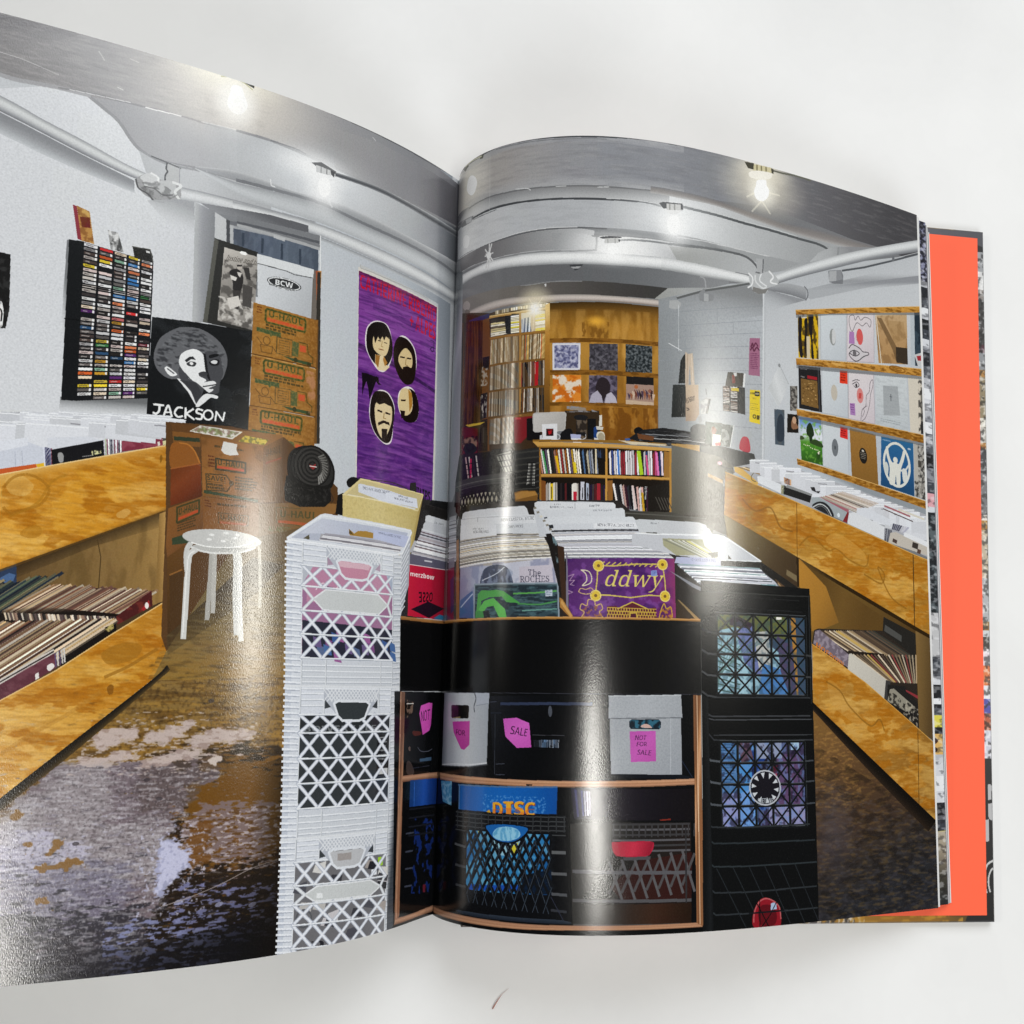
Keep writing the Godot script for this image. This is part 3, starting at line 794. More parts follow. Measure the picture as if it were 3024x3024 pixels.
func crate_front(k: Ink, q: Quad, kind: int) -> void:       # a white plastic milk crate seen from the front
	q.shade(["d9dde6", "d5d9e1", "d0d4dc", "ced2d9"])
	# the rounded left corner with its ribs, and the right corner
	q.poly([0, 0, 0.115, 0, 0.115, 1, 0, 1], "c4cad6")
	q.poly([0.045, 0, 0.115, 0, 0.115, 1, 0.045, 1], "d6dae2")
	q.poly([0.915, 0, 1, 0, 1, 1, 0.915, 1], "ccd0d8")
	for i in 25:
		var v := (i + 0.5) / 25
		q.poly([-0.012, v - 0.012, 0.11, v - 0.002, 0.11, v + 0.008, -0.012, v + 0.004], "e9ecf2")
		q.poly([0.0, v + 0.004, 0.11, v + 0.008, 0.11, v + 0.014, 0.0, v + 0.012], "aab0bd")
		q.poly([0.92, v - 0.002, 1.01, v - 0.014, 1.01, v + 0.002, 0.92, v + 0.008], "dde0e5")
		q.poly([0.92, v + 0.008, 1.0, v + 0.002, 1.0, v + 0.01, 0.92, v + 0.014], "a4a9b2")
	for v in [0.012, 0.045, 0.085, 0.125, 0.855, 0.895, 0.935, 0.97]:
		q.rect(0.115, v, 0.915, v + 0.009, "e8ebf0")
		q.rect(0.115, v + 0.009, 0.915, v + 0.014, "b4b9c3")
	for u in [0.113, 0.3, 0.79, 0.913]:
		q.rect(u, 0, u + 0.006, 1, "dfe2e6")
		q.rect(u + 0.006, 0, u + 0.01, 1, "a4a9b2")
	# what shows through the lattice
	var lo := 0.165 if kind != 2 else 0.19
	var hi := 0.81
	if kind == 1:
		q.rect(0.118, lo, 0.91, hi, "9c6f92")
		q.rect(0.15, lo, 0.88, 0.42, "b985a0")
		q.poly([0.3, 0.3, 0.8, 0.34, 0.75, 0.42, 0.35, 0.42], "4c4668")
		q.poly([0.12, 0.55, 0.91, 0.58, 0.91, hi, 0.12, hi], "2b2c3a")
		for i in 16:
			var u := 0.14 + 0.75 * k.rng.randf()
			var v := 0.57 + 0.2 * k.rng.randf()
			q.poly([u, v, u + 0.06, v + 0.02, u + 0.07, v + 0.08, u + 0.01, v + 0.07], k.pick(["4a6a9e", "3c5a92", "6b5a86", "7a4a80", "58698e", "9a5c94"]))
		q.curve([0.22, 0.33, 0.28, 0.28, 0.34, 0.35, 0.4, 0.29], 2.5, "e8d4dc")
		q.text("ODD", 0.5, 0.33, 0.8, 0.4, "d9cad6", "Droid Sans")
		q.poly([0.118, lo, 0.2, lo, 0.118, 0.3], "b6bac4")
		q.poly([0.91, lo, 0.84, lo, 0.91, 0.3], "aab4c6")
	elif kind == 2:
		q.rect(0.118, lo, 0.91, hi, "2a2d30")
		q.poly([0.118, 0.33, 0.78, 0.33, 0.78, hi, 0.118, hi], "34383b")
		q.text("BOWERY ELEC", 0.15, 0.265, 0.84, 0.305, "73777a")
		q.rect(0.79, 0.34, 0.91, 0.62, "1a1b1e")
		q.print_lines(0.8, 0.35, 0.9, 0.56, 7, "8a8c8e", 0.3)
		q.rect(0.8, 0.57, 0.9, 0.61, "c9cacb")
	else:
		q.rect(0.118, lo, 0.91, hi + 0.19, "6d6c70")
		for i in 34:
			var u := 0.12 + 0.74 * k.rng.randf()
			var v := 0.19 + 0.78 * k.rng.randf()
			q.poly([u, v, u + 0.09, v + k.rng.randf_range(-0.03, 0.03), u + 0.08, v + 0.07, u - 0.02, v + 0.05], k.pick(["b9b6b4", "3a3a40", "d4d2d0", "8a8488", "4c4c54", "a49c98", "26262b", "c8c4c8"]))
		q.text("R", 0.25, 0.72, 0.37, 0.82, "26262b", "Droid Serif Bold", 0.15)
		q.rect(0.83, 0.19, 0.88, 0.25, "9ccc28")
		q.hoop(0.2, 0.56, 0.06, 0.06, 4, "55575c")
		q.rect(0.77, 0.27, 0.82, 0.31, "e4e8ee")
	# diagonal lattice with its level bars
	var rows := [lo, 0.312, 0.482, 0.645, hi] if kind != 3 else [lo, 0.33, 0.46, 0.6, 0.76, 0.9, 1.04]
	for r in rows.size() - 1:
		var a: float = rows[r]
		var b: float = rows[r + 1]
		if kind == 1 and r == 1 or kind == 3 and r == 1:
			q.poly([0.2, 0.5 * (a + b), 0.3, a + 0.012, 0.76, a + 0.012, 0.86, 0.5 * (a + b), 0.77, b - 0.012, 0.28, b - 0.012], "c9cccd")
			q.line([0.2, 0.5 * (a + b), 0.3, a + 0.012, 0.76, a + 0.012, 0.86, 0.5 * (a + b), 0.77, b - 0.012, 0.28, b - 0.012, 0.2, 0.5 * (a + b)], 4, "e2e4e7")
			for s in [[0.118, 0.2], [0.9, 0.86]]:
				q.line([s[0], a, s[1], 0.5 * (a + b), s[0], b], 8, "c6cad2")
				q.line([s[0], a, s[1], 0.5 * (a + b), s[0], b], 4, "e3e6ea")
			continue
		for c in 5:
			var u0 := 0.113 + 0.16 * c
			var u1 := u0 + 0.16
			for pass_ in 2:
				var w := 9.0 if pass_ == 0 else 5.0
				var tint := "b4bac8" if pass_ == 0 else "e6e9f0"
				q.line([u0, a, u1, b], w, tint)
				q.line([u0, b, u1, a], w, tint)
	for r in rows.size():
		q.rect(0.11, rows[r] - 0.006, 0.92, rows[r] + 0.004, "e6e9ee")
		q.rect(0.11, rows[r] + 0.004, 0.92, rows[r] + 0.008, "a4aab6")
	# fine mesh and hand hole
	q.poly([0.3, 0.02, 0.79, 0.02, 0.79, 0.09, 0.68, 0.2, 0.42, 0.2, 0.3, 0.09], "b8bdc8")
	for i in 16:
		var u := 0.3 + 0.03 * i
		q.line([u, 0.02, minf(u + 0.07, 0.79), 0.1], 3, "dde0e5")
		q.line([u, 0.1, minf(u + 0.07, 0.79), 0.02], 3, "dde0e5")
	q.poly([0.31, 0.09, 0.36, 0.14, 0.31, 0.15], "3c4044" if kind != 1 else "a890a4")
	q.poly([0.78, 0.09, 0.73, 0.14, 0.78, 0.15], "3c4044" if kind != 1 else "a890a4")
	var hole := [0.385, 0.115, 0.42, 0.098, 0.67, 0.1, 0.705, 0.12, 0.66, 0.215, 0.61, 0.232, 0.46, 0.232, 0.42, 0.2]
	q.poly(hole, "34393c" if kind == 2 else ("c48aa0" if kind == 1 else "bdbec2"))
	if kind == 1:
		q.poly([0.4, 0.11, 0.69, 0.11, 0.67, 0.15, 0.41, 0.15], "d8b4c0")
	if kind == 3:
		q.rect(0.46, 0.13, 0.58, 0.18, "a09a98")
		q.rect(0.42, 0.1, 0.66, 0.11, "5a5c60")
	var rim := hole.duplicate()
	rim.append(hole[0])
	rim.append(hole[1])
	q.line(rim, 6, "dfe3ea")


func draw_left_bins(k: Ink) -> void:
	# ---- top of the left bin: white index cards and record sleeves
	k.poly([191,947,443,915,496,898,733,880,783,884,789,927,452,1028,206,1103], "8d8a8a")
	k.poly([190,934,496,896,613,896,722,876,723,890,565,920,445,942,195,982], "a89e90")
	k.poly([441,889,496,883,496,908,443,918], "d6d8da")
	k.quad([447,891,489,886,490,904,449,911]).print_lines(0.05, 0.1, 0.9, 0.9, 2, "9a9a9e", 0.35)
	row(k, [275,964,632,899], 14, 26, 150)
	row(k, [542,911,777,890], 9, 24, 110)
	row(k, [277,977,615,919], 14, 30, 140)
	row(k, [640,912,770,891], 7, 30, 100)
	row(k, [278,990,578,936], 12, 34, 150)
	k.poly([277,987,500,952,534,962,537,1001,452,1025,285,1071], "cdd1dc")
	k.poly([446,956,498,942,500,959,448,978], "dde0e8")
	k.line([476,975,480,1009], 1.7, "b7bbc8")
	k.line([489,972,493,1004], 1.7, "b7bbc8")
	k.poly([284,1066,451,1015,518,997,520,1004,452,1027,285,1077], "c65a2a")
	k.poly([517,998,535,992,537,1001,522,1005], "e2b32a")
	k.poly([535,938,618,925,644,932,641,937,539,964], "d5d8e0")
	k.quad([529,959,546,960,550,998,534,1001]).spines(7, 0, 1, ["6a6c8a", "c9cbd8", "8a3a4a", "e2e2ea", "4a4a6a"], 0.2)
	k.poly([545,963,646,930,650,964,549,996], "17171a")
	k.shape([558,971,565,967,570,975,569,987,562,988], "9a9a9a")
	k.poly([624,956,642,950,644,959,625,967], "d8d6a0")
	k.mottle([624,956,642,950,644,959,625,967], "17171a", 14, 14, 0.5, 0.55)
	k.line([607,971,626,966], 1.7, "8a8a8a")
	k.quad([646,927,682,914,685,952,650,963]).spines(12, 0, 1, ["d4d6de", "8a8c98", "b3c0a0", "e6e6ec", "3c3c48", "7a4a5a", "c9c9d0"], 0.22)
	k.poly([683,927,767,902,770,927,685,951], "7c3040")
	k.mottle([683,927,767,902,770,927,685,951], "a2586680", 60, 30, 0.5, 0.65)
	k.poly([758,919,763,918,764,927,759,928], "e2d8d0")
	k.poly([767,899,790,903,789,923,770,926], "4c4842")
	k.poly([769,916,783,912,784,922,770,925], "d8d2a0")
	row(k, [659,913,784,893], 5, 22, 105)
	# ---- inside of the bin
	k.lin([224,1309,467,1224,784,1068,795,1281,489,1505,258,1671], [522,1163,752,1352], ["4c3a22", "5d472a", "574129", "3a2c1c"])
	k.lin([497,1212,784,1071,794,1271,768,1286,683,1273,590,1268,500,1257], [539,1195,785,1142], ["6d5432", "7a6038", "86693e", "8f7040", "a5824c"])
	k.mottle([497,1212,784,1071,794,1271,768,1286,590,1268,500,1257], "4f3a1c50", 60, 200, 0.45, 0.75)
	k.lin([497,1212,784,1071,785,1107,644,1163,499,1240], [612,1146,633,1188], ["2c2114", "3c2e1c00"])
	k.line([648,1146,658,1186,658,1254], 2.1, "4a381e")
	k.lin([772,1080,785,1073,794,1274,775,1279], [772,1143,787,1142], ["8a6a3a", "b18a50"])
	k.poly([225,1315,468,1227,497,1212,500,1250,471,1268,233,1401], "2c3b55")
	k.poly([469,1242,485,1231,497,1234,493,1250,470,1265], "4a6690")
	k.poly([230,1370,470,1265,543,1251,619,1253,766,1253,699,1327,487,1476,252,1612], "1e1814")
	var lp := ["b59a78", "8a6a50", "6a4438", "d2c4ae", "4a3430", "a07c5a", "7a5448", "c9b49a", "5a4038", "94806c", "b8a890"]
	slants(k, [336,1342,483,1313,441,1257], 30, ["1c2430", "3a3c3a", "56604c", "8a7a5a", "2a3438", "6a6450", "a89a70"], 5)
	slants(k, [480,1311,698,1310,564,1253], 64, lp, 6)
	k.lin([473,1294,704,1306,705,1320,475,1323], [561,1296,564,1326], ["1a141000", "1a1410", "1a1410"])
	slants(k, [483,1314,697,1313,487,1327], 60, ["c9b8a0", "3a3430", "8a7060", "5a4a48", "e0d4c4", "2a2424"], 4)
	k.poly([697,1311,766,1252,770,1285,701,1329], "4a1c1c")
	k.mottle([697,1311,766,1252,770,1285,701,1329], "7a3028a0", 40, 40, 0.5, 0.6)
	k.ell([758,1285], 4.2, 7.5, "e8e0dc")
	k.poly([747,1294,762,1272,764,1286,752,1297], "a0242a")
	k.ell([758,1285], 3.8, 6.7, "ece6e2")
	var top := [383,1340,697,1319]
	var reach := [439,867,625,697]
	for i in 74:
		var t := i / 73.0
		var a := Vector2(lerpf(top[0], top[2], t), lerpf(top[1], top[3], t) + k.rng.randf_range(-3, 3))
		var b := a + Vector2(-255, 196) * (1.0 + 0.25 * (1.0 - t))
		var c: Color = k.jag(k.pick(lp if i % 3 else ["e2d8c8", "3a302c", "c8a878", "2a2422", "b08a5a"]), 0.2)
		k.polyv(PackedVector2Array([a, b, b + Vector2(5, 6), a + Vector2(7, 2)]), c.darkened(0.6))
		k.linev(PackedVector2Array([a, b]), k.rng.randf_range(2.5, 6.0), c)
	k.poly([593,1407,698,1327,700,1343,598,1423], "16110f")
	k.poly([676,1336,693,1327,694,1339,679,1348], "b0a060")
	k.mottle([676,1336,693,1327,694,1339,679,1348], "16110f", 12, 12, 0.5, 0.55)
	k.poly([303,1582,485,1457,582,1392,586,1424,488,1494,307,1627], "5c2f3a")
	k.poly([301,1567,485,1448,580,1384,582,1393,486,1459,303,1582], "cfc8c0")
	k.poly([301,1570,485,1453,580,1388,581,1391,485,1456,302,1576], "2a2224")
	k.mottle([303,1582,485,1457,582,1392,586,1424,488,1494,307,1627], "7a4a5480", 70, 40, 0.5, 0.7)
	k.shape([570,1420,579,1414,584,1420,580,1427,573,1430], "e4e0dc")
	k.poly([549,1437,555,1433,557,1445,550,1449], "e4e0dc")
	k.quad([582,1394,602,1380,606,1410,586,1423]).spines(5, 0, 1, ["d8d4d0", "5a4a6a", "9a94a0", "2a2428"], 0.3)
	# ---- front boards
	var up := [180,1121,452,1027,787,922,794,1067,467,1225,201,1347]
	ply(k, up, ["e0a544", "dba03a", "d3942c", "ca8a26", "b87a22"], [453,1035,767,1052])
	k.lin([180,1121,452,1027,787,922,788,938,454,1055,184,1155], [600,978,608,1002], ["dcb065", "d0983e00"])
	k.shape([464,1034,490,1024,517,1044,502,1067,472,1063], "e2b76680")
	k.curve([460,1054,479,1029,511,1022,546,1046,534,1081,502,1097,476,1106,463,1094], 5.9, "9c671a90")
	k.curve([476,1113,505,1097,530,1075,551,1032,578,1015], 5.0, "a8741f80")
	k.shape([502,1141,522,1127,539,1134,536,1150,518,1156,500,1151], "a8701c90")
	k.shape([684,1088,702,1076,712,1083,700,1097,686,1097], "dbb26a90")
	k.shape([765,952,769,948,771,958,767,966], "7c5210c0")
	k.line([452,1027,787,922], 2.5, "e8c88c")
	k.line([786,923,793,1067], 2.1, "e6c078")
	k.lin([201,1341,467,1219,793,1060,794,1070,468,1230,202,1356], [612,1151,616,1159], ["8a5f2400", "4a3418"])
	var dn := [187,1743,488,1492,586,1430,688,1351,800,1270,807,1418,778,1445,503,1686,208,1958]
	ply(k, dn, ["e2b262", "dca84e", "d0983a", "c88c2c", "ba7e26"], [495,1583,785,1350])
	k.shape([675,1388,715,1367,753,1372,742,1399,699,1414,679,1408], "9c6a1ea0")
	k.curve([682,1441,724,1420,755,1399,786,1378], 6.7, "96641cb0")
	k.shape([689,1464,695,1456,702,1460,701,1474,693,1477], "7a4c12c0")
	k.curve([497,1599,551,1559,614,1520,677,1471], 8.4, "b07c3060")
	k.line([800,1270,807,1418], 2.1, "e0b870")
	k.line([332,1616,488,1492,586,1430,688,1352,800,1271], 2.5, "e2bd7c")
	# ---- brown boxes behind the stool
	k.poly([773,871,917,861,1048,868,1198,971,1204,1104,1062,1155,808,1391,792,1350,785,1068], "563a20")
	k.lin([783,873,1044,863,1044,875,998,901,851,897,792,896], [825,867,972,902], ["5f3e20", "7c5328", "8a5e30"])
	k.poly([788,891,850,889,852,919,793,923], "7a5026")
	k.poly([792,902,849,899,850,908,793,911], "2f3828")
	k.shape([787,924,805,914,824,917,840,931,853,958,824,970,790,974], "8a5322")
	k.curve([805,915,824,917,840,931,853,958], 2.9, "b07030")
	k.lin([790,977,854,957,861,1032,794,1061], [797,980,855,1043], ["6a3418", "7a3c1e", "6a3018", "4c2412"])
	k.curve([790,977,854,957], 2.9, "9a5a2a")
	k.lin([852,895,998,899,1000,1032,863,1032], [858,903,997,1027], ["80542a", "94622e", "8d5d2d", "77502a"])
	k.mottle([852,895,998,899,1000,1032,863,1032], "5c3c1870", 60, 60, 0.5, 0.75)
	k.lin([998,899,1043,869,1053,1024,1000,1032], [996,937,1047,938], ["6f4a26", "7c5630", "5a4128"])
	var bx: Quad = k.quad([852,895,998,899,1000,1032,863,1032])
	bx.line([0.22, 0.32, 0.7, 0.32, 0.7, 0.5, 0.22, 0.5, 0.22, 0.32], 4, "3a3420")
	bx.text("U-HAUL", 0.25, 0.335, 0.68, 0.42, "3a3a22")
	bx.rect(0.24, 0.44, 0.68, 0.475, "b8492a")
	bx.line([0.06, 0.6, 0.38, 0.58, 0.48, 0.72, 0.4, 0.86, 0.07, 0.88, 0.06, 0.6], 3, "4a3a20")
	bx.text("SAVE!", 0.08, 0.62, 0.37, 0.7, "3a3420")
	bx.rect(0.06, 0.72, 0.38, 0.73, "4a3a20")
	bx.print_lines(0.08, 0.75, 0.37, 0.86, 2, "4a3a20", 0.7)
	bx.print_lines(0.53, 0.58, 0.92, 0.83, 5, "4a3c24", 0.6)
	bx.hoop(0.47, 0.71, 0.03, 0.03, 3, "4a3a20")
	bx.poly([0.02, 0.885, 0.93, 0.955, 0.93, 1.0, 0.02, 0.94], "33402a")
	bx.print_lines(0.1, 0.28, 0.22, 0.5, 4, "5a2c14", 0.5)
	bx.print_lines(0.2, 0.1, 0.72, 0.15, 1, "4a3a20", 0.6)
	k.poly([903,899,935,901,934,915,940,926,921,930,906,928,899,920], "d5d3cf")
	k.quad([1004,902,1043,882,1043,921,1004,936]).text("U-HAUL", 0.05, 0.1, 0.95, 0.6, "4a3a22")
	k.quad([1006,934,1044,917,1043,921,1004,940]).rect(0, 0, 1, 1, "8a4426")
	k.poly([825,886,848,869,947,870,923,891], "d8d4cc")
	k.mottle([829,885,849,870,940,872,921,888], "7a5c50c0", 16, 12, 0.48, 0.55)
	k.mottle([829,885,849,870,940,872,921,888], "6a7a40a0", 18, 14, 0.55, 0.6)
	k.poly([938,894,952,878,1010,880,1000,894], "c9b03c")
	k.mottle([938,894,952,878,1010,880,1000,894], "5a5a20c0", 16, 10, 0.5, 0.56)
	k.lin([863,1033,1017,1035,1005,1112,868,1112], [869,1041,1012,1108], ["7c5028", "845830", "74502c"])
	k.quad([899,1066,969,1067,969,1090,902,1089]).text("U-HAUL", 0.08, 0.12, 0.92, 0.62, "4a3f26")
	k.line([900,1066,970,1067,970,1090,902,1089,900,1066], 1.7, "4f4228")
	k.line([906,1088,964,1087], 5.0, "a0522e")
	k.quad([896,1044,975,1043,975,1050,897,1051]).print_lines(0, 0, 1, 1, 1, "4a3820", 0.7)
	k.quad([868,1039,884,1040,885,1058,869,1057]).print_lines(0, 0, 1, 1, 3, "5a3018", 0.5)
	k.lin([993,1035,1096,1021,1200,1011,1194,1035,1140,1057,1059,1111,997,1109], [1009,1048,1182,1028], ["6f5230", "7c5a32", "8a6236"])
	k.quad([1036,1042,1143,1035,1142,1068,1038,1073]).text("U-HAUL", 0.1, 0.1, 1.0, 0.62, "4f4a2c")
	k.line([1097,1035,1036,1039,1038,1074,1098,1077], 2.1, "5a5030")
	k.line([1044,1072,1123,1071], 6.7, "a85530")
	k.quad([1019,1085,1099,1082,1095,1096,1020,1098]).text("ALL ABOUT", 0, 0, 0.7, 0.9, "5f6238")
	k.lin([790,1067,864,1031,869,1117,840,1139,795,1180,790,1152], [792,1070,867,1117], ["84552a", "7a4f28", "674426"])
	var b2: Quad = k.quad([809,1063,856,1041,859,1113,812,1133])
	b2.line([0, 0, 1, 0, 1, 0.42, 0, 0.5, 0, 0], 4, "3f3c20")
	b2.text("U-HAUL", 0.08, 0.06, 0.94, 0.27, "3c3c22")
	b2.poly([0.06, 0.34, 0.95, 0.29, 0.95, 0.38, 0.06, 0.43], "b04a28")
	b2.print_lines(0.02, 0.5, 0.98, 0.82, 4, "463620", 0.55)
	k.poly([802,1133,834,1120,850,1126,847,1139,803,1148], "33402c")
	k.lin([794,1176,840,1137,843,1244,842,1352,812,1384,805,1350], [806,1140,827,1383], ["64421f", "533718", "3f2b18"])
	k.poly([801,1215,827,1201,831,1213,827,1356,813,1377], "4a321a")
	k.line([802,1215,827,1202], 3.4, "8a5c2c")
	# ---- round fan
	k.poly([1058,959,1175,959,1181,1005,1164,1023,1096,1031,1057,1020,1054,990], "1d1c1b")
	k.shape([1059,924,1070,896,1098,881,1132,878,1163,889,1184,918,1188,949,1176,978,1141,994,1095,993,1065,966], "1a1918")
	k.shape([1069,934,1076,903,1102,885,1136,884,1168,904,1183,934,1175,963,1145,974,1106,972,1081,960], "2b2a29")
	for i in 9:
		k.hoop([1125,927], (118 - i * 12) * 0.42, (120 - i * 12) * 0.42, 2, "3d3b38" if i % 2 else "171615", 0.3)
	for i in 12:
		var a := -1.0 + i * 0.17
		k.line([[1125,928][0] + cos(a) * 28, [1125,928][1] + sin(a) * 30, [1125,928][0] + cos(a + 0.2) * 42, [1125,928][1] + sin(a + 0.2) * 46], 4, "6c6a66" if i < 9 else "8a8884")
	k.poly([1117,924,1125,926,1134,920,1134,929,1127,936,1119,931], "8a2c2a")
	k.line([1118,928,1136,928], 2.9, "e0dcd8")
	k.mottle([1056,990,1178,974,1181,1005,1096,1031], "3a383680", 20, 20, 0.5, 0.7)
	# ---- floor under it all
	k.lin([804,1384,843,1314,946,1128,1206,1049,1231,1597,529,2012,524,1952,654,1745], [946,1128,936,1623], ["5f4a2c", "6b5836", "73623f", "84683a", "94702f", "7d5c2a", "5f452a"])
	k.lin([803,1350,985,1162,1062,1174,989,1253,808,1391], [882,1259,920,1328], ["3f3222", "52422880"])
	k.mottle([802,1350,1060,1118,1085,1485,733,1553], "8a784c50", 90, 12, 0.45, 0.75)
	k.mottle([802,1350,1060,1118,1085,1485,733,1553], "3a2c1a60", 90, 12, 0.48, 0.75)
	k.lin([777,1446,1086,1434,1089,1755,1098,2097,123,2107,95,1829,503,1686], [825,1473,796,2057], ["85693a", "8d6c36", "856330", "6f4f28", "523b22", "3a2d22", "2b2625", "28262c"])
	var fl := [777,1446,1086,1434,1102,2097,369,2044,503,1686]
	k.mottle(fl, "b98a3460", 120, 12, 0.46, 0.74)
	k.mottle(fl, "4a321690", 150, 16, 0.46, 0.74)
	k.mottle(fl, "2a1c1060", 20, 8, 0.5, 0.75)
	k.ragged([852,1641,1075,1606,1102,2097,812,2058,849,1871], "1a1412c0", 200, 90, 24, 1.3, 0.25)
	k.ragged([868,1642,1076,1635,1087,1875,866,1889], "855a20c0", 160, 70, 16, 1.6, 0.12)
	# worn grey concrete, its paint flaked away at the edges
	var slab := [123,1858,509,1757,524,1727,549,1685,573,1654,598,1632,663,1624,707,1629,769,1621,805,1628,868,1632,901,1629,951,1644,948,1661,913,1657,887,1672,875,1695,872,1735,849,1760,841,1793,859,1823,864,1850,843,1880,835,1905,830,1934,809,1964,805,1995,765,2053,531,2041,148,2109]
	k.ragged(slab, "776a70", 46, 60, 14, 1.5, 0.05)
	k.ragged([123,1858,509,1760,560,1679,601,1642,688,1634,711,1689,683,1733,776,1737,823,1772,840,1838,811,1881,724,1894,608,1934,131,1942], "a49da0b0", 130, 90, 18, 1.5, 0.25)
	k.ragged([348,1795,537,1758,604,1765,674,1784,700,1813,637,1847,558,1848,354,1869], "bcb8cce0", 70, 80, 14, 1.5, 0.12)
	k.ragged([508,1745,532,1721,562,1697,597,1664,612,1667,577,1714,543,1759,510,1776], "b9b3b8c0", 60, 60, 12, 1.6, 0.15)
	k.ragged([126,1886,517,1861,660,1845,782,1834,826,1869,821,1952,730,1988,137,1998], "77748ab0", 160, 80, 20, 1.4, 0.3)
	k.ragged([131,1942,608,1934,757,1934,809,1964,796,2057,531,2047,145,2081], "2c2a30d8", 150, 70, 18, 1.9, 0.1)
	k.ragged([769,1626,888,1629,937,1651,877,1675,870,1728,823,1766,776,1737], "5a4d4bb0", 120, 80, 18, 1.3, 0.25)
	k.mottle(slab, "d6d2d870", 60, 9, 0.55, 0.72)
	k.mottle(slab, "3a323448", 70, 9, 0.54, 0.76)
	k.mottle(slab, "2e282a60", 14, 8, 0.58, 0.75)
	k.mottle(slab, "e0dce460", 12, 7, 0.6, 0.75)
	# flaked bands above it
	for f in [[669,1572,683,1556,720,1550,755,1553,756,1573,735,1579,710,1586,686,1605,677,1602], [763,1573,784,1557,830,1550,859,1537,883,1534,876,1547,854,1561,857,1569,815,1580,786,1587], [845,1579,898,1558,967,1553,1011,1559,994,1573,934,1582,879,1588], [644,1611,705,1605,758,1599,759,1613,706,1625,651,1624], [769,1626,788,1613,826,1601,886,1593,910,1606,867,1616,821,1627]]:
		k.ragged(f, "a8948ee8", 26, 60, 12, 1.5, 0.06)
		k.ragged(f, "c8b8b2c0", 20, 40, 8, 2.2, 0.06)
	k.ragged([901,1625,918,1613,939,1612,943,1623,926,1631], "c8bab2", 14, 30, 10, 1.2, 0.08)
	k.ragged([879,1682,900,1670,938,1668,995,1659,1025,1681,1049,1703,1012,1722,959,1729,918,1734,888,1743,872,1735,892,1706], "6d4816e8", 40, 50, 14, 1.3, 0.08)
	k.ragged([867,1742,914,1731,976,1727,1049,1717,1086,1754,1078,1830,1005,1861,914,1863,863,1840], "7c6a6af0", 70, 46, 12, 2.2, 0.07)
	k.mottle([857,1728,1080,1719,1087,1858,864,1859], "b4a8ace0", 34, 10, 0.58, 0.63)
	k.mottle([867,1728,1080,1719,1087,1858,874,1860], "5a3a18e0", 40, 12, 0.58, 0.63)
	k.ragged([895,1753,919,1754,933,1828,901,1856,876,1834], "6f461cd0", 50, 46, 16, 1.8, 0.08)
	k.ragged([818,1791,840,1786,861,1807,877,1824,877,1857,843,1884,822,1914,816,1869], "a9abcae8", 46, 40, 12, 1.5, 0.08)
	k.ragged([818,1791,851,1793,875,1824,864,1859,828,1902], "cccce4c0", 40, 26, 9, 2.4, 0.07)
	k.mottle([849,1871,1081,1892,1086,2008,957,2011,839,1979], "7c7ea8e0", 44, 13, 0.6, 0.64)
	k.mottle([712,1936,953,1945,960,2076,719,2048], "888cb4e0", 44, 13, 0.58, 0.63)
	k.ragged([895,2001,919,1997,926,2004,906,2010], "9294bc", 14, 20, 8, 1.2, 0.1)
	for f in [[578,1829,594,1819,609,1825,640,1812,672,1816,665,1826,644,1827,642,1838,624,1831,589,1837], [604,1774,617,1771,625,1781,613,1796,599,1807,594,1803,610,1787], [521,1725,539,1711,554,1716,549,1726,532,1732], [552,1778,576,1776,572,1783,557,1786], [570,1889,604,1885,608,1895,588,1899]]:
		k.ragged(f, "86602ee8", 14, 24, 9, 1.1, 0.1)
	for d in [[948,1925], [1023,1933], [861,1913], [1062,1971]]:
		k.ell(d, 9, 5, "a9abccc0", -0.3)
	for d in [[781,1656], [809,1696], [584,1858], [650,1781], [908,1489]]:
		k.ell(d, 7, 4, "3a3438b0")
	k.curve([826,1919,883,1905,950,1883,1019,1855,1086,1841], 2.1, "a39896c0")
	k.curve([518,1870,550,1854,578,1842,630,1833], 2.1, "a49ca880")
	k.curve([917,2026,992,2030,1065,2038], 1.3, "55555c")
	k.lin([215,2031,525,1970,761,1991,1092,1961,1098,2097,228,2170], [698,1954,717,2054], ["1c1c2200", "17171d50", "131318b0"])
	k.glow([1066,2058], 300, 220, "0c0c10b0")
	k.lin([972,1645,1087,1614,1100,2050,993,2042], [1001,1783,1091,1789], ["14100c00", "14100cb0"])
	# dark line under the bin's lower board
	k.strip([207,1952,503,1686,635,1570,777,1446,808,1412], [211,1992,505,1711,637,1593,791,1446,815,1422], ["15120f", "2a2218", "4a3a20"])
	# ---- white stool, two of them stacked
	k.curve([890,1155,890,1223,888,1308], 10.9, "a9a7a2")
	k.curve([897,1154,899,1222,900,1292], 10.1, "b5b3ae")
	k.curve([991,1123,1000,1142,1006,1233,1007,1277], 7.5, "c8c8c2b0")
	k.shape([844,1148,875,1136,915,1130,961,1130,992,1134,984,1145,955,1155,917,1160,876,1160,851,1155], "b9b9b6")
	k.curve([845,1150,876,1158,917,1158,958,1152,989,1139], 4.2, "dcdcda")
	k.curve([844,1139,836,1154,835,1177,838,1202], 10.9, "c9c9c6")
	k.curve([853,1156,842,1168,840,1201,839,1351], 12.6, "cfcfcc")
	k.curve([941,1145,946,1183,948,1255,955,1339], 10.9, "c3c3c0")
	k.curve([947,1156,955,1171,959,1255,967,1352], 11.7, "d0d0cd")
	k.curve([852,1158,841,1169,838,1205,837,1350], 2.9, "e6e6e4")
	k.ell([914,1126], 210 * 0.43, 51 * 0.43, "9d9d9a")
	k.ell([914,1125], 210 * 0.43, 49 * 0.43, "c4c4c2")
	for d in [[888,1118], [921,1111], [947,1113], [942,1121], [883,1129], [915,1130]]:
		k.ell(d, 6, 3, "e8e8e6")
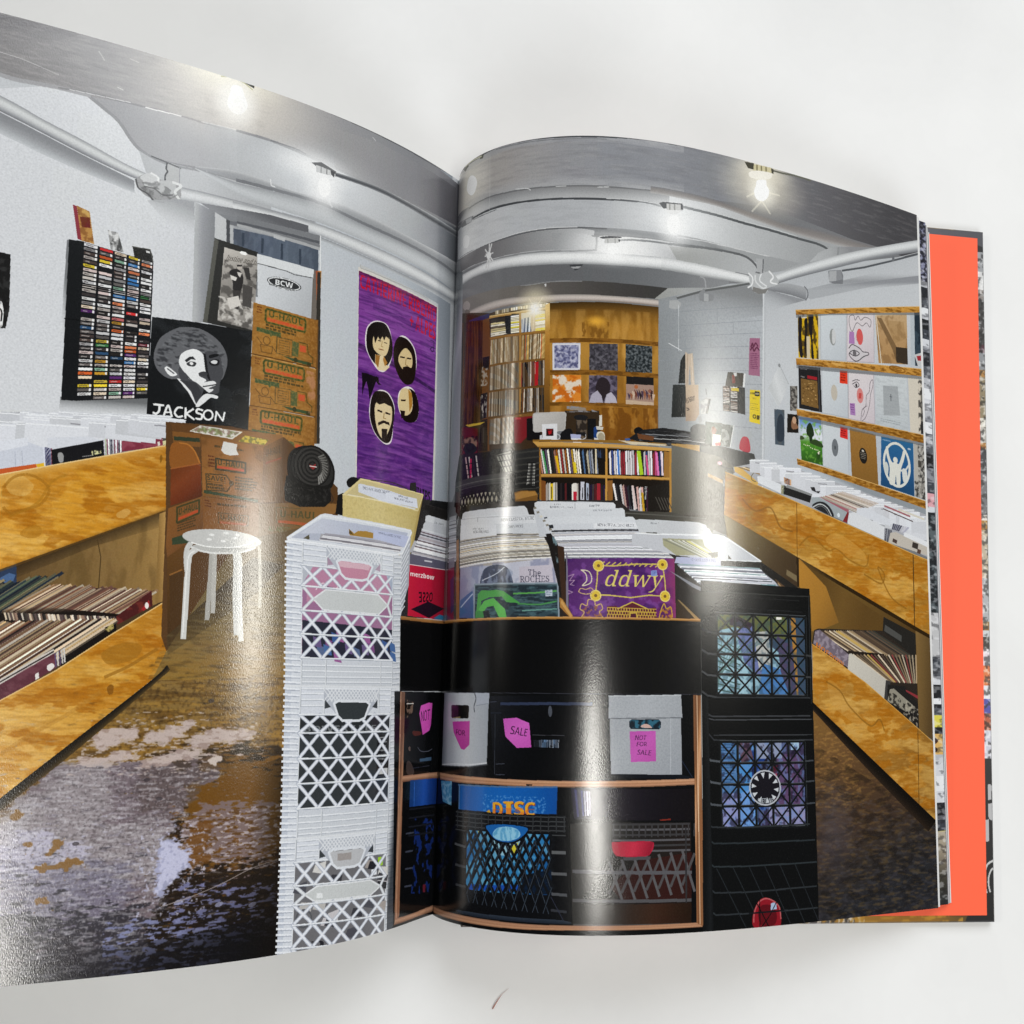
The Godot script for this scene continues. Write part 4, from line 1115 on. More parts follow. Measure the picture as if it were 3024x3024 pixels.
	k.curve([844,1139,875,1145,915,1145,957,1138,990,1123], 2.5, "f0f0ee")
	# ---- tan record case and the things behind it
	k.shape([1223,952,1234,940,1249,937,1260,942,1247,958,1230,965], "1a1a1a")
	k.curve([1259,941,1299,937,1358,932,1405,935,1443,944], 2.5, "3a3530")
	k.poly([1442,922,1465,917,1469,940,1443,941], "2c2a28")
	k.curve([1178,986,1186,1001,1182,1009], 2.1, "2a2624")
	k.poly([1199,989,1215,981,1217,1038,1194,1037], "191817")
	k.lin([1213,985,1266,937,1498,944,1478,992,1478,1028,1217,1038], [1225,944,1479,989], ["dccb94", "d4c48e", "c8b67c"])
	k.poly([1222,985,1269,942,1489,949,1475,986], "c9ba8a")
	k.poly([1259,953,1265,951,1359,954,1471,965,1477,985,1339,986,1260,973], "d5d9e4")
	k.quad([1274,956,1365,955,1366,966,1275,965]).text("EARLY ELECTRONIC MUSIC", 0, 0.1, 1, 0.9, "5a5c68", "Droid Sans")
	k.poly([1351,962,1360,960,1471,960,1477,985,1352,982], "dde1ec")
	k.quad([1383,963,1457,964,1458,976,1383,974]).text("MODERN CLASSICAL", 0, 0.5, 1, 0.95, "5a5c68", "Droid Sans")
	k.quad([1383,960,1457,962,1458,976,1383,974]).text("NEW AGE", 0.2, 0.05, 0.7, 0.4, "5a5c68", "Droid Sans")
	for i in 7:
		k.line([1229,984,1328,985,1466,993], 2, "e4e2d8")
	k.poly([1339,984,1469,987,1459,993,1338,990], "d8dce6")
	k.lin([1213,986,1275,985,1478,992,1478,1117,1220,1142], [1227,999,1475,1033], ["d2c083", "d6c58a", "d0be80", "c2af70"])
	k.lin([1478,992,1498,944,1494,1013,1465,1101,1452,1103], [1476,990,1506,986], ["b29c5e", "8f7a44"])
	k.line([1213,986,1275,985,1478,992], 2.5, "e6d9a8")
	k.line([1266,938,1498,945,1478,992], 2.9, "e2d49c")
	k.mottle([1213,986,1478,992,1477,1096,1219,1103], "b09a5c50", 14, 10, 0.5, 0.75)
	draw_records_left(k)
	# ---- stack of three white crates
	k.poly([1415,1117,1452,1048,1450,1194,1418,1270,1421,1327], "b4b8c2")
	k.poly([1452,1048,1450,1186,1419,1286,1408,1124], "a9adb6")
	for i in 13:
		k.line([[1414,1123][0], [1414,1123][1] + i * 12.6, [1449,1078][0] - i * 1.1, [1449,1069][1] + i * 15.0], 3, "d9dce2")
	crate_front(k, k.quad([1066,1112,1415,1118,1426,1453,1078,1453]), 1)
	k.poly([1065,1107,1152,1043,1165,1039,1452,1046,1457,1054,1418,1116,1391,1119,1070,1114], "d9dde4")
	k.poly([1077,1107,1157,1052,1440,1056,1407,1111], "b4b9c8")
	k.lin([1099,1095,1157,1052,1440,1056,1420,1094,1321,1084,1158,1089], [1140,1057,1333,1091], ["c8ccd9", "bdc2d2", "b4bacd"])
	k.poly([1108,1106,1124,1095,1125,1107], "55503f")
	k.poly([1235,1069,1252,1079,1264,1071,1289,1069,1313,1071,1313,1085,1238,1085], "a8823c")
	k.poly([1237,1070,1250,1083,1236,1081], "5c4a2a")
	k.quad([1156,1090,1423,1093,1414,1111,1151,1106]).spines(4, 0, 1, ["b6b4ba", "a8a6ae"], 0.1)
	for i in 9:
		var t := i / 8.0
		k.line([lerpf([1167,1088][0], [1153,1105][0], t), lerpf([1167,1088][1], [1153,1105][1], t), lerpf([1423,1091][0], [1409,1109][0], t), lerpf([1423,1091][1], [1409,1109][1], t)], 3, k.pick(["8f8d96", "e2e2e6", "a19fa8", "7d7a82", "d4d2d8"]))
	k.poly([1312,1062,1447,1065,1427,1096,1314,1085], "b9c0dc")
	k.quad([1331,1066,1412,1068,1413,1076,1332,1073]).text("NEW RELEASES (SORE)", 0, 0, 1, 0.9, "5c6078", "Droid Sans")
	k.line([1070,1113,1391,1119,1421,1112,1454,1052], 3.8, "eceef2")
	k.line([1067,1110,1157,1045,1449,1049], 3.4, "e6e9ee")
	crate_front(k, k.quad([1078,1454,1423,1457,1429,1807,1085,1799]), 2)
	crate_front(k, k.quad([1085,1800,1430,1807,1434,2148,1086,2114]), 3)
	k.line([1078,1454,1423,1457], 5.3, "dee1e6")
	k.line([1085,1800,1430,1807], 5.3, "dee1e6")
	k.quad([1182,1927,1198,1929,1199,1940,1182,1938]).rect(0, 0, 1, 1, "e8eaec")
	k.lin([1391,1388,1429,1387,1444,2117,1411,2110], [1414,1716,1437,1718], ["20242a00", "20242ad0"])


func draw_records_left(k: Ink) -> void:
	# ---- records standing by the gutter, in the black bin
	k.poly([1496,957,1639,953,1692,992,1711,1271,1417,1278,1437,1147,1467,1073], "2a2726")
	k.poly([1534,954,1615,948,1632,973,1527,968], "171717")
	k.poly([1508,971,1620,974,1629,994,1510,1000], "1f1d1c")
	k.shape([1502,986,1524,987,1520,1004,1499,1002], "2c2a2a")
	k.poly([1512,1001,1525,997,1630,1002,1633,1024,1511,1016], "d2d4d8")
	k.quad([1553,1011,1595,1011,1596,1017,1553,1017]).text("CAL TJADER", 0, 0, 1, 1, "6a6c70", "Droid Sans")
	k.poly([1504,1024,1516,1014,1628,1021,1632,1045,1501,1040], "c6c8cd")
	k.poly([1497,1037,1632,1043,1634,1064,1494,1059], "d6d8dc")
	k.quad([1467,1073,1640,1078,1637,1115,1447,1106]).shade(["b9bac0", "a9aab2"])
	for i in 24:
		var t := i / 24.0
		var a := [lerpf([1498,1043][0], [1448,1126][0], t), lerpf([1498,1043][1], [1448,1126][1], t)]
		var b := [lerpf([1636,1050][0], [1634,1133][0], t), lerpf([1636,1050][1], [1634,1133][1], t)]
		k.line([a[0], a[1], b[0], b[1]], 3.5, k.pick(["e4e4e8", "8a8a92", "c6c6ce", "4a4a52", "dcdce2", "b2aab0", "6a5a60", "f0f0f2"]))
	k.poly([1452,1110,1632,1116,1635,1137,1449,1139], "5c5a6c")
	k.line([1515,1122,1548,1122], 3.5, "c9c9d2")
	k.lin([1448,1138,1629,1138,1626,1277,1450,1273], [1453,1189,1633,1196], ["c01c3a", "b81a38", "a81732", "8a1228"])
	k.line([1448,1138,1629,1138], 2.7, "e6d2d6")
	k.quad([1454,1155,1562,1156,1561,1170,1456,1168]).text("merzbow", 0, 0, 1, 1, "f0e6e6")
	k.quad([1494,1207,1558,1204,1557,1229,1497,1235]).text("OSSE", 1, 0, 0, 1, "1d0d14")
	k.poly([1463,1255,1537,1230,1612,1245,1544,1274], "1c0f1c")
	k.poly([1563,1274,1592,1262,1620,1265,1618,1277], "2a6f96")


func grid_cover(k: Ink, f: Array, base, a, b, sz: float) -> Quad:     # a small record sleeve with a mottled picture
	var q: Quad = k.quad(f)
	q.rect(0, 0, 1, 1, base)
	q.mottle(a, sz, sz, 0.48, 0.56)
	q.mottle(b, sz * 0.7, sz * 0.7, 0.56, 0.62)
	return q


func draw_right(k: Ink) -> void:
	k.im.fill_rect(Rect2i(1610, 0, 1610, 2048), Color8(120, 121, 124))
	# ---- vault over the gutter
	k.lin([1610,20,1667,-38,1843,-21,2022,-22,2183,-37,2365,-29,2505,-37,2802,-35,3220,-11,3284,149,2939,141,2624,117,2363,141,2181,141,2021,140,1883,137,1745,134,1628,119], [1707,73,3145,94], ["d0cbc4", "aaa6a4", "97979b", "8e9096", "8a8c92", "85878c", "7c7c80", "67666a", "565558", "48474a"])
	k.lin([1642,0,1843,-24,2022,-25,2183,-40,2365,-29,2364,19,2182,17,2022,15,1883,15,1742,25], [2054,-6,2053,54], ["a7a8ac", "9b9da300"])
	k.lin([1648,84,1883,94,2021,107,2182,111,2363,104,2363,145,2181,141,2021,140,1883,137,1745,138], [2053,101,2053,142], ["b0b1b500", "adaeb1"])
	k.mottle([1610,20,1843,-21,2183,-30,2365,-29,3220,-11,3284,110,2624,117,2181,141,1745,134], "6a6a6e30", 160, 18, 0.46, 0.78)
	k.mottle([1610,20,1843,-21,2183,-30,2365,-29,3220,-11,3284,110,2624,117,2181,141,1745,134], "c9c6c220", 120, 14, 0.5, 0.8)
	k.curve([1620,-12,1742,3,1843,-3,1955,-2,2054,0,2150,0,2249,-3,2365,-3,2544,-8], 8.5, "4b4d51")
	k.curve([1843,4,1955,6,2054,8,2150,8], 2.6, "7c7e82")
	k.strip([1642,151,1745,132,1818,134,1883,135,1954,136,2021,138,2117,139,2214,138,2363,136], [1613,142,1755,167,1813,165,1883,165,1954,167,2020,168,2116,169,2214,168,2363,169], ["8a8a8c", "98999b", "a8a9ab", "b4b5b7"])
	k.glow([1752,158], 110, 40, "f2f2f2a0")
	k.curve([1732,137,1818,133,1883,135,1954,136,2021,137,2117,137,2214,138,2363,135], 3.9, "727375")
	k.curve([1905,131,1937,134,1948,140], 2.6, "d2d3d4")
	k.line([2017,137,2043,137], 2.6, "c9cacb")
	k.line([2126,140,2155,138], 2.6, "c4c5c6")
	# second vault
	k.lin([1641,170,1755,175,1813,171,1883,171,1954,172,2020,173,2116,173,2214,172,2281,174,2362,175,2623,191,2664,252,2361,253,2280,251,2213,250,2148,250,2068,250,2003,250,1954,252,1905,256,1856,262,1786,266,1655,260], [1714,220,2622,208], ["e4e5e6", "cfd0d2", "babcc0", "b4b6ba", "b9bbbe", "c6c8cb", "cfd1d3", "bfc1c3", "a4a6a8"])
	k.mottle([1641,170,1883,171,2116,173,2362,175,2623,191,2361,253,2148,250,1856,262,1655,260], "8d8f9328", 140, 18, 0.45, 0.8)
	k.strip([2052,248,2148,249,2280,249,2361,251,2500,253,2663,256], [2052,265,2148,265,2280,266,2361,266,2500,268,2663,273], ["8d8f92", "7b7d80", "86888b"])
	k.curve([1746,172,1755,173,1813,170,1883,169,1954,170,2020,171,2084,172,2148,172,2214,171,2260,171,2295,176], 5.5, "46484b")
	k.curve([1755,178,1814,177,1844,175], 2.3, "77797c")
	k.curve([2149,170,2214,168,2295,171], 2.0, "c9cacb")
	# third vault, dark on the left
	k.lin([1669,265,1786,266,1856,262,1905,256,1954,253,2003,251,2068,251,2116,258,2115,274,2121,309,2051,313,1987,312,1919,310,1819,312,1693,313], [1716,292,2115,274], ["6e6c6e", "727072", "8a8a8c", "a3a4a6", "c4c5c7"])
	k.lin([2003,263,2084,266,2112,272,2280,269,2361,271,2500,273,2499,307,2361,313,2245,316,2147,318,2083,316,2019,315,1953,313,2006,287], [1987,295,2499,283], ["85878900", "c6c7c9", "f4f4f4", "d0d1d3", "a3a5a7", "88898c"])
	k.curve([1786,266,1856,263,1905,258,1954,254,2003,252,2068,251,2148,252], 3.9, "5f6063")
	k.curve([1669,263,1748,267,1856,260,1905,254,1954,251,2003,249,2071,249], 2.3, "d4d5d6")
	k.curve([1693,311,1819,313,1883,313,1953,312,2051,313,2112,311,2120,305,2122,274], 5.2, "8a8b8d")
	k.curve([1693,309,1819,311,1883,310,1953,309,2051,311,2110,309], 1.6, "bcbdbf")
	k.poly([2107,271,2131,270,2128,275,2112,275], "77787a")
	k.curve([2181,281,2213,277,2246,276,2361,275,2499,277], 5.2, "6a6c6e")
	# ---- main pipe, the vaults behind it
	k.lin([1696,367,1750,343,1883,344,2019,347,2147,347,2360,345,2498,348,2498,379,2360,396,2211,397,2082,395,2002,396,1953,399,1883,399,1802,398,1698,395], [1751,373,2459,358], ["77777a", "6f7073", "646568", "66686b", "737578", "85878a"])
	k.lin([1698,393,1802,397,1883,398,1953,398,2002,395,2082,394,2211,396,2313,396,2275,429,2178,431,2082,430,1986,430,1919,430,1844,429,1741,440,1700,450], [1752,415,2278,407], ["7e7974", "746f6a", "5c5855", "454341", "3c3b3a"])
	k.lin([2275,429,2313,396,2498,368,2497,409,2359,430], [2278,423,2459,385], ["9a9b98", "a4a6a6", "96989a"])
	k.curve([1919,399,1953,399,2002,395,2082,395], 2.6, "87888a")
	k.poly([2051,351,2086,349,2083,354,2076,358,2073,364,2064,366,2060,359,2052,358], "3e4043")
	k.poly([2052,356,2081,355,2073,361,2060,361], "a3a4a6")
	k.poly([1984,400,1989,399,1989,407,1985,407], "d0d1d2")
	k.strip([1620,317,1750,320,1814,316,1883,315,1953,314,2019,315,2083,316,2147,317,2245,316,2361,313,2499,311], [1651,352,1750,345,1815,344,1883,344,1953,347,2019,348,2083,348,2147,348,2245,348,2360,346,2498,345], ["b2b4b6", "e6e7e8", "eeefef", "e4e5e6", "c9cbcc", "8d8f92"])
	k.glow([1959,443], 60, 60, "fff6dc70")
	k.strip([1738,436,1844,428,1919,429,1986,430,2082,430,2178,431,2278,431,2352,429], [1744,458,1844,451,1918,448,2002,448,2082,447,2178,446,2278,447,2352,446], ["8d8884", "bdb4ad", "c9bfb8", "b4aaa4", "84786f"])
	k.shape([1710,405,1730,404,1745,417,1740,430,1721,428,1707,417], "a39c97")
	k.shape([1721,428,1744,437,1741,461,1722,460], "6a605a")
	# paper star on a thread
	k.line([1822,8,1820,269], 1.0, "d8d8d8a0")
	k.line([1819,3,1818,53], 1.0, "9a9a9a80")
	for s in [[1821,266,1819,338], [1806,278,1834,317], [1829,268,1809,331], [1805,297,1834,294], [1809,291,1827,318]]:
		k.line(s, 4, "dcdcdc")
	k.ell([1819,298], 8, 10, "eaeaea")
	draw_right_walls(k)
	draw_bulbs(k)
	draw_right_back(k)
	draw_right_shelves(k)
	draw_right_bin(k)
	draw_middle(k)
	draw_lower(k)


func draw_right_walls(k: Ink) -> void:
	# ---- far end of the ceiling
	k.lin([2320,136,2464,132,2594,143,2733,152,2881,157,3041,151,2880,202,2730,268,2636,309,2573,305,2462,266,2342,249,2319,249], [2343,176,2932,191], ["dcdee0", "c4c6c8", "b1b3b5", "9fa1a3", "a8aaac"])
	k.strip([2268,125,2343,126,2464,131,2594,142,2685,148,2781,143,2882,141,3053,141], [2267,143,2343,145,2464,147,2593,162,2685,170,2780,173,2881,171,3013,166], ["77777a", "807c7a", "8b8684", "a9a7a6"])
	k.glow([2346,198], 120, 70, "ffffffa0")
	k.poly([2327,162,2358,159,2359,175,2343,184,2327,182], "a9aaab")
	k.poly([2351,162,2360,162,2358,179,2348,181], "66686a")
	k.shape([2323,201,2342,198,2350,219,2342,238,2327,239], "ffffff")
	k.curve([2358,168,2390,170,2463,173,2549,178,2638,180,2732,183,2805,184,2845,192,2877,213], 7.1, "55585a")
	k.curve([2366,163,2463,168,2549,173,2638,174,2732,178], 2.1, "c9cbcc")
	k.lin([2342,246,2421,249,2504,253,2592,255,2632,255,2745,253,2636,309,2609,299,2587,280,2504,266,2341,275], [2462,251,2453,278], ["9d9fa1", "7f8183", "8e9092"])
	k.curve([2342,254,2421,252,2450,253,2504,254,2592,256,2632,255], 2.5, "c9cacb")
	k.lin([2318,282,2421,273,2504,271,2565,277,2591,302,2573,320,2461,321,2341,318], [2380,280,2546,310], ["a4a5a4", "a9abac", "b1b3b5"])
	k.curve([2318,276,2341,274,2421,270,2504,268,2556,272,2587,290,2597,310], 6.7, "606264")
	k.lin([2774,244,2809,209,2855,184,2886,175,3047,142,2880,204], [2779,235,2933,171], ["b5b7b9", "aaacae", "8b8c8f"])
	k.poly([2883,176,2890,176,2885,209,2877,211], "8f9193")
	k.poly([2587,269,2609,268,2609,308,2591,307], "a9abad")
	k.line([2612,268,2609,308], 2.8, "55575a")
	# ---- right-hand wall and the tiled wall beyond
	k.lin([2573,320,3300,102,3284,579,3235,998,2597,903,2608,351], [2682,300,2916,758], ["b4b7bb", "c4c7cb", "c9ccd0", "c2c6cb", "b9bfc7"])
	k.lin([2728,337,3233,145,3231,191,2776,351], [2931,243,2940,288], ["a9abae00", "96989c", "a4a7abc0"])
	k.lin([2757,327,3231,187,3230,212,2776,339], [2930,275,2934,293], ["8f9196", "b4b6ba00"])
	k.lin([2286,429,2419,385,2503,355,2610,336,2597,911,2282,825], [2299,613,2603,574], ["8b8f92", "a0a4a8", "adb1b6", "b4b8bd"])
	k.lin([2286,429,2610,336,2609,426,2285,515], [2440,383,2442,470], ["86888a", "a1a4a800"])
	k.line([2286,469,2609,399], 1.4, "8f9498")
	k.line([2286,506,2608,440], 1.4, "8f9498")
	k.line([2285,536,2608,474], 1.4, "90959a")
	k.line([2285,565,2607,511], 1.4, "90959a")
	k.line([2285,593,2606,545], 1.4, "90959a")
	k.line([2284,623,2606,580], 1.4, "90959a")
	k.line([2284,655,2605,618], 1.4, "90959a")
	k.line([2283,687,2604,655], 1.4, "90959a")
	k.line([2283,720,2603,699], 1.4, "90959a")
	k.line([2283,755,2602,740], 1.4, "90959a")
	k.line([2378,497,2376,526], 1.4, "90959a")
	k.line([2361,528,2361,556], 1.4, "90959a")
	k.line([2459,431,2459,468], 1.4, "969a9e")
	k.line([2509,462,2509,493], 1.4, "969a9e")
	k.line([2438,503,2437,539], 1.4, "969a9e")
	k.line([2521,528,2520,559], 1.4, "969a9e")
	k.line([2611,347,2597,903], 4.2, "d2d5d8")
	k.line([2617,346,2602,903], 2.1, "b3b6ba")
	k.mottle([2286,429,2610,336,2597,903,2282,825], "7c808430", 10, 10, 0.4, 0.8)
	k.mottle([2612,350,3300,102,3284,579,3262,758,2598,831], "a4a6aa24", 8, 8, 0.4, 0.8)
	# ---- pipes on this side
	k.strip([2631,336,2696,320,2762,320], [2626,352,2695,350,2759,355], ["a4a6a9", "9d9fa2", "8c8e92", "7a7c80"])
	k.curve([2755,318,2765,326,2767,341,2759,356], 3.5, "707276")
	k.lin([2630,351,2759,356,2680,387,2615,421,2616,364], [2662,353,2652,407], ["8f9195", "b6b9bd00"])
	k.strip([2295,314,2341,316,2420,318,2503,321,2575,323], [2295,348,2341,348,2420,350,2503,348,2566,347], ["c4c6c7", "e4e5e6", "e2e3e4", "c9cbcc", "919395"])
	k.line([2340,419,2419,388,2502,364,2563,345], 6.4, "5d5f60")
	k.line([2340,415,2419,384,2502,360,2563,341], 2.1, "a5a7a8")
	k.line([2899,243,2984,216,3096,173,3235,117], 5.7, "55585c")
	k.line([2899,238,2985,210,3097,167,3235,112], 2.1, "b5b7ba")
	k.poly([3103,158,3114,153,3115,167,3105,172], "6c6e72")
	k.strip([2626,316,2730,267,2880,202,3041,142,3240,72], [2649,332,2729,297,2879,238,3040,176,3235,110], ["b4b6b8", "d4d6d8", "dddfe0", "c9cbcd", "999b9f", "74767a"])
	k.poly([2845,254,2894,242,2902,257,2900,282,2867,288,2847,287], "77797d")
	k.poly([2848,255,2876,248,2875,278,2847,286], "a8aaad")
	k.poly([2876,248,2894,243,2899,269,2875,278], "8a8c90")
	k.poly([2405,396,2419,381,2425,393,2450,394,2447,411,2419,419,2405,416], "85878a")
	k.poly([2419,395,2433,395,2433,415,2419,417], "a4a6a8")
	k.curve([2409,351,2422,357,2425,382], 4.2, "9b9d9f")
	k.poly([2317,429,2340,425,2351,432,2347,445,2332,451,2316,449], "a9abac")
	k.shape([2564,314,2600,310,2636,297,2663,318,2654,333,2626,346,2612,363,2589,367,2572,357], "b4b6b8")
	k.curve([2562,316,2575,327,2572,346,2559,356], 4.2, "e2e3e4")
	k.curve([2584,318,2586,336,2608,349,2621,345], 5.0, "d2d4d5")
	k.curve([2604,311,2599,330,2621,341], 4.2, "dcdedf")
	k.curve([2631,298,2645,311,2635,327,2658,329], 4.6, "e4e5e6")
	k.poly([2576,351,2608,353,2630,345,2616,363,2594,368,2574,363], "7b7a78")
	# the nearest bulb on this side
	k.glow([2609,61], 190, 120, "fbf2dcb0")
	k.glow([2614,14], 130, 60, "fff8e4c0")
	k.poly([2554,3,2585,1,2585,19,2565,19], "4c4a40")
	k.poly([2585,3,2646,0,2648,15,2583,23], "d2c9a4")
	for x in [[2596,4,2595,22], [2610,4,2610,20], [2626,3,2627,18]]:
		k.line(x, 5, "8a8264")
	k.poly([2644,1,2653,3,2652,16,2645,15], "4c4a40")
	k.curve([2653,6,2688,6,2736,2,2785,4], 5.0, "6a6a60")
	k.shape([2569,30,2596,19,2642,15,2647,23,2637,33,2605,43,2573,43], "f4f0e6")
	k.glow([2611,75], 70, 70, "fffcf0f0")
	k.shape([2596,47,2625,40,2627,53,2636,68,2629,90,2610,104,2592,100,2584,83,2591,63], "ffffff")
	for x in [[2610,102,2576,140], [2612,104,2639,134], [2636,74,2673,73], [2586,85,2559,102]]:
		k.line(x, 5, "fffae870")
	# light frame by the gutter
	k.lin([1610,281,1700,310,1708,580,1706,908,1662,956,1640,953], [1610,499,1710,546], ["5c6064", "9ea2a6", "c4c7ca", "a3a6a9"])


func draw_right_back(k: Ink) -> void:
	# ---- back of the shop: curtain, record shelves
	k.poly([1703,432,1824,460,1999,450,1996,827,1950,842,1709,989,1680,969,1705,887], "3b2a1a")
	k.lin([1741,463,1822,460,1820,490,1753,480], [1747,457,1820,473], ["3a3468", "2c2a55"])
	k.lin([1705,460,1798,474,1796,759,1710,759], [1706,579,1797,598], ["3c230f", "5a3616", "3f2610", "5c3817", "432a12"])
	k.mottle([1705,460,1798,474,1796,759,1710,759], "6e431aa0", 10, 300, 0.5, 0.6)
	k.mottle([1705,460,1798,474,1796,759,1710,759], "26160ab0", 12, 300, 0.52, 0.6)
	k.poly([1798,474,1825,472,1824,834,1797,832], "6b4420")
	k.poly([1799,578,1823,578,1821,615,1799,605], "1f1a18")
	k.quad([1797,604,1818,605,1817,658,1793,656]).mottle("a59a8c", 14, 20, 0.5, 0.55)
	k.poly([1792,678,1817,676,1815,744,1791,748], "1c1917")
	k.quad([1793,681,1815,679,1814,743,1794,745]).mottle("b5ada2", 8, 60, 0.55, 0.6)
	k.poly([1792,748,1817,748,1818,834,1786,831], "2a211a")
	k.quad([1788,768,1812,771,1811,812,1787,809]).spines(5, 0, 1, ["15130f", "2c2520", "3c3530"], 0.2)
	k.poly([1731,753,1783,755,1809,755,1792,761,1748,761], "c9a93a")
	k.poly([1713,756,1783,770,1784,840,1713,834], "5c1a1c")
	k.shape([1721,795,1754,790,1779,801,1774,826,1733,824], "8a6a58")
	k.shape([1727,810,1764,808,1779,830,1739,838], "1c2420")
	k.mottle([1714,780,1783,790,1784,844,1713,834], "1a120fb0", 20, 20, 0.5, 0.56)
	# the lit record shelves
	k.poly([1825,469,1986,456,1997,452,1995,750,1824,818], "7a5526")
	k.poly([1822,475,1985,477,1985,528,1825,528], "2a2320")
	k.poly([1836,459,1925,458,1995,453,1996,460,1985,472,1828,468], "4a3c2c")
	k.quad([1842,457,1890,456,1890,466,1842,467]).spines(9, 0, 1, ["d8d0b8", "a89c80", "f0ead8", "8a7c60"], 0.15)
	k.quad([1890,456,1995,452,1996,461,1890,464]).spines(14, 0, 1, ["fffbe8", "e8dcc0", "fff6da", "c8b890", "ffffff"], 0.1)
	k.line([1824,471,1904,472,1995,466], 7.2, "b98f4c")
	k.line([1824,469,1904,470,1995,464], 2.6, "e6c88a")
	var pale := ["d8d0b8", "efe8d4", "b8ac90", "f6f2e4", "8a7c64", "6a5c4a", "c9b98a", "e8d8a0"]
	k.quad([1828,480,1879,481,1883,525,1826,527]).spines(1, 0, 1, ["3a332c"], 0)
	for i in 7:
		var a: Array = [1828,524,1882,523]
		k.line([a[0], a[1] - i * 5.5, a[2] - i * 2, a[3] - i * 5], 4.5, k.pick(pale))
	k.poly([1873,475,1892,478,1890,526,1875,524], "171a20")
	k.poly([1892,473,1915,474,1914,525,1890,526], "39352c")
	for i in 11:
		var a: Array = [1891,523,1914,523]
		k.line([a[0], a[1] - i * 4.3, a[2], a[3] - i * 4.3], 3.5, k.pick(["efe8cf", "fffbe6", "d6ccb0", "e6d840", "ffffff"]))
	k.poly([1918,474,1985,472,1985,525,1920,526], "d9d3c6")
	k.poly([1920,491,1936,487,1949,497,1942,526,1922,526], "8f9bb0")
	k.quad([1922,488,1949,487,1949,526,1922,526]).spines(6, 0, 1, ["3a4a62", "c9d0da", "8494ac", "e8ecf0", "55607a"], 0.12, 0.1)
	k.shape([1949,480,1959,477,1962,504,1957,527,1949,526,1946,503], "cbb79a")
	for i in 10:
		var a: Array = [1960,525,1984,523]
		k.line([a[0], a[1] - i * 4.6, a[2], a[3] - i * 4.6], 3.5, k.pick(["fffdf0", "e8e0cc", "f0d840", "ffffff", "c8bca0"]))
	k.line([1917,475,1917,747], 5.2, "a87c3e")
	k.line([1826,530,1915,530,1985,527], 5.9, "96692e")
	var dust := ["b8a488", "8a7658", "d8c8a8", "6a5a44", "e6d8bc", "a08c6c", "c9a86a", "5a4c3c", "9c9a84", "7c6a50"]
	k.quad([1828,535,1914,534,1913,604,1826,604]).spines(27, 0, 1, dust, 0.2)
	k.quad([1920,534,1984,533,1983,602,1920,604]).spines(22, 0, 1, dust + ["f0e4c8", "c86a3a", "d8b060"], 0.2, 0.04)
	k.line([1823,604,1914,603,1985,601], 4.6, "7a5526")
	k.quad([1825,608,1914,606,1912,673,1823,674]).spines(29, 0, 1, ["9a8c78", "6c6250", "b8aa94", "7a705c", "554c40", "c8bca8", "8a806c"], 0.2)
	k.quad([1920,608,1983,604,1982,672,1919,675]).spines(20, 0, 1, ["1c1a1a", "d8d0c4", "2c2828", "4a4442", "8a3030", "e8e2d8", "17161a", "6a6460"], 0.25)
	k.poly([1958,608,1967,607,1965,670,1957,671], "b01c24")
	k.line([1821,674,1914,675,1984,672], 4.6, "64451e")
	k.quad([1823,678,1913,678,1912,743,1821,743]).spines(30, 0, 1, ["8a7e6c", "5a5244", "a89c88", "6c6454", "46403a", "b8ae9c", "95a0a0", "3a3632"], 0.2)
	k.quad([1920,678,1982,676,1982,741,1917,743]).spines(18, 0, 1, ["17161a", "c8c0b4", "23211f", "3a3634", "8a8a8c", "0f0f10", "6a3a1c"], 0.25)
	k.line([1819,747,1914,743,1951,740], 4.6, "5a3e1c")
	k.quad([1822,751,1898,749,1898,820,1822,818]).spines(24, 0, 1, ["9c9080", "6a6458", "b4aa9a", "7a7468", "4c4842", "c4bcae"], 0.2, 0.04)
	k.poly([1898,752,1953,751,1951,790,1937,803,1917,821,1900,820], "7c1a22")
	k.poly([1902,752,1917,753,1919,758,1903,758], "b43038")
	k.lin([1986,456,1998,452,1996,741,1982,746], [1990,469,1989,730], ["d8ac5c", "b07c34", "8f6228", "6a481c"])
	k.glow([1957,467], 75, 75, "fff2c8c0")
	k.glow([1958,466], 30, 30, "ffffff")
	k.line([1943,436,1957,467,1979,436], 2.0, "fff6dc90")
	k.line([1957,467,1952,526], 2.6, "fff6dc70")
	# ---- plywood panel with six sleeves
	k.lin([1998,452,2139,449,2286,450,2280,807,2126,813,1996,746], [2114,454,2126,808], ["5c4018", "a9782e", "b5853a", "a97a32", "9c6c28", "925f1e", "7c4e18"])
	k.mottle([1998,470,2286,467,2280,807,1996,746], "7a501870", 50, 220, 0.45, 0.68)
	k.mottle([1998,470,2286,467,2280,807,1996,746], "d8a85c50", 70, 240, 0.5, 0.75)
	k.mottle([2081,500,2152,501,2151,546,2081,542], "6a4414a0", 20, 60, 0.5, 0.58)
	k.mottle([2117,729,2281,721,2279,807,2126,815], "6a3f10c0", 40, 110, 0.5, 0.6)
	k.glow([2118,501], 40, 22, "e2a83c")
	for b in [[1997,547,2138,545,2284,544,2284,555,2138,556,1997,558], [1997,631,2137,630,2283,629,2282,641,2137,642,1997,644], [1996,716,2137,713,2281,712,2281,722,2137,723,1996,725]]:
		k.poly(b, "85581e")
		k.mottle(b, "5c3a10b0", 60, 16, 0.5, 0.6)
	grid_cover(k, [2004,559,2077,559,2075,630,2004,631], "8a8cac", "32345aa0", "d8d8e4a0", 20).line([0.03, 0.05, 0.97, 0.05, 0.97, 0.97, 0.03, 0.97, 0.03, 0.05], 5, "d6d6de")
	grid_cover(k, [2100,561,2174,558,2174,629,2099,630], "45424a", "77757c90", "1f1e22a0", 18)
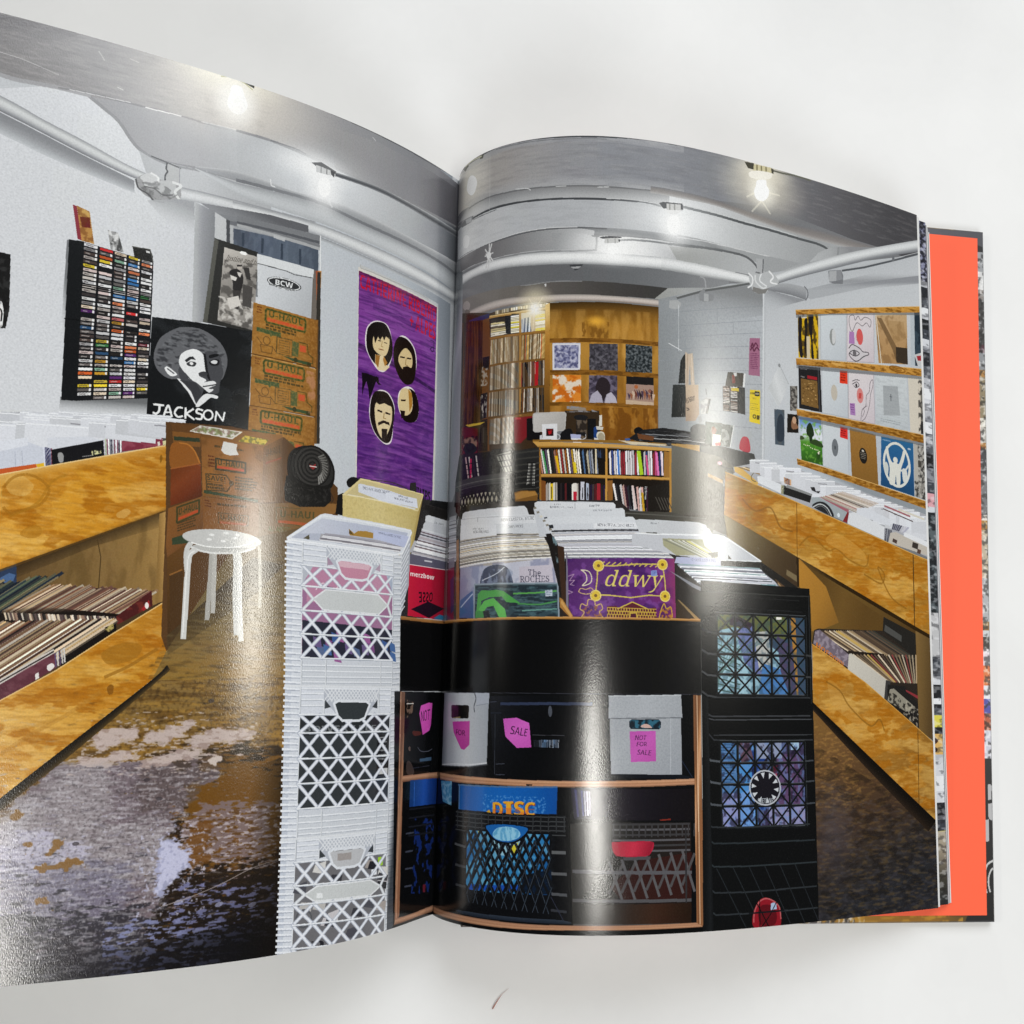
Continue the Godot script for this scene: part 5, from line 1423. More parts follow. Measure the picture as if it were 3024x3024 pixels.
	grid_cover(k, [2195,557,2267,557,2266,628,2194,630], "1f2427", "4a5054a0", "a9aeb070", 14)
	grid_cover(k, [2004,644,2078,644,2077,715,2003,715], "e0d2c0", "d8832c", "c4661a", 50)
	var wn := grid_cover(k, [2098,644,2172,642,2171,714,2097,716], "4f4858", "6a6274", "38323f", 24)
	wn.shape([0.4, 0.08, 0.62, 0.12, 0.75, 0.35, 0.72, 0.6, 0.62, 0.7, 0.5, 0.95, 0.42, 0.72, 0.25, 0.62, 0.25, 0.35], "2a2226")
	wn.poly([0.0, 1.0, 0.1, 0.7, 0.3, 0.55, 0.45, 0.75, 0.5, 1.0], "a9a4b4")
	wn.poly([0.55, 1.0, 0.62, 0.7, 0.78, 0.6, 0.95, 0.8, 1.0, 1.0], "b4afbc")
	var geo: Quad = k.quad([2196,642,2270,640,2270,713,2194,715])
	geo.rect(0, 0, 1, 1, "a08476")
	geo.rect(0, 0, 1, 0.28, "1c1a1a")
	for i in 12:
		var u := 0.05 + 0.08 * i
		geo.poly([u, 0.4 + 0.2 * k.rng.randf(), u + 0.12, 0.5 + 0.2 * k.rng.randf(), u + 0.06, 0.85], k.pick(["3a2426", "6a3a30", "8f5a40", "c8b09a", "4a3a4a", "2a2022"]))
	geo.ell(0.36, 0.37, 0.07, 0.07, "a8623a")
	geo.ell(0.85, 0.5, 0.06, 0.06, "8a5a4a")
	geo.poly([0, 0.85, 1, 0.9, 1, 1, 0, 1], "c0a890")
	k.lin([1998,452,2139,449,2286,450,2285,473,2139,472,1998,476], [2139,449,2140,479], ["3a2a12c0", "6a481c00"])
	# ---- counter things
	k.poly([2035,738,2124,736,2129,813,2034,811], "35281a")
	k.quad([2040,726,2089,728,2122,740,2040,742]).mottle("8a8a90", 60, 8, 0.5, 0.56)
	k.poly([2051,725,2089,730,2090,738,2048,737], "8c8c92c0")
	k.poly([2065,753,2089,752,2091,803,2063,804], "17171a")
	k.ell([2076,755], 18, 7, "1c1c1e")
	k.poly([2066,762,2090,762,2091,794,2064,794], "2c2520")
	k.mottle([2065,762,2092,762,2091,810,2063,810], "8a7a6a90", 16, 30, 0.55, 0.62)
	k.poly([2093,758,2115,758,2115,809,2093,810], "121214")
	k.shape([2034,788,2050,786,2056,801,2053,815,2025,814,2022,801], "141416")
	k.poly([1934,757,1951,755,1977,810,1977,818,1934,814], "121012")
	k.poly([1951,745,1957,742,2035,741,2039,746,2036,785,2031,791,1957,794,1951,790,1950,752], "b9b6b3")
	k.lin([1953,746,2036,743,2034,788,1954,793], [1957,745,2031,788], ["c8c5c2", "bcb8b4", "aaa6a2"])
	k.poly([1975,773,2015,772,2014,815,1976,816], "dfdfe2")
	k.poly([1986,785,2005,785,2005,804,1986,804], "2a1214")
	k.poly([1991,791,2001,790,1999,799,1992,800], "b01c20")
	k.line([1989,788,2003,788], 1.6, "8a2a2a")
	k.poly([1969,802,1975,801,1976,815,1969,815], "d4d4d8")
	k.curve([2015,799,2022,804,2020,811,2013,814], 1.6, "d8d8dc")
	k.poly([2049,799,2076,800,2075,812,2050,812], "a9aed0")
	k.poly([2050,810,2077,810,2077,821,2056,822], "dcdce0")
	k.curve([2078,813,2088,808,2088,800], 1.6, "d0d0d4")
	k.shape([2109,783,2114,778,2118,786,2119,809,2112,814,2109,803], "1d3a74")
	k.poly([2124,748,2131,747,2131,776,2123,777], "d8d4cc")
	k.shape([2118,793,2133,791,2138,801,2136,818,2121,819,2117,809], "d6d0c0")
	k.poly([2115,777,2134,778,2133,786,2117,786], "c9c5bc")
	k.ell([2128,805], 9, 12, "a49a84")
	k.poly([2110,807,2121,809,2121,818,2109,818], "cfcfd2")
	k.poly([1950,818,2047,821,2174,822,2355,822,2452,819,2452,825,2355,830,2174,830,1965,834], "c99a50")
	k.poly([1950,818,2047,819,2174,819,2315,816,2315,809,2171,811,2047,814,1950,813], "8a6226")
	k.poly([1965,830,2174,831,2308,829,2308,833,2174,835,1965,835], "a87830")
	# records on the counter
	k.shape([2215,781,2227,773,2240,779,2240,789,2220,792], "121214")
	k.poly([2240,779,2294,770,2453,776,2491,799,2308,816,2301,810,2227,811,2200,805,2220,790], "1c1c1e")
	k.mottle([2240,779,2453,776,2483,796,2308,814,2227,811], "9a9ca060", 120, 8, 0.5, 0.6)
	k.line([2247,790,2357,787,2472,792], 2.0, "8a8c90")
	k.line([2253,801,2357,797,2479,800], 2.0, "b4b4b4")
	k.poly([2223,790,2270,795,2267,806,2227,804], "6a4228")
	k.poly([2190,805,2204,804,2205,809,2192,811], "3a5a9a")
	k.poly([2171,810,2200,812,2304,813,2301,817,2207,820], "d2c4a8")
	# ---- low bookcase
	k.poly([1965,834,2308,833,2314,841,2313,985,1964,970], "1a140f")
	k.lin([1968,836,2142,833,2141,903,1971,903], [1970,842,2139,840], ["2a1d10", "1d150d"])
	k.lin([2143,835,2313,830,2312,899,2143,905], [2145,839,2308,829], ["1d150d", "241a10"])
	var bk := ["c9962c", "e2d8c8", "2a2a2c", "8a2c2c", "d8c8b0", "1c1c1e", "a05a20", "e8e2d8", "6a5a78", "d4a83a", "b07c6a"]
	var s1: Quad = k.quad([1970,836,2139,834,2138,900,1973,902])
	for i in 30:
		var u := i / 30.0
		s1.poly([u - 0.03, 0.02 + 0.25 * k.rng.randf() * k.rng.randf(), u - 0.005, 0.03, u + 0.028, 1, u + 0.004, 1], k.jag(k.pick(bk if i < 20 else ["4a6a92", "7a86a0", "b4b8c0", "2c3a54", "c9c0a8", "1c1c20"]), 0.15))
	s1.poly([0.02, 0.1, 0.05, 0.1, 0.1, 1, 0.075, 1], "4e9a60")
	s1.poly([0.0, 0.05, 0.02, 0.05, 0.07, 1, 0.045, 1], "e6e4e0")
	s1.poly([0.5, 0.55, 0.54, 0.55, 0.56, 0.98, 0.52, 0.98], "e0c828")
	s1.poly([0.22, 0.3, 0.26, 0.3, 0.3, 1, 0.265, 1], "e2b41e")
	s1.poly([0.84, 0.03, 0.865, 0.03, 0.87, 1, 0.845, 1], "ddd0b0")
	s1.poly([0.87, 0.35, 1, 0.4, 1, 1, 0.9, 1], "15110d")
	var s2: Quad = k.quad([2148,836,2295,830,2295,895,2149,901])
	var tone2 := ["1c1c22", "d6d4d8", "3a4a8a", "e8e4ea", "8a2a34", "e2dce0", "20202a", "c04a7a", "d4d0e0", "2a3a6a"]
	for i in 24:
		var u := i / 24.0
		s2.poly([u, 0.02 + 0.3 * k.rng.randf() * k.rng.randf(), u + 0.034, 0.03, u + 0.038, 1, u + 0.004, 1], k.jag(k.pick(tone2), 0.12))
	s2.poly([0.14, 0.0, 0.175, 0.0, 0.19, 1, 0.155, 1], "3f74c0")
	s2.poly([0.5, 0.04, 0.57, 0.04, 0.62, 1, 0.55, 1], "a8cc28")
	s2.poly([0.85, 0.08, 0.89, 0.08, 0.92, 1, 0.88, 1], "e07ab8")
	s2.poly([0.66, 0.2, 0.69, 0.2, 0.73, 1, 0.69, 1], "d85a8a")
	s2.poly([0.94, 0.02, 0.97, 0.02, 1, 1, 0.965, 1], "e8d4e0")
	k.poly([2297,831,2313,832,2311,899,2295,898], "9a6c30")
	k.poly([1970,903,2141,903,2312,899,2356,896,2356,904,2312,906,2141,910,1969,910], "c39448")
	k.line([1970,911,2141,911,2312,906], 2.0, "7a5420")
	k.poly([1965,835,1971,835,1972,970,1966,970], "9c6c2e")
	k.poly([2139,833,2144,834,2143,973,2137,973], "c08f44")
	k.poly([2312,829,2318,829,2317,988,2310,989], "b5853c")
	var s3: Quad = k.quad([1972,919,2138,922,2137,975,1972,975])
	for i in 28:
		var u := i / 28.0
		s3.poly([u, 0.08 + 0.15 * k.rng.randf(), u + 0.03, 0.1, u + 0.03, 1, u, 1], k.jag(k.pick(["16161a", "2a2226", "d8d4cc", "1c1a20", "5a2024", "3a3034", "121216", "b4aca4", "241c3a"]), 0.12))
	s3.rect(0.14, 0.15, 0.18, 1, "e2c024")
	s3.rect(0.49, 0.1, 0.54, 1, "e2dcd4")
	s3.rect(0.49, 0.5, 0.54, 1, "b82438")
	s3.rect(0.6, 0.02, 0.66, 1, "c9cad4")
	s3.rect(0.69, 0.08, 0.73, 1, "b4bed0")
	s3.rect(0.86, 0.06, 0.92, 1, "9a2430")
	for u in [0.155, 0.63, 0.71]:
		s3.rect(u - 0.005, 0.3, u + 0.008, 0.85, "2a2a2c")
	s3.poly([0, 0.0, 0.07, 0.05, 0.07, 1, 0, 1], "7c4a22")
	var s4: Quad = k.quad([2155,918,2252,926,2251,993,2166,984])
	for i in 15:
		var u := i / 15.0
		s4.poly([u, 0.05 + 0.1 * k.rng.randf(), u + 0.06, 0.05, u + 0.075, 1, u + 0.02, 1], k.jag(k.pick(["17171b", "2a2a30", "d6d2d0", "3a1c2c", "101014", "8a8484", "c8a098"]), 0.12))
	s4.poly([0.54, 0.05, 0.6, 0.05, 0.66, 0.95, 0.58, 0.95], "d8c4c0")
	s4.poly([0.8, 0.25, 0.86, 0.25, 0.9, 1, 0.83, 1], "c49a28")
	k.quad([2247,926,2249,961,2240,961,2239,927]).rect(0, 0, 1, 1, "1a1a1e")
	k.quad([2249,927,2248,961,2240,961,2241,927]).text("DJ Screw", 0.0, 0.05, 1.0, 0.9, "dcdcdc")
	k.poly([2143,917,2157,915,2157,966,2144,973], "8a5c2a")
	k.poly([2252,926,2311,912,2310,989,2251,993], "1c1814")
	for i in 5:
		k.line([[2272,953][0] + i * 8, [2272,953][1], [2287,984][0] + i * 8, [2287,984][1]], 2.5, "4a4640")
	# beyond the bookcase, towards the window crates
	k.poly([2318,809,2400,806,2400,821,2318,828], "b58f52")
	k.lin([2319,831,2393,828,2391,951,2318,892], [2321,860,2392,870], ["3a3026", "4c4438"])
	k.poly([2318,888,2354,888,2354,894,2318,896], "d8a8b0")
	k.poly([2318,907,2392,906,2489,910,2487,1041,2317,988], "3c352c")
	k.line([2351,890,2351,986], 5.2, "9c7638")
	# ---- dark crates on the left of the bookcase
	k.poly([1703,833,1830,838,1834,832,1875,832,1903,840,1967,833,1967,970,1949,989,1680,972,1684,905], "22211f")
	var cb: Quad = k.quad([1721,842,1799,844,1797,898,1724,903])
	cb.spines(11, 0, 1, ["15151a", "b4aca8", "2a2428", "c8a8a8", "1c1c20", "a02840"], 0.25, -0.15)
	cb.rect(0.38, 0.1, 0.48, 1, "b0244a")
	for v in [0.3, 0.55, 0.8]:
		cb.rect(0, v, 1, v + 0.04, "161616")
	k.poly([1844,849,1889,839,1893,898,1871,897], "8a8a80")
	for i in 9:
		k.line([[1844,851][0] + i * 9, [1844,848][1] + i * 1, [1864,896][0] + i * 9, [1864,896][1]], 3, "2c2c2a")
	for i in 8:
		k.line([[1842,851][0], [1842,851][1] + i * 16, [1898,846][0], [1898,846][1] + i * 16], 3, "2c2c2a")
	k.quad([1896,840,1967,835,1966,938,1898,936]).shade(["2a2a2a", "1c1c1c"])
	for i in 9:
		k.line([[1903,843][0], [1903,847][1] + i * 16, [1967,839][0], [1967,842][1] + i * 16], 4, "3c3b38")
	k.quad([1939,874,1957,874,1956,932,1933,931]).spines(6, 0, 1, ["b4b2ac", "3a3a38", "8a8880"], 0.3)
	for i in 9:
		k.line([[1935,874][0], [1935,874][1] + i * 8, [1957,874][0], [1957,874][1] + i * 8], 3, "1c1c1c")
	k.poly([1688,905,1806,899,1875,897,1875,923,1806,925,1686,932], "3c3c3a")
	k.line([1687,919,1806,912,1882,910], 2.6, "5c5c58")
	k.line([1687,927,1806,920,1882,918], 2.0, "15151480")
	k.poly([1711,952,1806,944,1853,947,1857,986,1715,989], "a8a090")
	for i in 12:
		var a: Array = [1704,955,1857,948]
		var x: float = lerpf(a[0], a[2], i / 11.0)
		k.line([x - 12, a[1] - 15, x + 20, a[1] + 70], 6, "1c1b1a")
		k.line([x + 20, a[1] - 15, x - 14, a[1] + 70], 6, "1c1b1a")
	k.poly([1686,932,1710,935,1716,1009,1689,986], "3a1a1c")
	k.poly([1899,949,1917,945,1956,946,1963,957,1961,976,1946,998,1903,997], "7a5426")
	k.poly([1901,953,1918,947,1956,948,1962,957,1903,969], "a87a3c")


func draw_bulbs(k: Ink) -> void:
	# bulbs of the second and third vault
	k.glow([2329,207], 230, 110, "eceef0b0")
	k.glow([2333,224], 70, 90, "ffffffe0")
	k.glow([2162,300], 170, 70, "fafafab0")
	k.glow([2162,310], 60, 50, "ffffffe0")
	k.glow([1737,77], 110, 130, "f8f4e8b0")
	k.glow([1714,220], 90, 90, "f6f6f6b0")
	k.shape([1746,45,1764,59,1770,79,1759,100,1741,102,1719,81,1719,59,1729,45], "ffffff")
	k.shape([1713,209,1735,220,1735,238,1725,249,1702,239,1697,217], "ffffff")
	k.poly([1683,0,1712,0,1728,9,1704,17], "55564a")
	k.poly([1780,2,1798,2,1795,13,1783,12], "55564a")
	k.curve([1704,2,1742,2,1788,5], 3.9, "c9c8b0")
	k.poly([1679,167,1711,161,1755,166,1746,181,1712,180,1685,176], "8c8d8e")
	k.poly([1711,163,1746,167,1746,181,1719,177], "c6c7c8")
	k.poly([2291,168,2302,163,2358,160,2360,176,2302,181], "6c6d6f")
	k.poly([2312,166,2353,163,2353,180,2312,183], "d5d5d4")
	k.line([2321,166,2321,182], 3.3, "a4a4a2")
	k.line([2335,165,2335,181], 3.3, "a4a4a2")
	k.poly([2303,181,2315,183,2353,179,2358,180,2336,193,2315,193], "f0f0f0")
	k.shape([2319,201,2344,197,2350,221,2343,240,2329,246,2317,239,2313,223], "ffffff")
	k.shape([2131,275,2157,271,2183,271,2186,274,2160,277,2138,279], "5e5f61")
	k.poly([2143,278,2179,274,2179,288,2142,291], "cfcfce")
	k.line([2151,277,2151,290], 2.9, "a4a4a2")
	k.line([2170,276,2170,289], 2.9, "a4a4a2")
	k.poly([2179,278,2184,279,2182,286,2179,284], "5e5f61")
	k.shape([2153,301,2171,299,2174,311,2163,320,2153,316], "ffffff")


func shelf_rail(k: Ink, f: Array) -> void:     # an oak rail that holds the sleeves
	k.lin(f, [f[0], f[1], f[6], f[7]], ["c08a3c", "b07a30", "94621f"])
	k.mottle(f, "6a4210b0", 60, 9, 0.52, 0.6)
	k.mottle(f, "d8a65480", 50, 8, 0.55, 0.65)
	k.line([f[0], f[1], f[2], f[3]], 2, "d6ac68")


func draw_right_shelves(k: Ink) -> void:
	# ---- things pinned to the far wall
	k.line([2343,437,2342,561], 1.5, "c4c8cb")
	k.line([2314,544,2350,559], 2.2, "d8dadc")
	k.poly([2356,571,2362,565,2362,645,2340,648,2347,587], "222424")
	k.poly([2324,653,2362,649,2360,735,2319,740], "292b2b")
	k.lin([2324,653,2362,649,2360,735,2319,740], [2324,664,2360,728], ["2f3232", "202222"])
	k.poly([2361,561,2370,566,2383,562,2388,650,2377,651,2374,591,2369,652,2360,653], "c2b09c")
	k.line([2368,566,2365,651], 2.2, "a8927e")
	k.line([2379,568,2383,647], 2.2, "d6c8b6")
	k.lin([2361,650,2399,645,2400,724,2388,743,2360,746], [2363,660,2397,731], ["c4ad94", "b8a088", "a48c76"])
	k.quad([2362,684,2387,676,2387,691,2363,703]).text("LOBBOT", 0, 0, 1, 0.8, "4a3e34")
	k.curve([2362,711,2368,712,2370,715,2364,717], 2.6, "4a3e34")
	k.poly([2404,689,2423,676,2435,678,2422,721,2405,723], "b4b4b4")
	k.poly([2429,679,2436,679,2425,721,2420,719], "3a3a3c")
	k.mottle([2404,689,2423,676,2432,679,2420,721,2405,723], "77777a90", 16, 16, 0.5, 0.56)
	k.line([2421,654,2423,668], 3.0, "6a6c6e")
	k.poly([2397,731,2405,727,2409,741,2399,750], "8a8c8e")
	# tape rack
	k.poly([2490,599,2518,597,2543,596,2543,633,2481,639], "3f3a33")
	k.poly([2541,596,2547,596,2543,634,2537,634], "dcdcdc")
	k.poly([2503,605,2512,604,2513,627,2503,628], "7a3a30")
	k.poly([2507,599,2518,597,2518,607,2511,608], "c8c8c8")
	var tr: Quad = k.quad([2473,640,2525,635,2524,707,2473,706])
	tr.rect(0, 0, 1, 1, "1c1918")
	for c in 2:
		for r in 16:
			var b: Color = k.pick(["c8bcb4", "e0dcd8", "6a5448", "8a4a3a", "b8a89c", "3a302c", "d8d0c8"])
			tr.rect(c * 0.48 + 0.03, r / 16.0 + 0.01, c * 0.48 + 0.42, (r + 0.75) / 16.0, k.jag(b, 0.15))
	tr.rect(0.55, 0.05, 0.98, 0.12, "c9b030")
	tr.rect(0.55, 0.12, 0.98, 0.17, "c9b030")
	k.poly([2525,635,2544,635,2544,709,2524,707], "2a2a2b")
	# pink flyer, yellow flyer
	k.poly([2562,496,2596,491,2594,597,2557,598,2559,548], "9c6480")
	var pf: Quad = k.quad([2562,496,2596,491,2594,597,2558,598])
	pf.curve([0.15, 0.25, 0.3, 0.15, 0.4, 0.24, 0.6, 0.14, 0.8, 0.22], 4, "5c2440")
	pf.curve([0.1, 0.34, 0.3, 0.26, 0.45, 0.36, 0.7, 0.26, 0.95, 0.33], 4, "5c2440")
	pf.print_lines(0.1, 0.42, 0.95, 0.85, 9, "74385a", 0.5)
	k.poly([2560,638,2594,636,2592,729,2557,726], "dfc526")
	var yf: Quad = k.quad([2560,638,2594,636,2592,729,2557,726])
	yf.text("cons", 0.05, 0.08, 0.5, 0.14, "3a3418")
	yf.rect(0.5, 0.04, 0.95, 0.18, "24231c")
	yf.text("onto", 0.55, 0.07, 0.9, 0.14, "e8e0b0")
	yf.print_lines(0.3, 0.24, 0.7, 0.3, 2, "8a7a20", 0.5)
	yf.print_lines(0.05, 0.42, 0.95, 0.66, 4, "a08c20", 0.3)
	yf.hoop(0.48, 0.81, 0.13, 0.05, 3, "4a4214")
	yf.rect(0.7, 0.75, 0.95, 0.88, "4a4214")
	# paper sheet, cards
	k.poly([2661,554,2676,581,2692,604,2682,627,2658,671,2650,669,2626,631,2621,628], "c9ccce")
	k.lin([2661,554,2676,581,2692,604,2682,627,2658,671,2626,631,2621,628], [2627,627,2685,603], ["bfc2c4", "d4d6d8", "c2c5c8"])
	k.line([2661,554,2692,604], 1.5, "9a9c9e")
	k.ell([2661,557], 4, 5, "8a8c8e")
	k.poly([2697,609,2723,606,2722,676,2696,678], "8a8680")
	k.mottle([2697,609,2723,606,2722,676,2696,678], "2f2c2ac0", 14, 20, 0.5, 0.56)
	k.poly([2641,681,2676,679,2674,778,2642,778], "46525e")
	k.mottle([2641,681,2676,679,2674,778,2642,778], "5a5a5890", 24, 40, 0.5, 0.6)
	k.shape([2651,709,2664,692,2673,710,2672,761,2648,764], "2a3440")
	k.poly([2686,688,2725,686,2724,737,2684,740], "17130f")
	k.shape([2700,707,2710,697,2718,712,2724,723,2702,728], "8a6248")
	k.ell([2710,703], 7, 10, "c09a7c")
	# shelf of pictures over the window crates
	k.shape([2376,760,2397,750,2422,755,2417,785,2379,793,2373,778], "4a4c4c")
	k.poly([2419,741,2470,740,2464,803,2416,800], "2c3a36")
	k.poly([2422,744,2469,742,2465,801,2420,798], "33443c")
	k.shape([2437,757,2443,752,2452,759,2448,771,2439,772], "8a5a4a")
	k.poly([2440,772,2465,772,2464,801,2438,804], "e0d6c8")
	k.poly([2447,795,2464,792,2464,801,2448,802], "b8403a")
	k.poly([2470,742,2507,742,2493,802,2466,801], "4f5450")
	k.mottle([2470,742,2507,742,2493,802,2466,801], "b4b6b4a0", 20, 30, 0.52, 0.6)
	k.line([2507,742,2494,801], 3.0, "d0d2d2")
	k.poly([2522,751,2566,750,2558,808,2517,809], "a9adb0")
	k.shape([2524,804,2529,777,2540,768,2554,774,2557,808], "b03040")
	k.lin([2400,806,2469,802,2521,808,2571,812,2580,844,2566,860,2459,860,2400,839], [2408,808,2548,858], ["4c4d4c", "383a3a", "2c2e2e"])
	k.lin([2318,813,2459,830,2521,861,2471,892,2470,985,2316,996], [2334,830,2449,950], ["6a6860", "5c594f", "4a463e"])
	k.curve([2461,852,2481,859,2507,859], 3.7, "2a2a2a")
	k.ell([2461,848], 7, 5, "d8a0b0")
	k.poly([2424,878,2469,892,2469,902,2424,887], "a8834c")
	k.poly([2424,889,2469,902,2468,985,2425,981], "3f3a32")
	# ---- three rows of sleeves on the wall
	var a: Quad = k.quad([2729,402,2809,386,2808,517,2729,524])
	a.rect(0, 0, 1, 1, "d0a81c")
	a.rect(0, 0, 0.42, 0.09, "d8d4c8")
	for p in [[0.05, 0.1, 0.2, 0.12, 0.16, 0.5, 0.22, 0.95, 0.05, 0.9], [0.3, 0.15, 0.45, 0.12, 0.42, 0.6, 0.38, 0.98, 0.28, 0.7, 0.33, 0.4], [0.55, 0.02, 0.72, 0.04, 0.66, 0.5, 0.72, 0.98, 0.6, 0.95, 0.6, 0.6, 0.5, 0.3]]:
		a.shape(p, "1c1a1c")
	a.mottle("2a2018c0", 14, 60, 0.56, 0.6)
	a.rect(0.4, 0.5, 0.55, 1, "cdbfa0")
	a.rect(0.93, 0, 1, 1, "c9c4b4")
	var w := [[2812,387,2911,364,2905,507,2811,517], [2813,543,2911,534,2909,670,2811,669], [2812,695,2907,700,2908,835,2811,819]]
	for f in w:
		k.lin(f, [f[0], f[1], f[4], f[5]], ["ccd2d6", "c8cdd2", "bcc2c8"])
		k.line(f + [f[0], f[1]], 2, "a9aeb3")
	k.ell([2857,445], 12, 24, "8f9290")
	k.shape([2855,427,2865,424,2869,443,2864,462,2855,461], "c9cacb")
	k.ell([2858,605], 12, 23, "bdb5a8")
	k.ell([2857,762], 12, 25, "6d7277")
	k.ell([2857,762], 3, 6, "4a4e52")
	k.poly([2881,537,2910,535,2910,573,2880,574], "dc3c22")
	k.quad([2881,537,2910,535,2910,573,2880,574]).print_lines(0.1, 0.1, 0.9, 0.9, 4, "8a1c12", 0.5)
	k.poly([2878,699,2906,700,2906,733,2877,730], "d8322c")
	k.quad([2878,699,2906,700,2906,733,2877,730]).print_lines(0.1, 0.1, 0.9, 0.9, 4, "84181a", 0.5)
	for f in [[2915,363,3021,339,3018,493,2909,507], [2914,536,3014,525,3015,674,2911,672]]:
		k.lin(f, [f[0], f[1], f[4], f[5]], ["d8d0d2", "d4ccd0", "c8bec4"])
		k.line(f + [f[0], f[1]], 2, "aaa2a8")
	k.ell([2962,426], 13, 24, "cf5a58")
	k.curve([2950,416,2947,433,2955,444], 1.9, "a8a0a0")
	k.poly([2921,417,2940,416,2941,451,2919,453], "a87ab0")
	k.curve([2921,385,2924,372,2940,367,2945,380,2957,366,2968,376,2985,364,3008,369,3004,390,2990,380,2973,392,2951,387,2933,415,2923,401,2921,385], 1.9, "6a6468")
	k.shape([2921,471,2940,455,2971,466,2990,469,2987,480,2959,497,2942,496,2926,486], "c9c4c8")
	k.curve([2918,467,2932,454,2960,460,2973,468,2993,467,2996,473,2976,482,2953,498,2936,499,2918,484,2937,470,2959,475,2942,486,2920,481], 2.6, "4a464a")
	k.ell([2940,478], 7, 8, "6a666a")
	k.curve([2929,561,2943,555,2957,555], 2.2, "5a565a")
	k.curve([2929,570,2946,561,2955,570,2942,578,2934,573], 2.2, "4a464a")
	k.ell([2944,571], 4, 5, "3a363a")
	k.ell([2958,599], 13, 22, "d08480")
	k.poly([2953,592,2964,591,2963,607,2952,608], "c04a48")
	k.poly([2917,626,2937,625,2938,660,2918,660], "a47ab0")
	k.quad([2917,626,2937,625,2938,660,2918,660]).print_lines(0.1, 0.1, 0.9, 0.9, 4, "7a4a88", 0.4)
	k.curve([2959,671,2965,640,2980,625,2983,596,2995,582,2999,557,3009,545,3010,563,3000,590,2994,623,2979,658,2964,672], 1.5, "5a5258")
	k.curve([2965,660,2974,643,2971,635,2985,625], 1.5, "6a6268")
	a = k.quad([3026,340,3161,310,3160,475,3036,491])
	a.rect(0, 0, 1, 1, "b59468")
	a.shade(["c0a27a", "b49064", "ac8658"])
	a.mottle("7a5a3870", 40, 50, 0.5, 0.7)
	a.rect(0, 0, 1, 0.07, "d4c4a8")
	a.poly([0.05, 0.1, 0.2, 0.12, 0.7, 0.72, 0.62, 0.95, 0.5, 0.7], "6a5236c0")
	a.poly([0.62, 0.66, 1, 0.68, 1, 1, 0.62, 0.97], "3a3026")
	a.poly([0.3, 0.15, 0.9, 0.2, 0.95, 0.5, 0.6, 0.6], "a0805470")
	a.line([0.02, 0, 0.1, 1], 3, "d8d0c0")
	a = k.quad([3177,306,3284,291,3278,468,3174,474])
	a.rect(0, 0, 1, 1, "24303a")
	a.mottle("3c4c58c0", 50, 60, 0.5, 0.6)
	a.rect(0, 0, 0.18, 1, "b4bcc2")
	a.poly([0.15, 0.8, 0.6, 0.72, 1, 0.85, 1, 1, 0.3, 1], "c4c4c4")
	a.poly([0.25, 0.82, 0.6, 0.78, 0.7, 0.88, 0.3, 0.9], "a03038")
	a = k.quad([2728,547,2808,541,2811,668,2728,667])
	a.rect(0, 0, 1, 1, "1f1e20")
	a.poly([0.1, 0.3, 0.84, 0.32, 0.85, 0.93, 0.1, 0.9], "77592f")
	for i in 60:
		var u := 0.1 + 0.74 * k.rng.randf()
		var v := 0.32 + 0.55 * k.rng.randf()
		a.rect(u, v, minf(u + 0.06, 0.84), v + 0.018, k.pick(["a07c48", "5c4220", "8a6838", "c09a60", "4a3418"]))
	a.poly([0.4, 0.21, 0.84, 0.23, 0.84, 0.3, 0.4, 0.285], "9c2028")
	a.text("tops", 0.1, 0.24, 0.28, 0.285, "b4b0ac")
	a.print_lines(0.06, 0.04, 0.5, 0.1, 2, "77777a", 0.4)
	a.rect(0.88, 0, 0.93, 1, "3c3c40")
	a = k.quad([3022,526,3153,512,3156,678,3019,673])
	a.rect(0, 0, 1, 1, "c6cbce")
	a.shade(["cacfd2", "c4c9cc", "bcc2c6"])
	a.poly([0.25, 0.22, 0.72, 0.21, 0.77, 0.75, 0.26, 0.8], "a3a7aa")
	a.mottle("8f939730", 60, 12, 0.52, 0.7)
	a.line([0.5, 0.38, 0.5, 0.5], 3, "5a5e62")
	a.line([0.46, 0.42, 0.54, 0.43], 2, "5a5e62")
	a.print_lines(0.15, 0.87, 0.8, 0.95, 2, "9aa0a4", 0.4)
	a = k.quad([3159,510,3272,501,3257,677,3162,677])
	a.rect(0, 0, 1, 1, "cfc6b8")
	a.rect(0.5, 0.15, 1, 0.75, "7a766e")
	a.mottle("2f2c2ac0", 24, 30, 0.5, 0.56)
	a.rect(0, 0, 0.4, 1, "d2cabc")
	a.rect(0.5, 0.75, 1, 1, "2c2c2c")
	a = k.quad([2727,691,2807,689,2810,818,2733,811])
	a.shade(["4a78b8", "7a9ccc", "b9c6d8", "c2cad0", "4f8a2c", "3f7c24", "356a20", "2f5a1c"])
	a.shape([0.5, 0.35, 0.8, 0.2, 1, 0.3, 1, 0.45, 0.6, 0.45], "d8dce4")
	a.shape([0.1, 0.3, 0.3, 0.25, 0.4, 0.4, 0.1, 0.42], "c8d2de")
	a.mottle("6aa03cc0", 30, 8, 0.62, 0.68)
	a.shape([0.34, 0.2, 0.5, 0.1, 0.62, 0.2, 0.66, 0.35, 0.58, 0.42, 0.54, 0.55, 0.46, 0.55, 0.42, 0.42, 0.32, 0.36], "1f2f1a")
	a.shape([0.0, 0.44, 0.1, 0.42, 0.2, 0.48, 0.0, 0.52], "3a4a28")
	a.shape([0.5, 0.5, 0.75, 0.45, 1, 0.52, 1, 0.6, 0.5, 0.56], "2f4422")
	for i in 10:
		a.ell(0.15 + 0.08 * i + 0.03 * k.rng.randf(), 0.58 + 0.04 * k.rng.randf() + 0.012 * i, 0.03, 0.012, "d8d6b8")
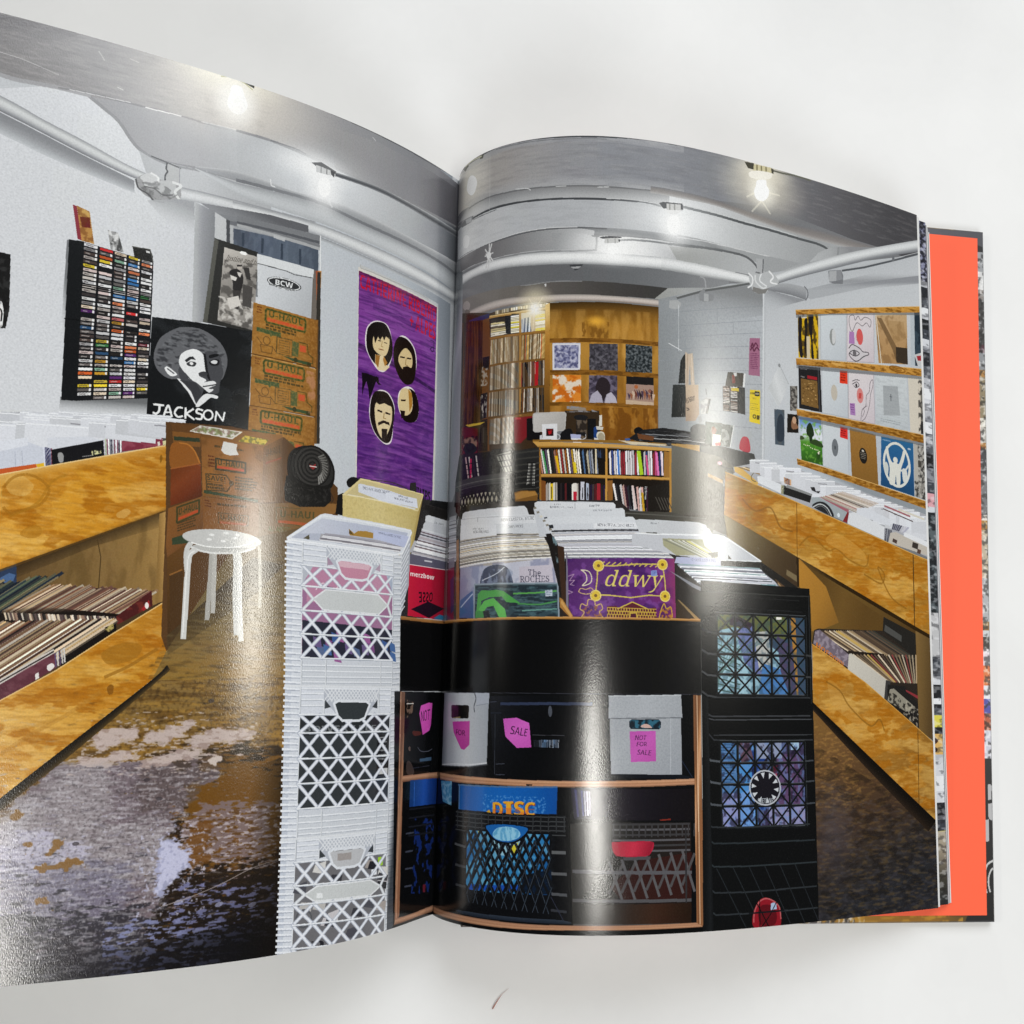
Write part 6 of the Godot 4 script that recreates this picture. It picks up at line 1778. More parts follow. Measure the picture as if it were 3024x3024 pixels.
	a.shape([0.72, 0.78, 0.85, 0.72, 0.92, 0.8, 0.8, 0.9], "2a4a1c")
	a.ell(0.83, 0.74, 0.04, 0.03, "e0dcc8")
	a = k.quad([2914,699,3017,705,3023,851,2919,838])
	a.shade(["9c7238", "946a32", "86602c"])
	a.mottle("7a562450", 8, 8, 0.5, 0.7)
	a.ell(0.48, 0.5, 0.15, 0.16, "1f1c1a")
	a.print_lines(0.38, 0.44, 0.6, 0.58, 4, "8a8478", 0.4)
	a.rect(0.44, 0.38, 0.52, 0.42, "c9c4b8")
	a = k.quad([3039,707,3173,709,3172,869,3033,850])
	a.shade(["2c6490", "27598a", "20486f"])
	a.print_lines(0.04, 0.05, 0.35, 0.09, 1, "7a9ab8", 0.6)
	for r in [0.0, 0.012, 0.024, 0.036]:
		a.hoop(0.49, 0.5, 0.41 - r, 0.43 - r * 0.7, 4, "d8d8d0", 40)
	a.shape([0.27, 0.9, 0.28, 0.6, 0.18, 0.36, 0.16, 0.2, 0.22, 0.2, 0.27, 0.36, 0.36, 0.48, 0.46, 0.45, 0.56, 0.48, 0.66, 0.3, 0.7, 0.2, 0.76, 0.22, 0.72, 0.38, 0.62, 0.6, 0.6, 0.86, 0.5, 0.88, 0.47, 0.72, 0.43, 0.9], "d8d8d0")
	a.ell(0.46, 0.42, 0.07, 0.06, "d8d8d0")
	a.shape([0.1, 0.6, 0.16, 0.5, 0.24, 0.58, 0.22, 0.75, 0.12, 0.7], "c8ccc8")
	a.shape([0.66, 0.62, 0.7, 0.54, 0.8, 0.58, 0.8, 0.72, 0.7, 0.8], "d2d4d0")
	a.line([0.62, 0.6, 0.78, 0.55, 0.86, 0.45], 6, "d2d4d0")
	a.ell(0.88, 0.14, 0.05, 0.02, "a9b8c8")
	a = k.quad([3175,709,3236,709,3232,877,3174,868])
	a.rect(0, 0, 1, 1, "8a8680")
	a.mottle("2f2d2cd0", 24, 30, 0.5, 0.58)
	a.mottle("c4c0b8c0", 16, 20, 0.58, 0.64)
	a.rect(0, 0, 0.3, 0.7, "b0aca4")
	a.rect(0.3, 0.3, 0.55, 0.42, "4a4640")
	for f in [[2722,391,2843,361,3284,273,3284,292,2843,375,2723,404], [2720,528,2839,519,3279,473,3278,496,2839,538,2721,546], [2719,671,2835,674,3238,680,3240,705,2835,694,2720,688]]:
		k.poly([f[0], f[1] + 4, f[2], f[3] + 4, f[4], f[5] + 4, f[6], f[7] + 9, f[8], f[9] + 9, f[10], f[11] + 9], "5f6266a0")
		shelf_rail(k, [f[0], f[1], f[4], f[5], f[6], f[7], f[10], f[11]])
	k.lin([2717,822,2883,849,3227,902,3226,928,2882,871,2719,841], [2883,851,2877,872], ["8f959b", "bcc2c800"])
	shelf_rail(k, [2717,809,3231,880,3231,903,2718,825])
	k.ell([2876,521], 26, 4, "e0b46c80")
	k.hoop([3114,497], 34, 8, 4, "7a4c14c0")
	k.hoop([3114,497], 18, 4, 3, "8a5a1cc0")


func draw_right_bin(k: Ink) -> void:
	# ---- white index cards and records in the right-hand bin
	k.poly([2503,855,2566,838,2622,836,2729,840,3226,919,3220,1044,2988,989,2717,930,2507,870], "a9aab0")
	k.poly([2506,853,2527,853,2584,889,2579,897,2507,866], "cfa651")
	k.line([2521,853,2612,869], 3.7, "8a6a38")
	k.line([2534,852,2617,865], 3.0, "d8c49a")
	k.line([2543,851,2627,860], 2.2, "5a4a38")
	row(k, [2580,850,3197,947], 26, 22, 60)
	row(k, [2612,860,3208,979], 26, 24, 70)
	row(k, [2679,864,3209,962], 22, 24, 80)
	k.poly([2580,872,2591,870,2669,888,2659,911,2582,889], "dcdfe4")
	k.curve([2568,864,2561,874,2563,883,2575,887], 2.2, "5a5030")
	k.quad([2660,887,2674,889,2671,913,2659,911]).spines(5, 0, 1, ["4a5a38", "8a8a60", "2c2c2c", "c4b890"], 0.2)
	k.poly([2671,888,2767,908,2760,927,2669,912], "1f1f1f")
	k.poly([2681,885,2770,902,2767,908,2674,892], "8a8c8c")
	k.poly([2763,883,2778,882,2783,893,2798,891,2793,898,2768,892], "2a2a2c")
	k.quad([2670,865,2696,870,2696,886,2672,882]).spines(6, 0, 1, ["c8925a", "a86a48", "e0d4c4", "6a4a3a"], 0.15)
	k.poly([2767,911,2793,908,2905,940,2896,971,2848,957,2767,937], "9ea6aa")
	k.shape([2769,933,2787,922,2813,921,2836,935,2847,958,2817,952,2777,940], "26282a")
	k.curve([2772,937,2798,927,2823,936,2838,956], 3.0, "c8caca")
	k.curve([2782,938,2800,932,2818,940,2830,955], 1.9, "77797a")
	k.poly([2793,907,2813,906,2905,933,2902,942], "a0606a")
	k.poly([2880,968,2899,940,2905,941,2897,971], "7c2a2c")
	k.ell([2865,952], 5, 6, "d8e0e6")
	for i in 12:
		var f := [2803,907,2932,938]
		k.line([f[0] + i * 7, f[1] - i * 2.0, f[2] + i * 8, f[3] - i * 3], 3.5, k.pick(["b9a898", "8a7a6c", "d8ccc0", "6a5a50", "a0988c", "c8bcb4", "a87a70"]))
	k.poly([2905,942,2926,938,3050,972,3043,1009,2898,973], "d8dade")
	k.poly([2935,926,2968,921,3068,946,3067,966,2934,942], "d4d7de")
	k.quad([3044,972,3075,978,3063,1015,3040,1009]).spines(6, 0, 1, ["4a4c56", "c8cad0", "6a6c76", "2c2c34", "9a9ca6"], 0.15)
	k.quad([3079,957,3149,963,3125,982,3073,974]).spines(8, 0, 1, ["5a5a6a", "b4b4c4", "3a3a4a", "d0d0da", "7a5a6a"], 0.15)
	k.line([3046,909,3150,930], 5.2, "a06468")
	k.line([3040,918,3162,944], 3.0, "4a3a38")
	k.line([3104,914,3210,933], 6.0, "d4cec0")
	k.poly([3067,985,3090,981,3222,1015,3220,1040,3057,1014], "bfb8ae")
	k.poly([3077,1000,3095,1005,3091,1015,3074,1010], "4a3a34")
	k.poly([3159,1004,3183,1008,3179,1025,3155,1020], "3a3430")
	k.poly([3179,1023,3194,1026,3190,1038,3176,1035], "5a4238")
	k.poly([3125,978,3222,999,3222,1015,3121,990], "e0e2e6")
	# ---- inside of the bin
	k.lin([2472,983,2713,1079,3221,1272,3227,1580,3163,1543,2757,1317,2749,1185,2589,1100,2479,1041], [2494,1006,3206,1453], ["6a5632", "5c4828", "6c5226", "5a4220", "3c2c18"])
	k.lin([2472,985,2707,1080,2711,1178,2589,1105,2484,1045], [2484,1007,2706,1140], ["8a7850", "6a5a3a", "4c3c26", "3f3020"])
	k.poly([2708,1080,2719,1082,2717,1161,2710,1161], "2a1e10")
	k.lin([2717,1083,2813,1147,2899,1238,2781,1278,2758,1279,2755,1184,2717,1161], [2723,1126,2887,1239], ["b07c30", "a2732e", "7c5826"])
	k.lin([2729,1091,3034,1232,3026,1268,2868,1274,2813,1155], [2783,1183,2959,1236], ["5a421e", "6c5026", "5c431f"])
	k.poly([2674,1116,2709,1131,2709,1148,2673,1131], "77684c")
	k.poly([3031,1228,3161,1272,3158,1345,3026,1268], "24221f")
	k.poly([3036,1250,3102,1279,3101,1297,3032,1268], "4c4c4a")
	k.poly([2767,1276,2781,1271,3026,1268,3158,1341,3163,1543,3038,1472,2889,1378,2758,1313], "2c2520")
	var lp2 := ["b8a890", "8a7a64", "d0c0a8", "5a4c40", "a08a6c", "6a5a48", "c8a860", "4a3c34"]
	slants(k, [2792,1282,3030,1335,2815,1274], 8, ["3a302a"], 3)
	for i in 26:
		var t := i / 25.0
		var p := [2781,1278,2989,1270]
		var q := [2890,1328,3158,1345]
		k.line([lerpf(p[0], p[2], t), lerpf(p[1], p[3], t), lerpf(q[0], q[2], t), lerpf(q[1], q[3], t)], 4.5, k.jag(k.pick(lp2 if i < 17 else ["3a3a34", "2c2c2a", "5a4a3c", "4a3c30"]), 0.15))
	k.poly([2890,1328,3030,1333,3030,1342,2956,1342,2896,1339], "241d18")
	for i in 20:
		var t := i / 19.0
		var p := [2896,1339,3158,1334]
		var q := [3040,1410,3158,1413]
		k.line([lerpf(p[0], p[2], t), lerpf(p[1], p[3], t), lerpf(q[0], q[2], t), lerpf(q[1], q[3], t)], 5, k.jag(k.pick(lp2 + ["7a3a38"]), 0.15))
	k.poly([2770,1278,2787,1274,2893,1339,2889,1375,2763,1313], "6f6470")
	k.mottle([2770,1278,2787,1274,2893,1339,2889,1375,2763,1313], "a49aa6a0", 24, 24, 0.52, 0.6)
	k.quad([2775,1308,2877,1363,2874,1375,2771,1325]).text("HOEDOWN", 0, 0, 0.95, 0.9, "c8742c")
	k.poly([2893,1337,2902,1335,3040,1408,3026,1461,2887,1382], "c4bfb4")
	k.lin([2893,1337,3040,1408,3026,1461,2887,1382], [2895,1347,3026,1455], ["cac5ba", "bcb7ae"])
	k.poly([3034,1406,3053,1410,3038,1468,3025,1461], "3a3838")
	k.poly([3040,1419,3109,1423,3166,1476,3163,1543,3112,1512,3038,1468], "211f1e")
	k.poly([3049,1432,3065,1430,3140,1476,3132,1494,3110,1494,3038,1466], "8f8a7c")
	k.mottle([3039,1432,3165,1489,3156,1539,3038,1468], "1c1a18d0", 20, 24, 0.5, 0.56)
	k.mottle([3114,1463,3165,1489,3156,1539,3100,1503], "b0a898c0", 16, 18, 0.54, 0.6)
	k.poly([3112,1432,3167,1451,3166,1460,3115,1438], "8a3238")
	k.lin([3160,1254,3222,1277,3227,1580,3163,1548], [3159,1318,3232,1325], ["7d6238", "6c5430", "564226"])
	# boards
	var up := [2478,869,2715,929,3160,1040,3235,1055,3228,1275,3157,1249,2713,1080,2472,984]
	ply(k, up, ["9c7836", "ad7e34", "b8842f", "b47f2c", "a67428"], [2475,966,3219,1178])
	k.curve([2719,1049,2765,1019,2821,1054,2856,1047,2903,1075,2964,1089,2977,1056], 5.0, "8a5c1890")
	k.shape([2816,1029,2846,1004,2893,1014,2953,1045,2964,1071,2892,1058], "cf9a4680")
	k.curve([2957,1111,3024,1134,3038,1106,3013,1090,3061,1168,3125,1201], 5.0, "865816a0")
	k.curve([2530,936,2571,966,2623,953,2655,1002,2698,1012], 5.0, "7f571ca0")
	k.line([2713,930,2712,1080], 2.1, "6a4616")
	k.line([3159,1040,3157,1249], 4.2, "5a3e1a")
	k.line([2478,870,2715,930,3160,1040,3235,1056], 2.1, "d6a858")
	k.lin([2472,984,2713,1080,3157,1249,3228,1275,3227,1286,3156,1261,2713,1091,2472,994], [2785,1107,2779,1118], ["2c1e0c", "3c2a1400"])
	var dn := [2759,1313,2954,1414,3163,1544,3225,1584,3222,1808,3154,1758,2947,1611,2758,1471]
	ply(k, dn, ["b38134", "ac7a30", "a06f2a", "8c6126"], [2767,1372,3196,1678])
	k.shape([2812,1414,2846,1422,2892,1473,2950,1525,2938,1542,2879,1512,2827,1474], "c9974a70")
	k.curve([2806,1414,2857,1439,2892,1482,2968,1534,3005,1516,3023,1547], 5.0, "7a521690")
	k.line([3158,1543,3154,1756], 2.5, "5a3c16")
	k.line([2759,1314,2954,1415,3163,1545,3225,1585], 2.1, "cf9c4a")
	# floor on the right
	k.lin([2755,1471,2947,1611,3222,1808,3240,2121,2750,2079], [2775,1499,2935,2011], ["7c5a2e", "6e5030", "543d28", "433327", "312b28", "26262a"])
	k.mottle([2755,1471,2947,1611,3222,1808,3240,2121,2750,2079], "8a6a3850", 60, 14, 0.5, 0.72)
	k.mottle([2761,1521,2889,1585,2943,1757,2761,1751], "b98a4860", 34, 10, 0.55, 0.7)
	k.mottle([2760,1667,3222,1808,3240,2121,2750,2079], "55555f40", 40, 14, 0.48, 0.72)
	k.mottle([2762,1584,3222,1808,3240,2121,2750,2079], "120f0d60", 100, 40, 0.44, 0.74)
	k.glow([2824,1816], 110, 200, "4f4c5870")
	k.strip([2754,1468,2948,1608,3222,1804], [2754,1489,2946,1646,3189,1833], ["0d0b09", "17120e", "2a2018"])


func draw_middle(k: Ink) -> void:
	# ---- records and white dividers in the black bin
	k.poly([1690,1055,1717,976,1967,972,2174,967,2235,1020,2431,1020,2444,1107,2397,1265,1643,1283], "2a2624")
	k.lin([2152,994,2319,989,2446,1010,2430,1046,2226,1050], [2182,1001,2366,1033], ["35332f", "55524a"])
	for v in 3:
		k.line([2182,999,2416,999], 3, "5c5a54")
	k.poly([1726,995,1737,991,1926,985,1933,991,1940,1011,1944,1028,1719,1022], "d5d7db")
	k.poly([1718,1010,1733,1005,1953,1008,1958,1015,1960,1032,1719,1035], "dcdee2")
	k.quad([1861,1016,1952,1014,1952,1021,1861,1024]).text("NEW CLASSICAL MUSIC", 0, 0, 1, 1, "6c6e74", "Droid Sans")
	k.poly([1719,1031,1957,1030,1965,1036,1968,1058,1720,1053], "d0d3d8")
	k.poly([1717,1026,1825,1030,1846,1032,1848,1065,1716,1066], "e0e2e6")
	k.quad([1768,1037,1806,1038,1806,1043,1768,1042]).text("JEN PICKS", 0, 0, 1, 1, "6c6e74", "Droid Sans")
	k.quad([1771,1044,1822,1045,1822,1052,1771,1051]).text("NEW ARRIVALS", 0, 0, 1, 1, "6c6e74", "Droid Sans")
	k.quad([1882,1035,1923,1034,1923,1041,1882,1042]).text("IAN'S PICKS", 0, 0, 1, 1, "6c6e74", "Droid Sans")
	k.line([1786,1009,1786,1022], 1.3, "9a9ca2")
	k.line([1718,1010,1953,1012], 1.3, "b0b2b8")
	k.lin([1716,1066,1846,1062,1968,1056,2002,1117,2006,1160,1719,1143], [1768,1065,1776,1149], ["b9b4ac", "aaa49a", "b4aca0", "a9a29c"])
	for i in 40:
		var t := i / 39.0
		var f := [1716,1069,1973,1058]
		var g := [1718,1139,2005,1119]
		k.line([lerpf(f[0], g[0], t), lerpf(f[1], g[1], t), (f[0] + f[2]) / 2 + 15, lerpf(f[1] + f[3], g[1] + g[3], t) / 2 - 3, lerpf(f[2], g[2], t), lerpf(f[3], g[3], t)], 3.2, k.jag(k.pick(["e8e4dc", "8f8a80", "d0c8b8", "b8b0a0", "f0eee8", "c0a878", "a8a4a0", "787470", "dcdce0"]), 0.08))
	# silver sleeves in front
	k.lin([1719,1140,1825,1138,2002,1119,2010,1143,2016,1271,1719,1273], [1724,1183,2008,1185], ["8f94ac", "a9aec2", "bfc2d2", "c8c8d4", "bcb8c4"])
	k.mottle([1719,1140,2002,1119,2016,1271,1719,1273], "7a80a090", 60, 120, 0.5, 0.64)
	k.shape([1796,1181,1807,1150,1831,1138,1866,1138,1885,1152,1896,1186,1896,1195,1805,1194], "3c4458")
	k.mottle([1804,1146,1894,1148,1896,1188,1799,1187], "8a96b0a0", 20, 60, 0.54, 0.62)
	k.lin([1721,1227,1770,1202,1777,1274,1719,1273], [1725,1227,1777,1272], ["4a6a96", "3a5682"])
	k.line([1725,1245,1770,1211], 3.5, "a9b8d0")
	k.curve([1804,1176,1846,1160,1870,1143], 2.2, "c9d0dc")
	k.poly([1912,1143,1998,1136,2002,1181,1912,1182], "c6bfcb")
	k.quad([1936,1148,1969,1150,1969,1165,1935,1164]).text("The", 0, 0, 1, 1, "2c2e42", "Droid Serif")
	k.quad([1914,1166,1991,1164,1991,1180,1914,1182]).text("ROCHES", 0, 0, 1, 1, "2c2e42", "Droid Serif")
	var gr: Quad = k.quad([1777,1186,2013,1184,2015,1271,1776,1274])
	gr.rect(0, 0, 1, 1, "26323a")
	gr.mottle("3a5058c0", 60, 30, 0.5, 0.6)
	gr.mottle("5a7a8090", 90, 12, 0.56, 0.62)
	gr.poly([0.03, 0.9, 0.05, 0.3, 0.1, 0.18, 0.2, 0.2, 0.3, 0.18, 0.38, 0.22, 0.58, 0.58, 0.42, 0.55, 0.36, 0.38, 0.2, 0.4, 0.1, 0.5, 0.08, 0.95], "4c9c4a")
	gr.poly([0.06, 0.75, 0.14, 0.5, 0.26, 0.42, 0.4, 0.75, 0.42, 1.0, 0.33, 1.0, 0.26, 0.65, 0.18, 0.68, 0.12, 0.85], "5cb452")
	gr.poly([0.02, 0.8, 0.14, 0.8, 0.2, 0.98, 0.02, 1.0], "3f8a44")
	gr.poly([0.12, 0.8, 0.2, 0.78, 0.22, 1, 0.14, 1], "1c2426")
	gr.line([0.5, 0.3, 0.75, 0.28, 0.98, 0.22], 4, "5aa050")
	gr.line([0.55, 0.6, 0.8, 0.62, 0.98, 0.52], 4, "4a8a52")
	gr.line([0.6, 0.8, 0.98, 0.74], 3, "6a9a90")
	gr.rect(0, 0, 1, 0.05, "4a5a60")
	gr.line([0, 1, 0, 0, 1, 0, 1, 1], 4, "8a98a4")
	k.poly([1980,1202,1999,1200,1999,1216,1981,1217], "bcc6d4")
	k.quad([1980,1202,1999,1200,1999,1216,1981,1217]).print_lines(0.1, 0.1, 0.9, 0.9, 3, "6a7a90", 0.4)
	# right-hand compartment
	k.poly([1951,993,1967,974,2158,973,2164,978,2165,998,2187,990,2187,1009,2226,1016,2244,1049,1966,1066], "c9ccd2")
	k.poly([1954,978,1962,974,2053,976,2158,973,2163,978,2164,994,1955,996], "d9dbdf")
	k.quad([1995,986,2054,987,2054,991,1995,991]).text("BASS FOR YOUR FACE", 0, 0, 1, 1, "5c5e66", "Droid Sans")
	k.quad([2003,980,2023,980,2023,984,2003,984]).text("DJ TOOLS", 0, 0, 1, 1, "6c6e76", "Droid Sans")
	k.quad([2096,981,2122,980,2122,985,2096,986]).text("DUBSTEP", 0, 0, 1, 1, "5c5e66", "Droid Sans")
	k.line([2059,978,2059,995], 1.3, "b0b2b8")
	k.poly([1966,997,2074,993,2182,986,2188,991,2189,1009,1968,1017], "d2d5da")
	k.quad([2106,993,2154,991,2154,995,2106,997]).text("DRUM AND BASS", 0, 0, 1, 1, "7c7e86", "Droid Sans")
	k.poly([1977,1015,2209,1007,2215,1012,2217,1030,1979,1041], "d6d9de")
	k.poly([1979,1034,2222,1023,2232,1028,2233,1043,1986,1057], "cfd2d8")
	k.poly([2106,1028,2217,1022,2229,1027,2230,1035,2106,1040], "e0e2e6")
	k.quad([2117,1028,2212,1026,2212,1033,2117,1035]).text("NEW & ETERNAL DANCE MUZIK", 0, 0, 1, 1, "55575f", "Droid Sans")
	k.poly([1991,1035,2002,1034,2003,1043,1992,1044], "2a2c30")
	k.poly([1979,1015,1987,1014,1987,1018,1979,1019], "4a4c52")
	for i in 16:
		k.poly([[1951,989][0] + i * 8, [1951,989][1] + i * 11, [1958,989][0] + i * 8, [1958,988][1] + i * 11, [1959,993][0] + i * 8, [1959,993][1] + i * 11, [1952,994][0] + i * 8, [1952,994][1] + i * 11], k.pick(["b9b4aa", "6a665e", "d8d2c4", "8a8478"]))
	k.line([1999,1051,2235,1040], 4.4, "3a3a3e")
	k.poly([1983,1058,1996,1056,2043,1125,2033,1271,2013,1185], "1f1c1b")
	k.quad([1999,1062,2013,1075,2034,1125,2013,1143]).mottle("6a8088", 20, 50, 0.5, 0.58)
	for i in 34:
		var t := i / 33.0
		var f := [2003,1058,2240,1044]
		var g := [2032,1119,2320,1109]
		k.line([lerpf(f[0], g[0], t), lerpf(f[1], g[1], t), lerpf(f[2], g[2], t), lerpf(f[3], g[3], t)], 4.5, k.jag(k.pick(["dcdee4", "9a9ca4", "c4c6ce", "eceef2", "b0b0b8", "77797f", "d4d0cc", "b8b4bc"]), 0.06))
	k.poly([2013,1087,2030,1091,2037,1269,2025,1256], "3c2a20")
	k.poly([2035,1100,2040,1119,2040,1260,2034,1252], "7a7488")
	k.lin([2038,1120,2271,1110,2323,1109,2325,1261,2042,1267], [2051,1142,2316,1238], ["522a66", "5c2c74", "55286c", "652c72", "7c2f62"])
	k.mottle([2038,1120,2323,1109,2325,1261,2042,1267], "7c4a98a0", 60, 50, 0.52, 0.64)
	k.mottle([2038,1120,2323,1109,2325,1261,2042,1267], "3c1c58a0", 90, 60, 0.52, 0.66)
	k.lin([2294,1111,2323,1109,2325,1261,2297,1262], [2293,1175,2325,1174], ["8a3a7400", "8c3468"])
	k.quad([2128,1146,2279,1142,2280,1199,2127,1201]).text("ddwy", 0, 0, 1, 1, "d8c86c", "Droid Serif", 0.12)
	k.line([2116,1136,2159,1135,2216,1128,2289,1125,2295,1166,2298,1209], 3.5, "c9b45c")
	k.line([2116,1136,2114,1174,2109,1210,2145,1210,2202,1214,2251,1206,2295,1207], 3.5, "c9b45c")
	for i in 12:
		var f := [2124,1135,2284,1125]
		var x: float = lerpf(f[0], f[2], i / 11.0)
		k.line([x, f[1] - 2, x + 9, f[1] - 9], 3, "c9b45c")
		k.line([x, f[1] + 182, x + 9, f[1] + 190], 3, "c9b45c")
	for p in [[2118,1136], [2289,1126], [2110,1212], [2295,1207]]:
		k.ell(p, 11, 12, "d8b83c")
		k.hoop(p, 13, 13, 3, "e2cf74")
		k.ell(p, 4, 4, "7a5a2a")
	k.curve([2073,1148,2092,1151,2100,1166,2096,1181,2076,1188,2087,1175,2085,1158,2073,1148], 2.7, "d8ceb4")
	k.curve([2066,1203,2072,1195,2085,1197,2098,1193,2104,1202,2093,1208,2076,1208,2066,1203], 2.2, "c9a878")
	k.line([2040,1165,2055,1159,2043,1176,2056,1175,2045,1186,2055,1188], 1.8, "a888a8")
	k.line([2040,1201,2051,1205,2040,1210], 1.8, "a888a8")
	k.curve([2071,1270,2080,1255,2070,1247,2074,1234,2087,1238,2091,1223,2106,1225,2110,1237,2123,1233,2127,1245,2119,1254,2129,1268], 2.7, "c9a86a")
	k.mottle([2076,1242,2123,1237,2127,1268,2071,1270], "a0683ac0", 16, 16, 0.52, 0.58)
	k.curve([2278,1263,2283,1244,2292,1226,2299,1239,2311,1234,2315,1259], 2.7, "c9a23a")
	k.mottle([2281,1240,2313,1234,2315,1262,2278,1263], "c08a2cd0", 14, 14, 0.5, 0.56)
	k.poly([2139,1238,2164,1236,2166,1246,2206,1223,2246,1241,2269,1236,2271,1263,2140,1268], "5a2430")
	k.line([2166,1244,2206,1225,2249,1242], 3.1, "c9b04c")
	for r in 7:
		var f := [2140,1241,2270,1237]
		var y: float = f[1] + r * 8.5
		k.line([f[0], y, f[2], y], 2.5, "c0a044")
		for c in 18:
			var x: float = lerpf(f[0], f[2], (c + (0.5 if r % 2 else 0.0)) / 18.0)
			k.line([x, y, x, y + 8], 2.5, "c0a044")
	k.poly([2197,1251,2219,1249,2220,1265,2196,1266], "c0a044")
	k.poly([2201,1255,2215,1254,2216,1265,2200,1266], "4a2030")
	k.poly([2257,1143,2273,1141,2274,1156,2257,1157], "8494cc")
	k.quad([2257,1143,2273,1141,2274,1156,2257,1157]).print_lines(0.1, 0.2, 0.9, 0.8, 3, "4a5a9a", 0.4)
	# white dividers and the two crates on the right
	k.poly([2215,1016,2226,1012,2396,1010,2416,1015,2428,1038,2226,1046], "c9ccd0")
	k.quad([2258,1018,2280,1017,2280,1022,2258,1023]).text("Reissues", 0, 0, 1, 1, "6c6e74", "Droid Sans")
	k.poly([2275,1021,2311,1013,2388,1012,2426,1024,2435,1038,2454,1040,2275,1050], "c6c8cc")
	k.line([2284,1047,2457,1039], 2.5, "e4e6e9")
	k.lin([2207,1051,2284,1048,2469,1042,2484,1045,2589,1098,2586,1103,2458,1106,2328,1100,2206,1078], [2284,1053,2568,1102], ["c4c6cc", "cdd0d6", "c2c5cb"])
	k.poly([2290,1058,2406,1054,2411,1070,2434,1085,2434,1093,2328,1100,2292,1077], "a6a486")
	for i in 14:
		var f := [2293,1061,2415,1091]
		k.line([f[0] + i * 6, f[1], f[2] + i * 4, f[3] + 14], 3, k.pick(["d8d8d0", "8a8a78", "d8d48a", "b4b49c", "eceae0"]))
	k.poly([2420,1088,2451,1084,2451,1097,2434,1100], "5a584c")
	k.poly([2483,1090,2493,1100,2483,1100], "4a483c")
	k.line([2215,1049,2284,1048,2469,1041,2589,1100], 2.9, "eef0f2")
	k.line([2589,1100,2458,1106,2396,1103], 2.9, "e6e8ea")
	k.poly([2328,1104,2458,1099,2460,1126,2323,1120], "b4b8d4")
	k.quad([2373,1105,2444,1103,2444,1112,2373,1113]).text("CHOOSE LISTENING", 0, 0, 1, 0.9, "6a6e90", "Droid Sans")
	k.poly([2461,1106,2589,1102,2754,1184,2699,1187,2662,1172,2630,1149,2463,1121], "1f1d1b")
	k.poly([2309,1141,2368,1167,2419,1187,2414,1195,2372,1179], "8a8c94")
	k.lin([2336,1120,2463,1125,2589,1126,2635,1152,2659,1185,2419,1187,2350,1139], [2468,1120,2476,1194], ["b4b6c0", "8f92a0", "c4c7d0", "a0a4b0"])
	for i in 24:
		var t := i / 23.0
		var f := [2332,1124,2583,1120]
		var g := [2419,1186,2659,1184]
		k.line([lerpf(f[0], g[0], t), lerpf(f[1], g[1], t), lerpf(f[2], g[2], t), lerpf(f[3], g[3], t)], 4.5, k.jag(k.pick(["dcdee6", "8a8d9a", "c0c4d0", "eef0f4", "6a6c78", "b0b4c4", "5a5c66", "86a0a4"]), 0.05))
	k.line([2457,1169,2635,1161], 3.4, "5c8a92")
	for i in 8:
		k.line([[2635,1146][0] + i * 3, [2635,1146][1] + i * 3, [2700,1183][0] - i * 8, [2700,1183][1]], 3, k.pick(["8a6a48", "c0a070", "5a4430", "a88860"]))
	# the same row past the gutter
	k.poly([1630,1003,1687,996,1699,1119,1707,1271,1649,1278], "37302c")
	k.quad([1644,996,1692,996,1699,1119,1650,1120]).shade(["bfc1c6", "9fa0a8"])
	for i in 12:
		k.line([[1642,1009][0], [1642,1009][1] + i * 10, [1695,1015][0], [1694,1010][1] + i * 10], 3, k.pick(["8a8a92", "d2d2d8", "5a5a62", "e4e4e8"]))
	k.poly([1646,1138,1687,1132,1691,1277,1649,1276], "7c2c48")
	k.poly([1665,1171,1686,1159,1691,1253,1674,1261], "4a3a6a")
	k.poly([1648,1115,1688,1109,1689,1136,1650,1139], "8a8894")
	k.poly([1697,1065,1709,1061,1719,1277,1704,1279], "8f6238")
	# wooden lip of the bin
	k.poly([2017,1219,2025,1223,2052,1266,2042,1268,2018,1244], "a8783c")
	k.poly([2023,1225,2050,1265,2044,1267,2020,1233], "c89a5a")
	k.poly([2326,1216,2337,1216,2395,1262,2382,1263,2327,1261], "3a2e22")
	k.lin([2328,1212,2337,1216,2393,1261,2381,1262], [2330,1216,2387,1261], ["8a7650", "a98858"])


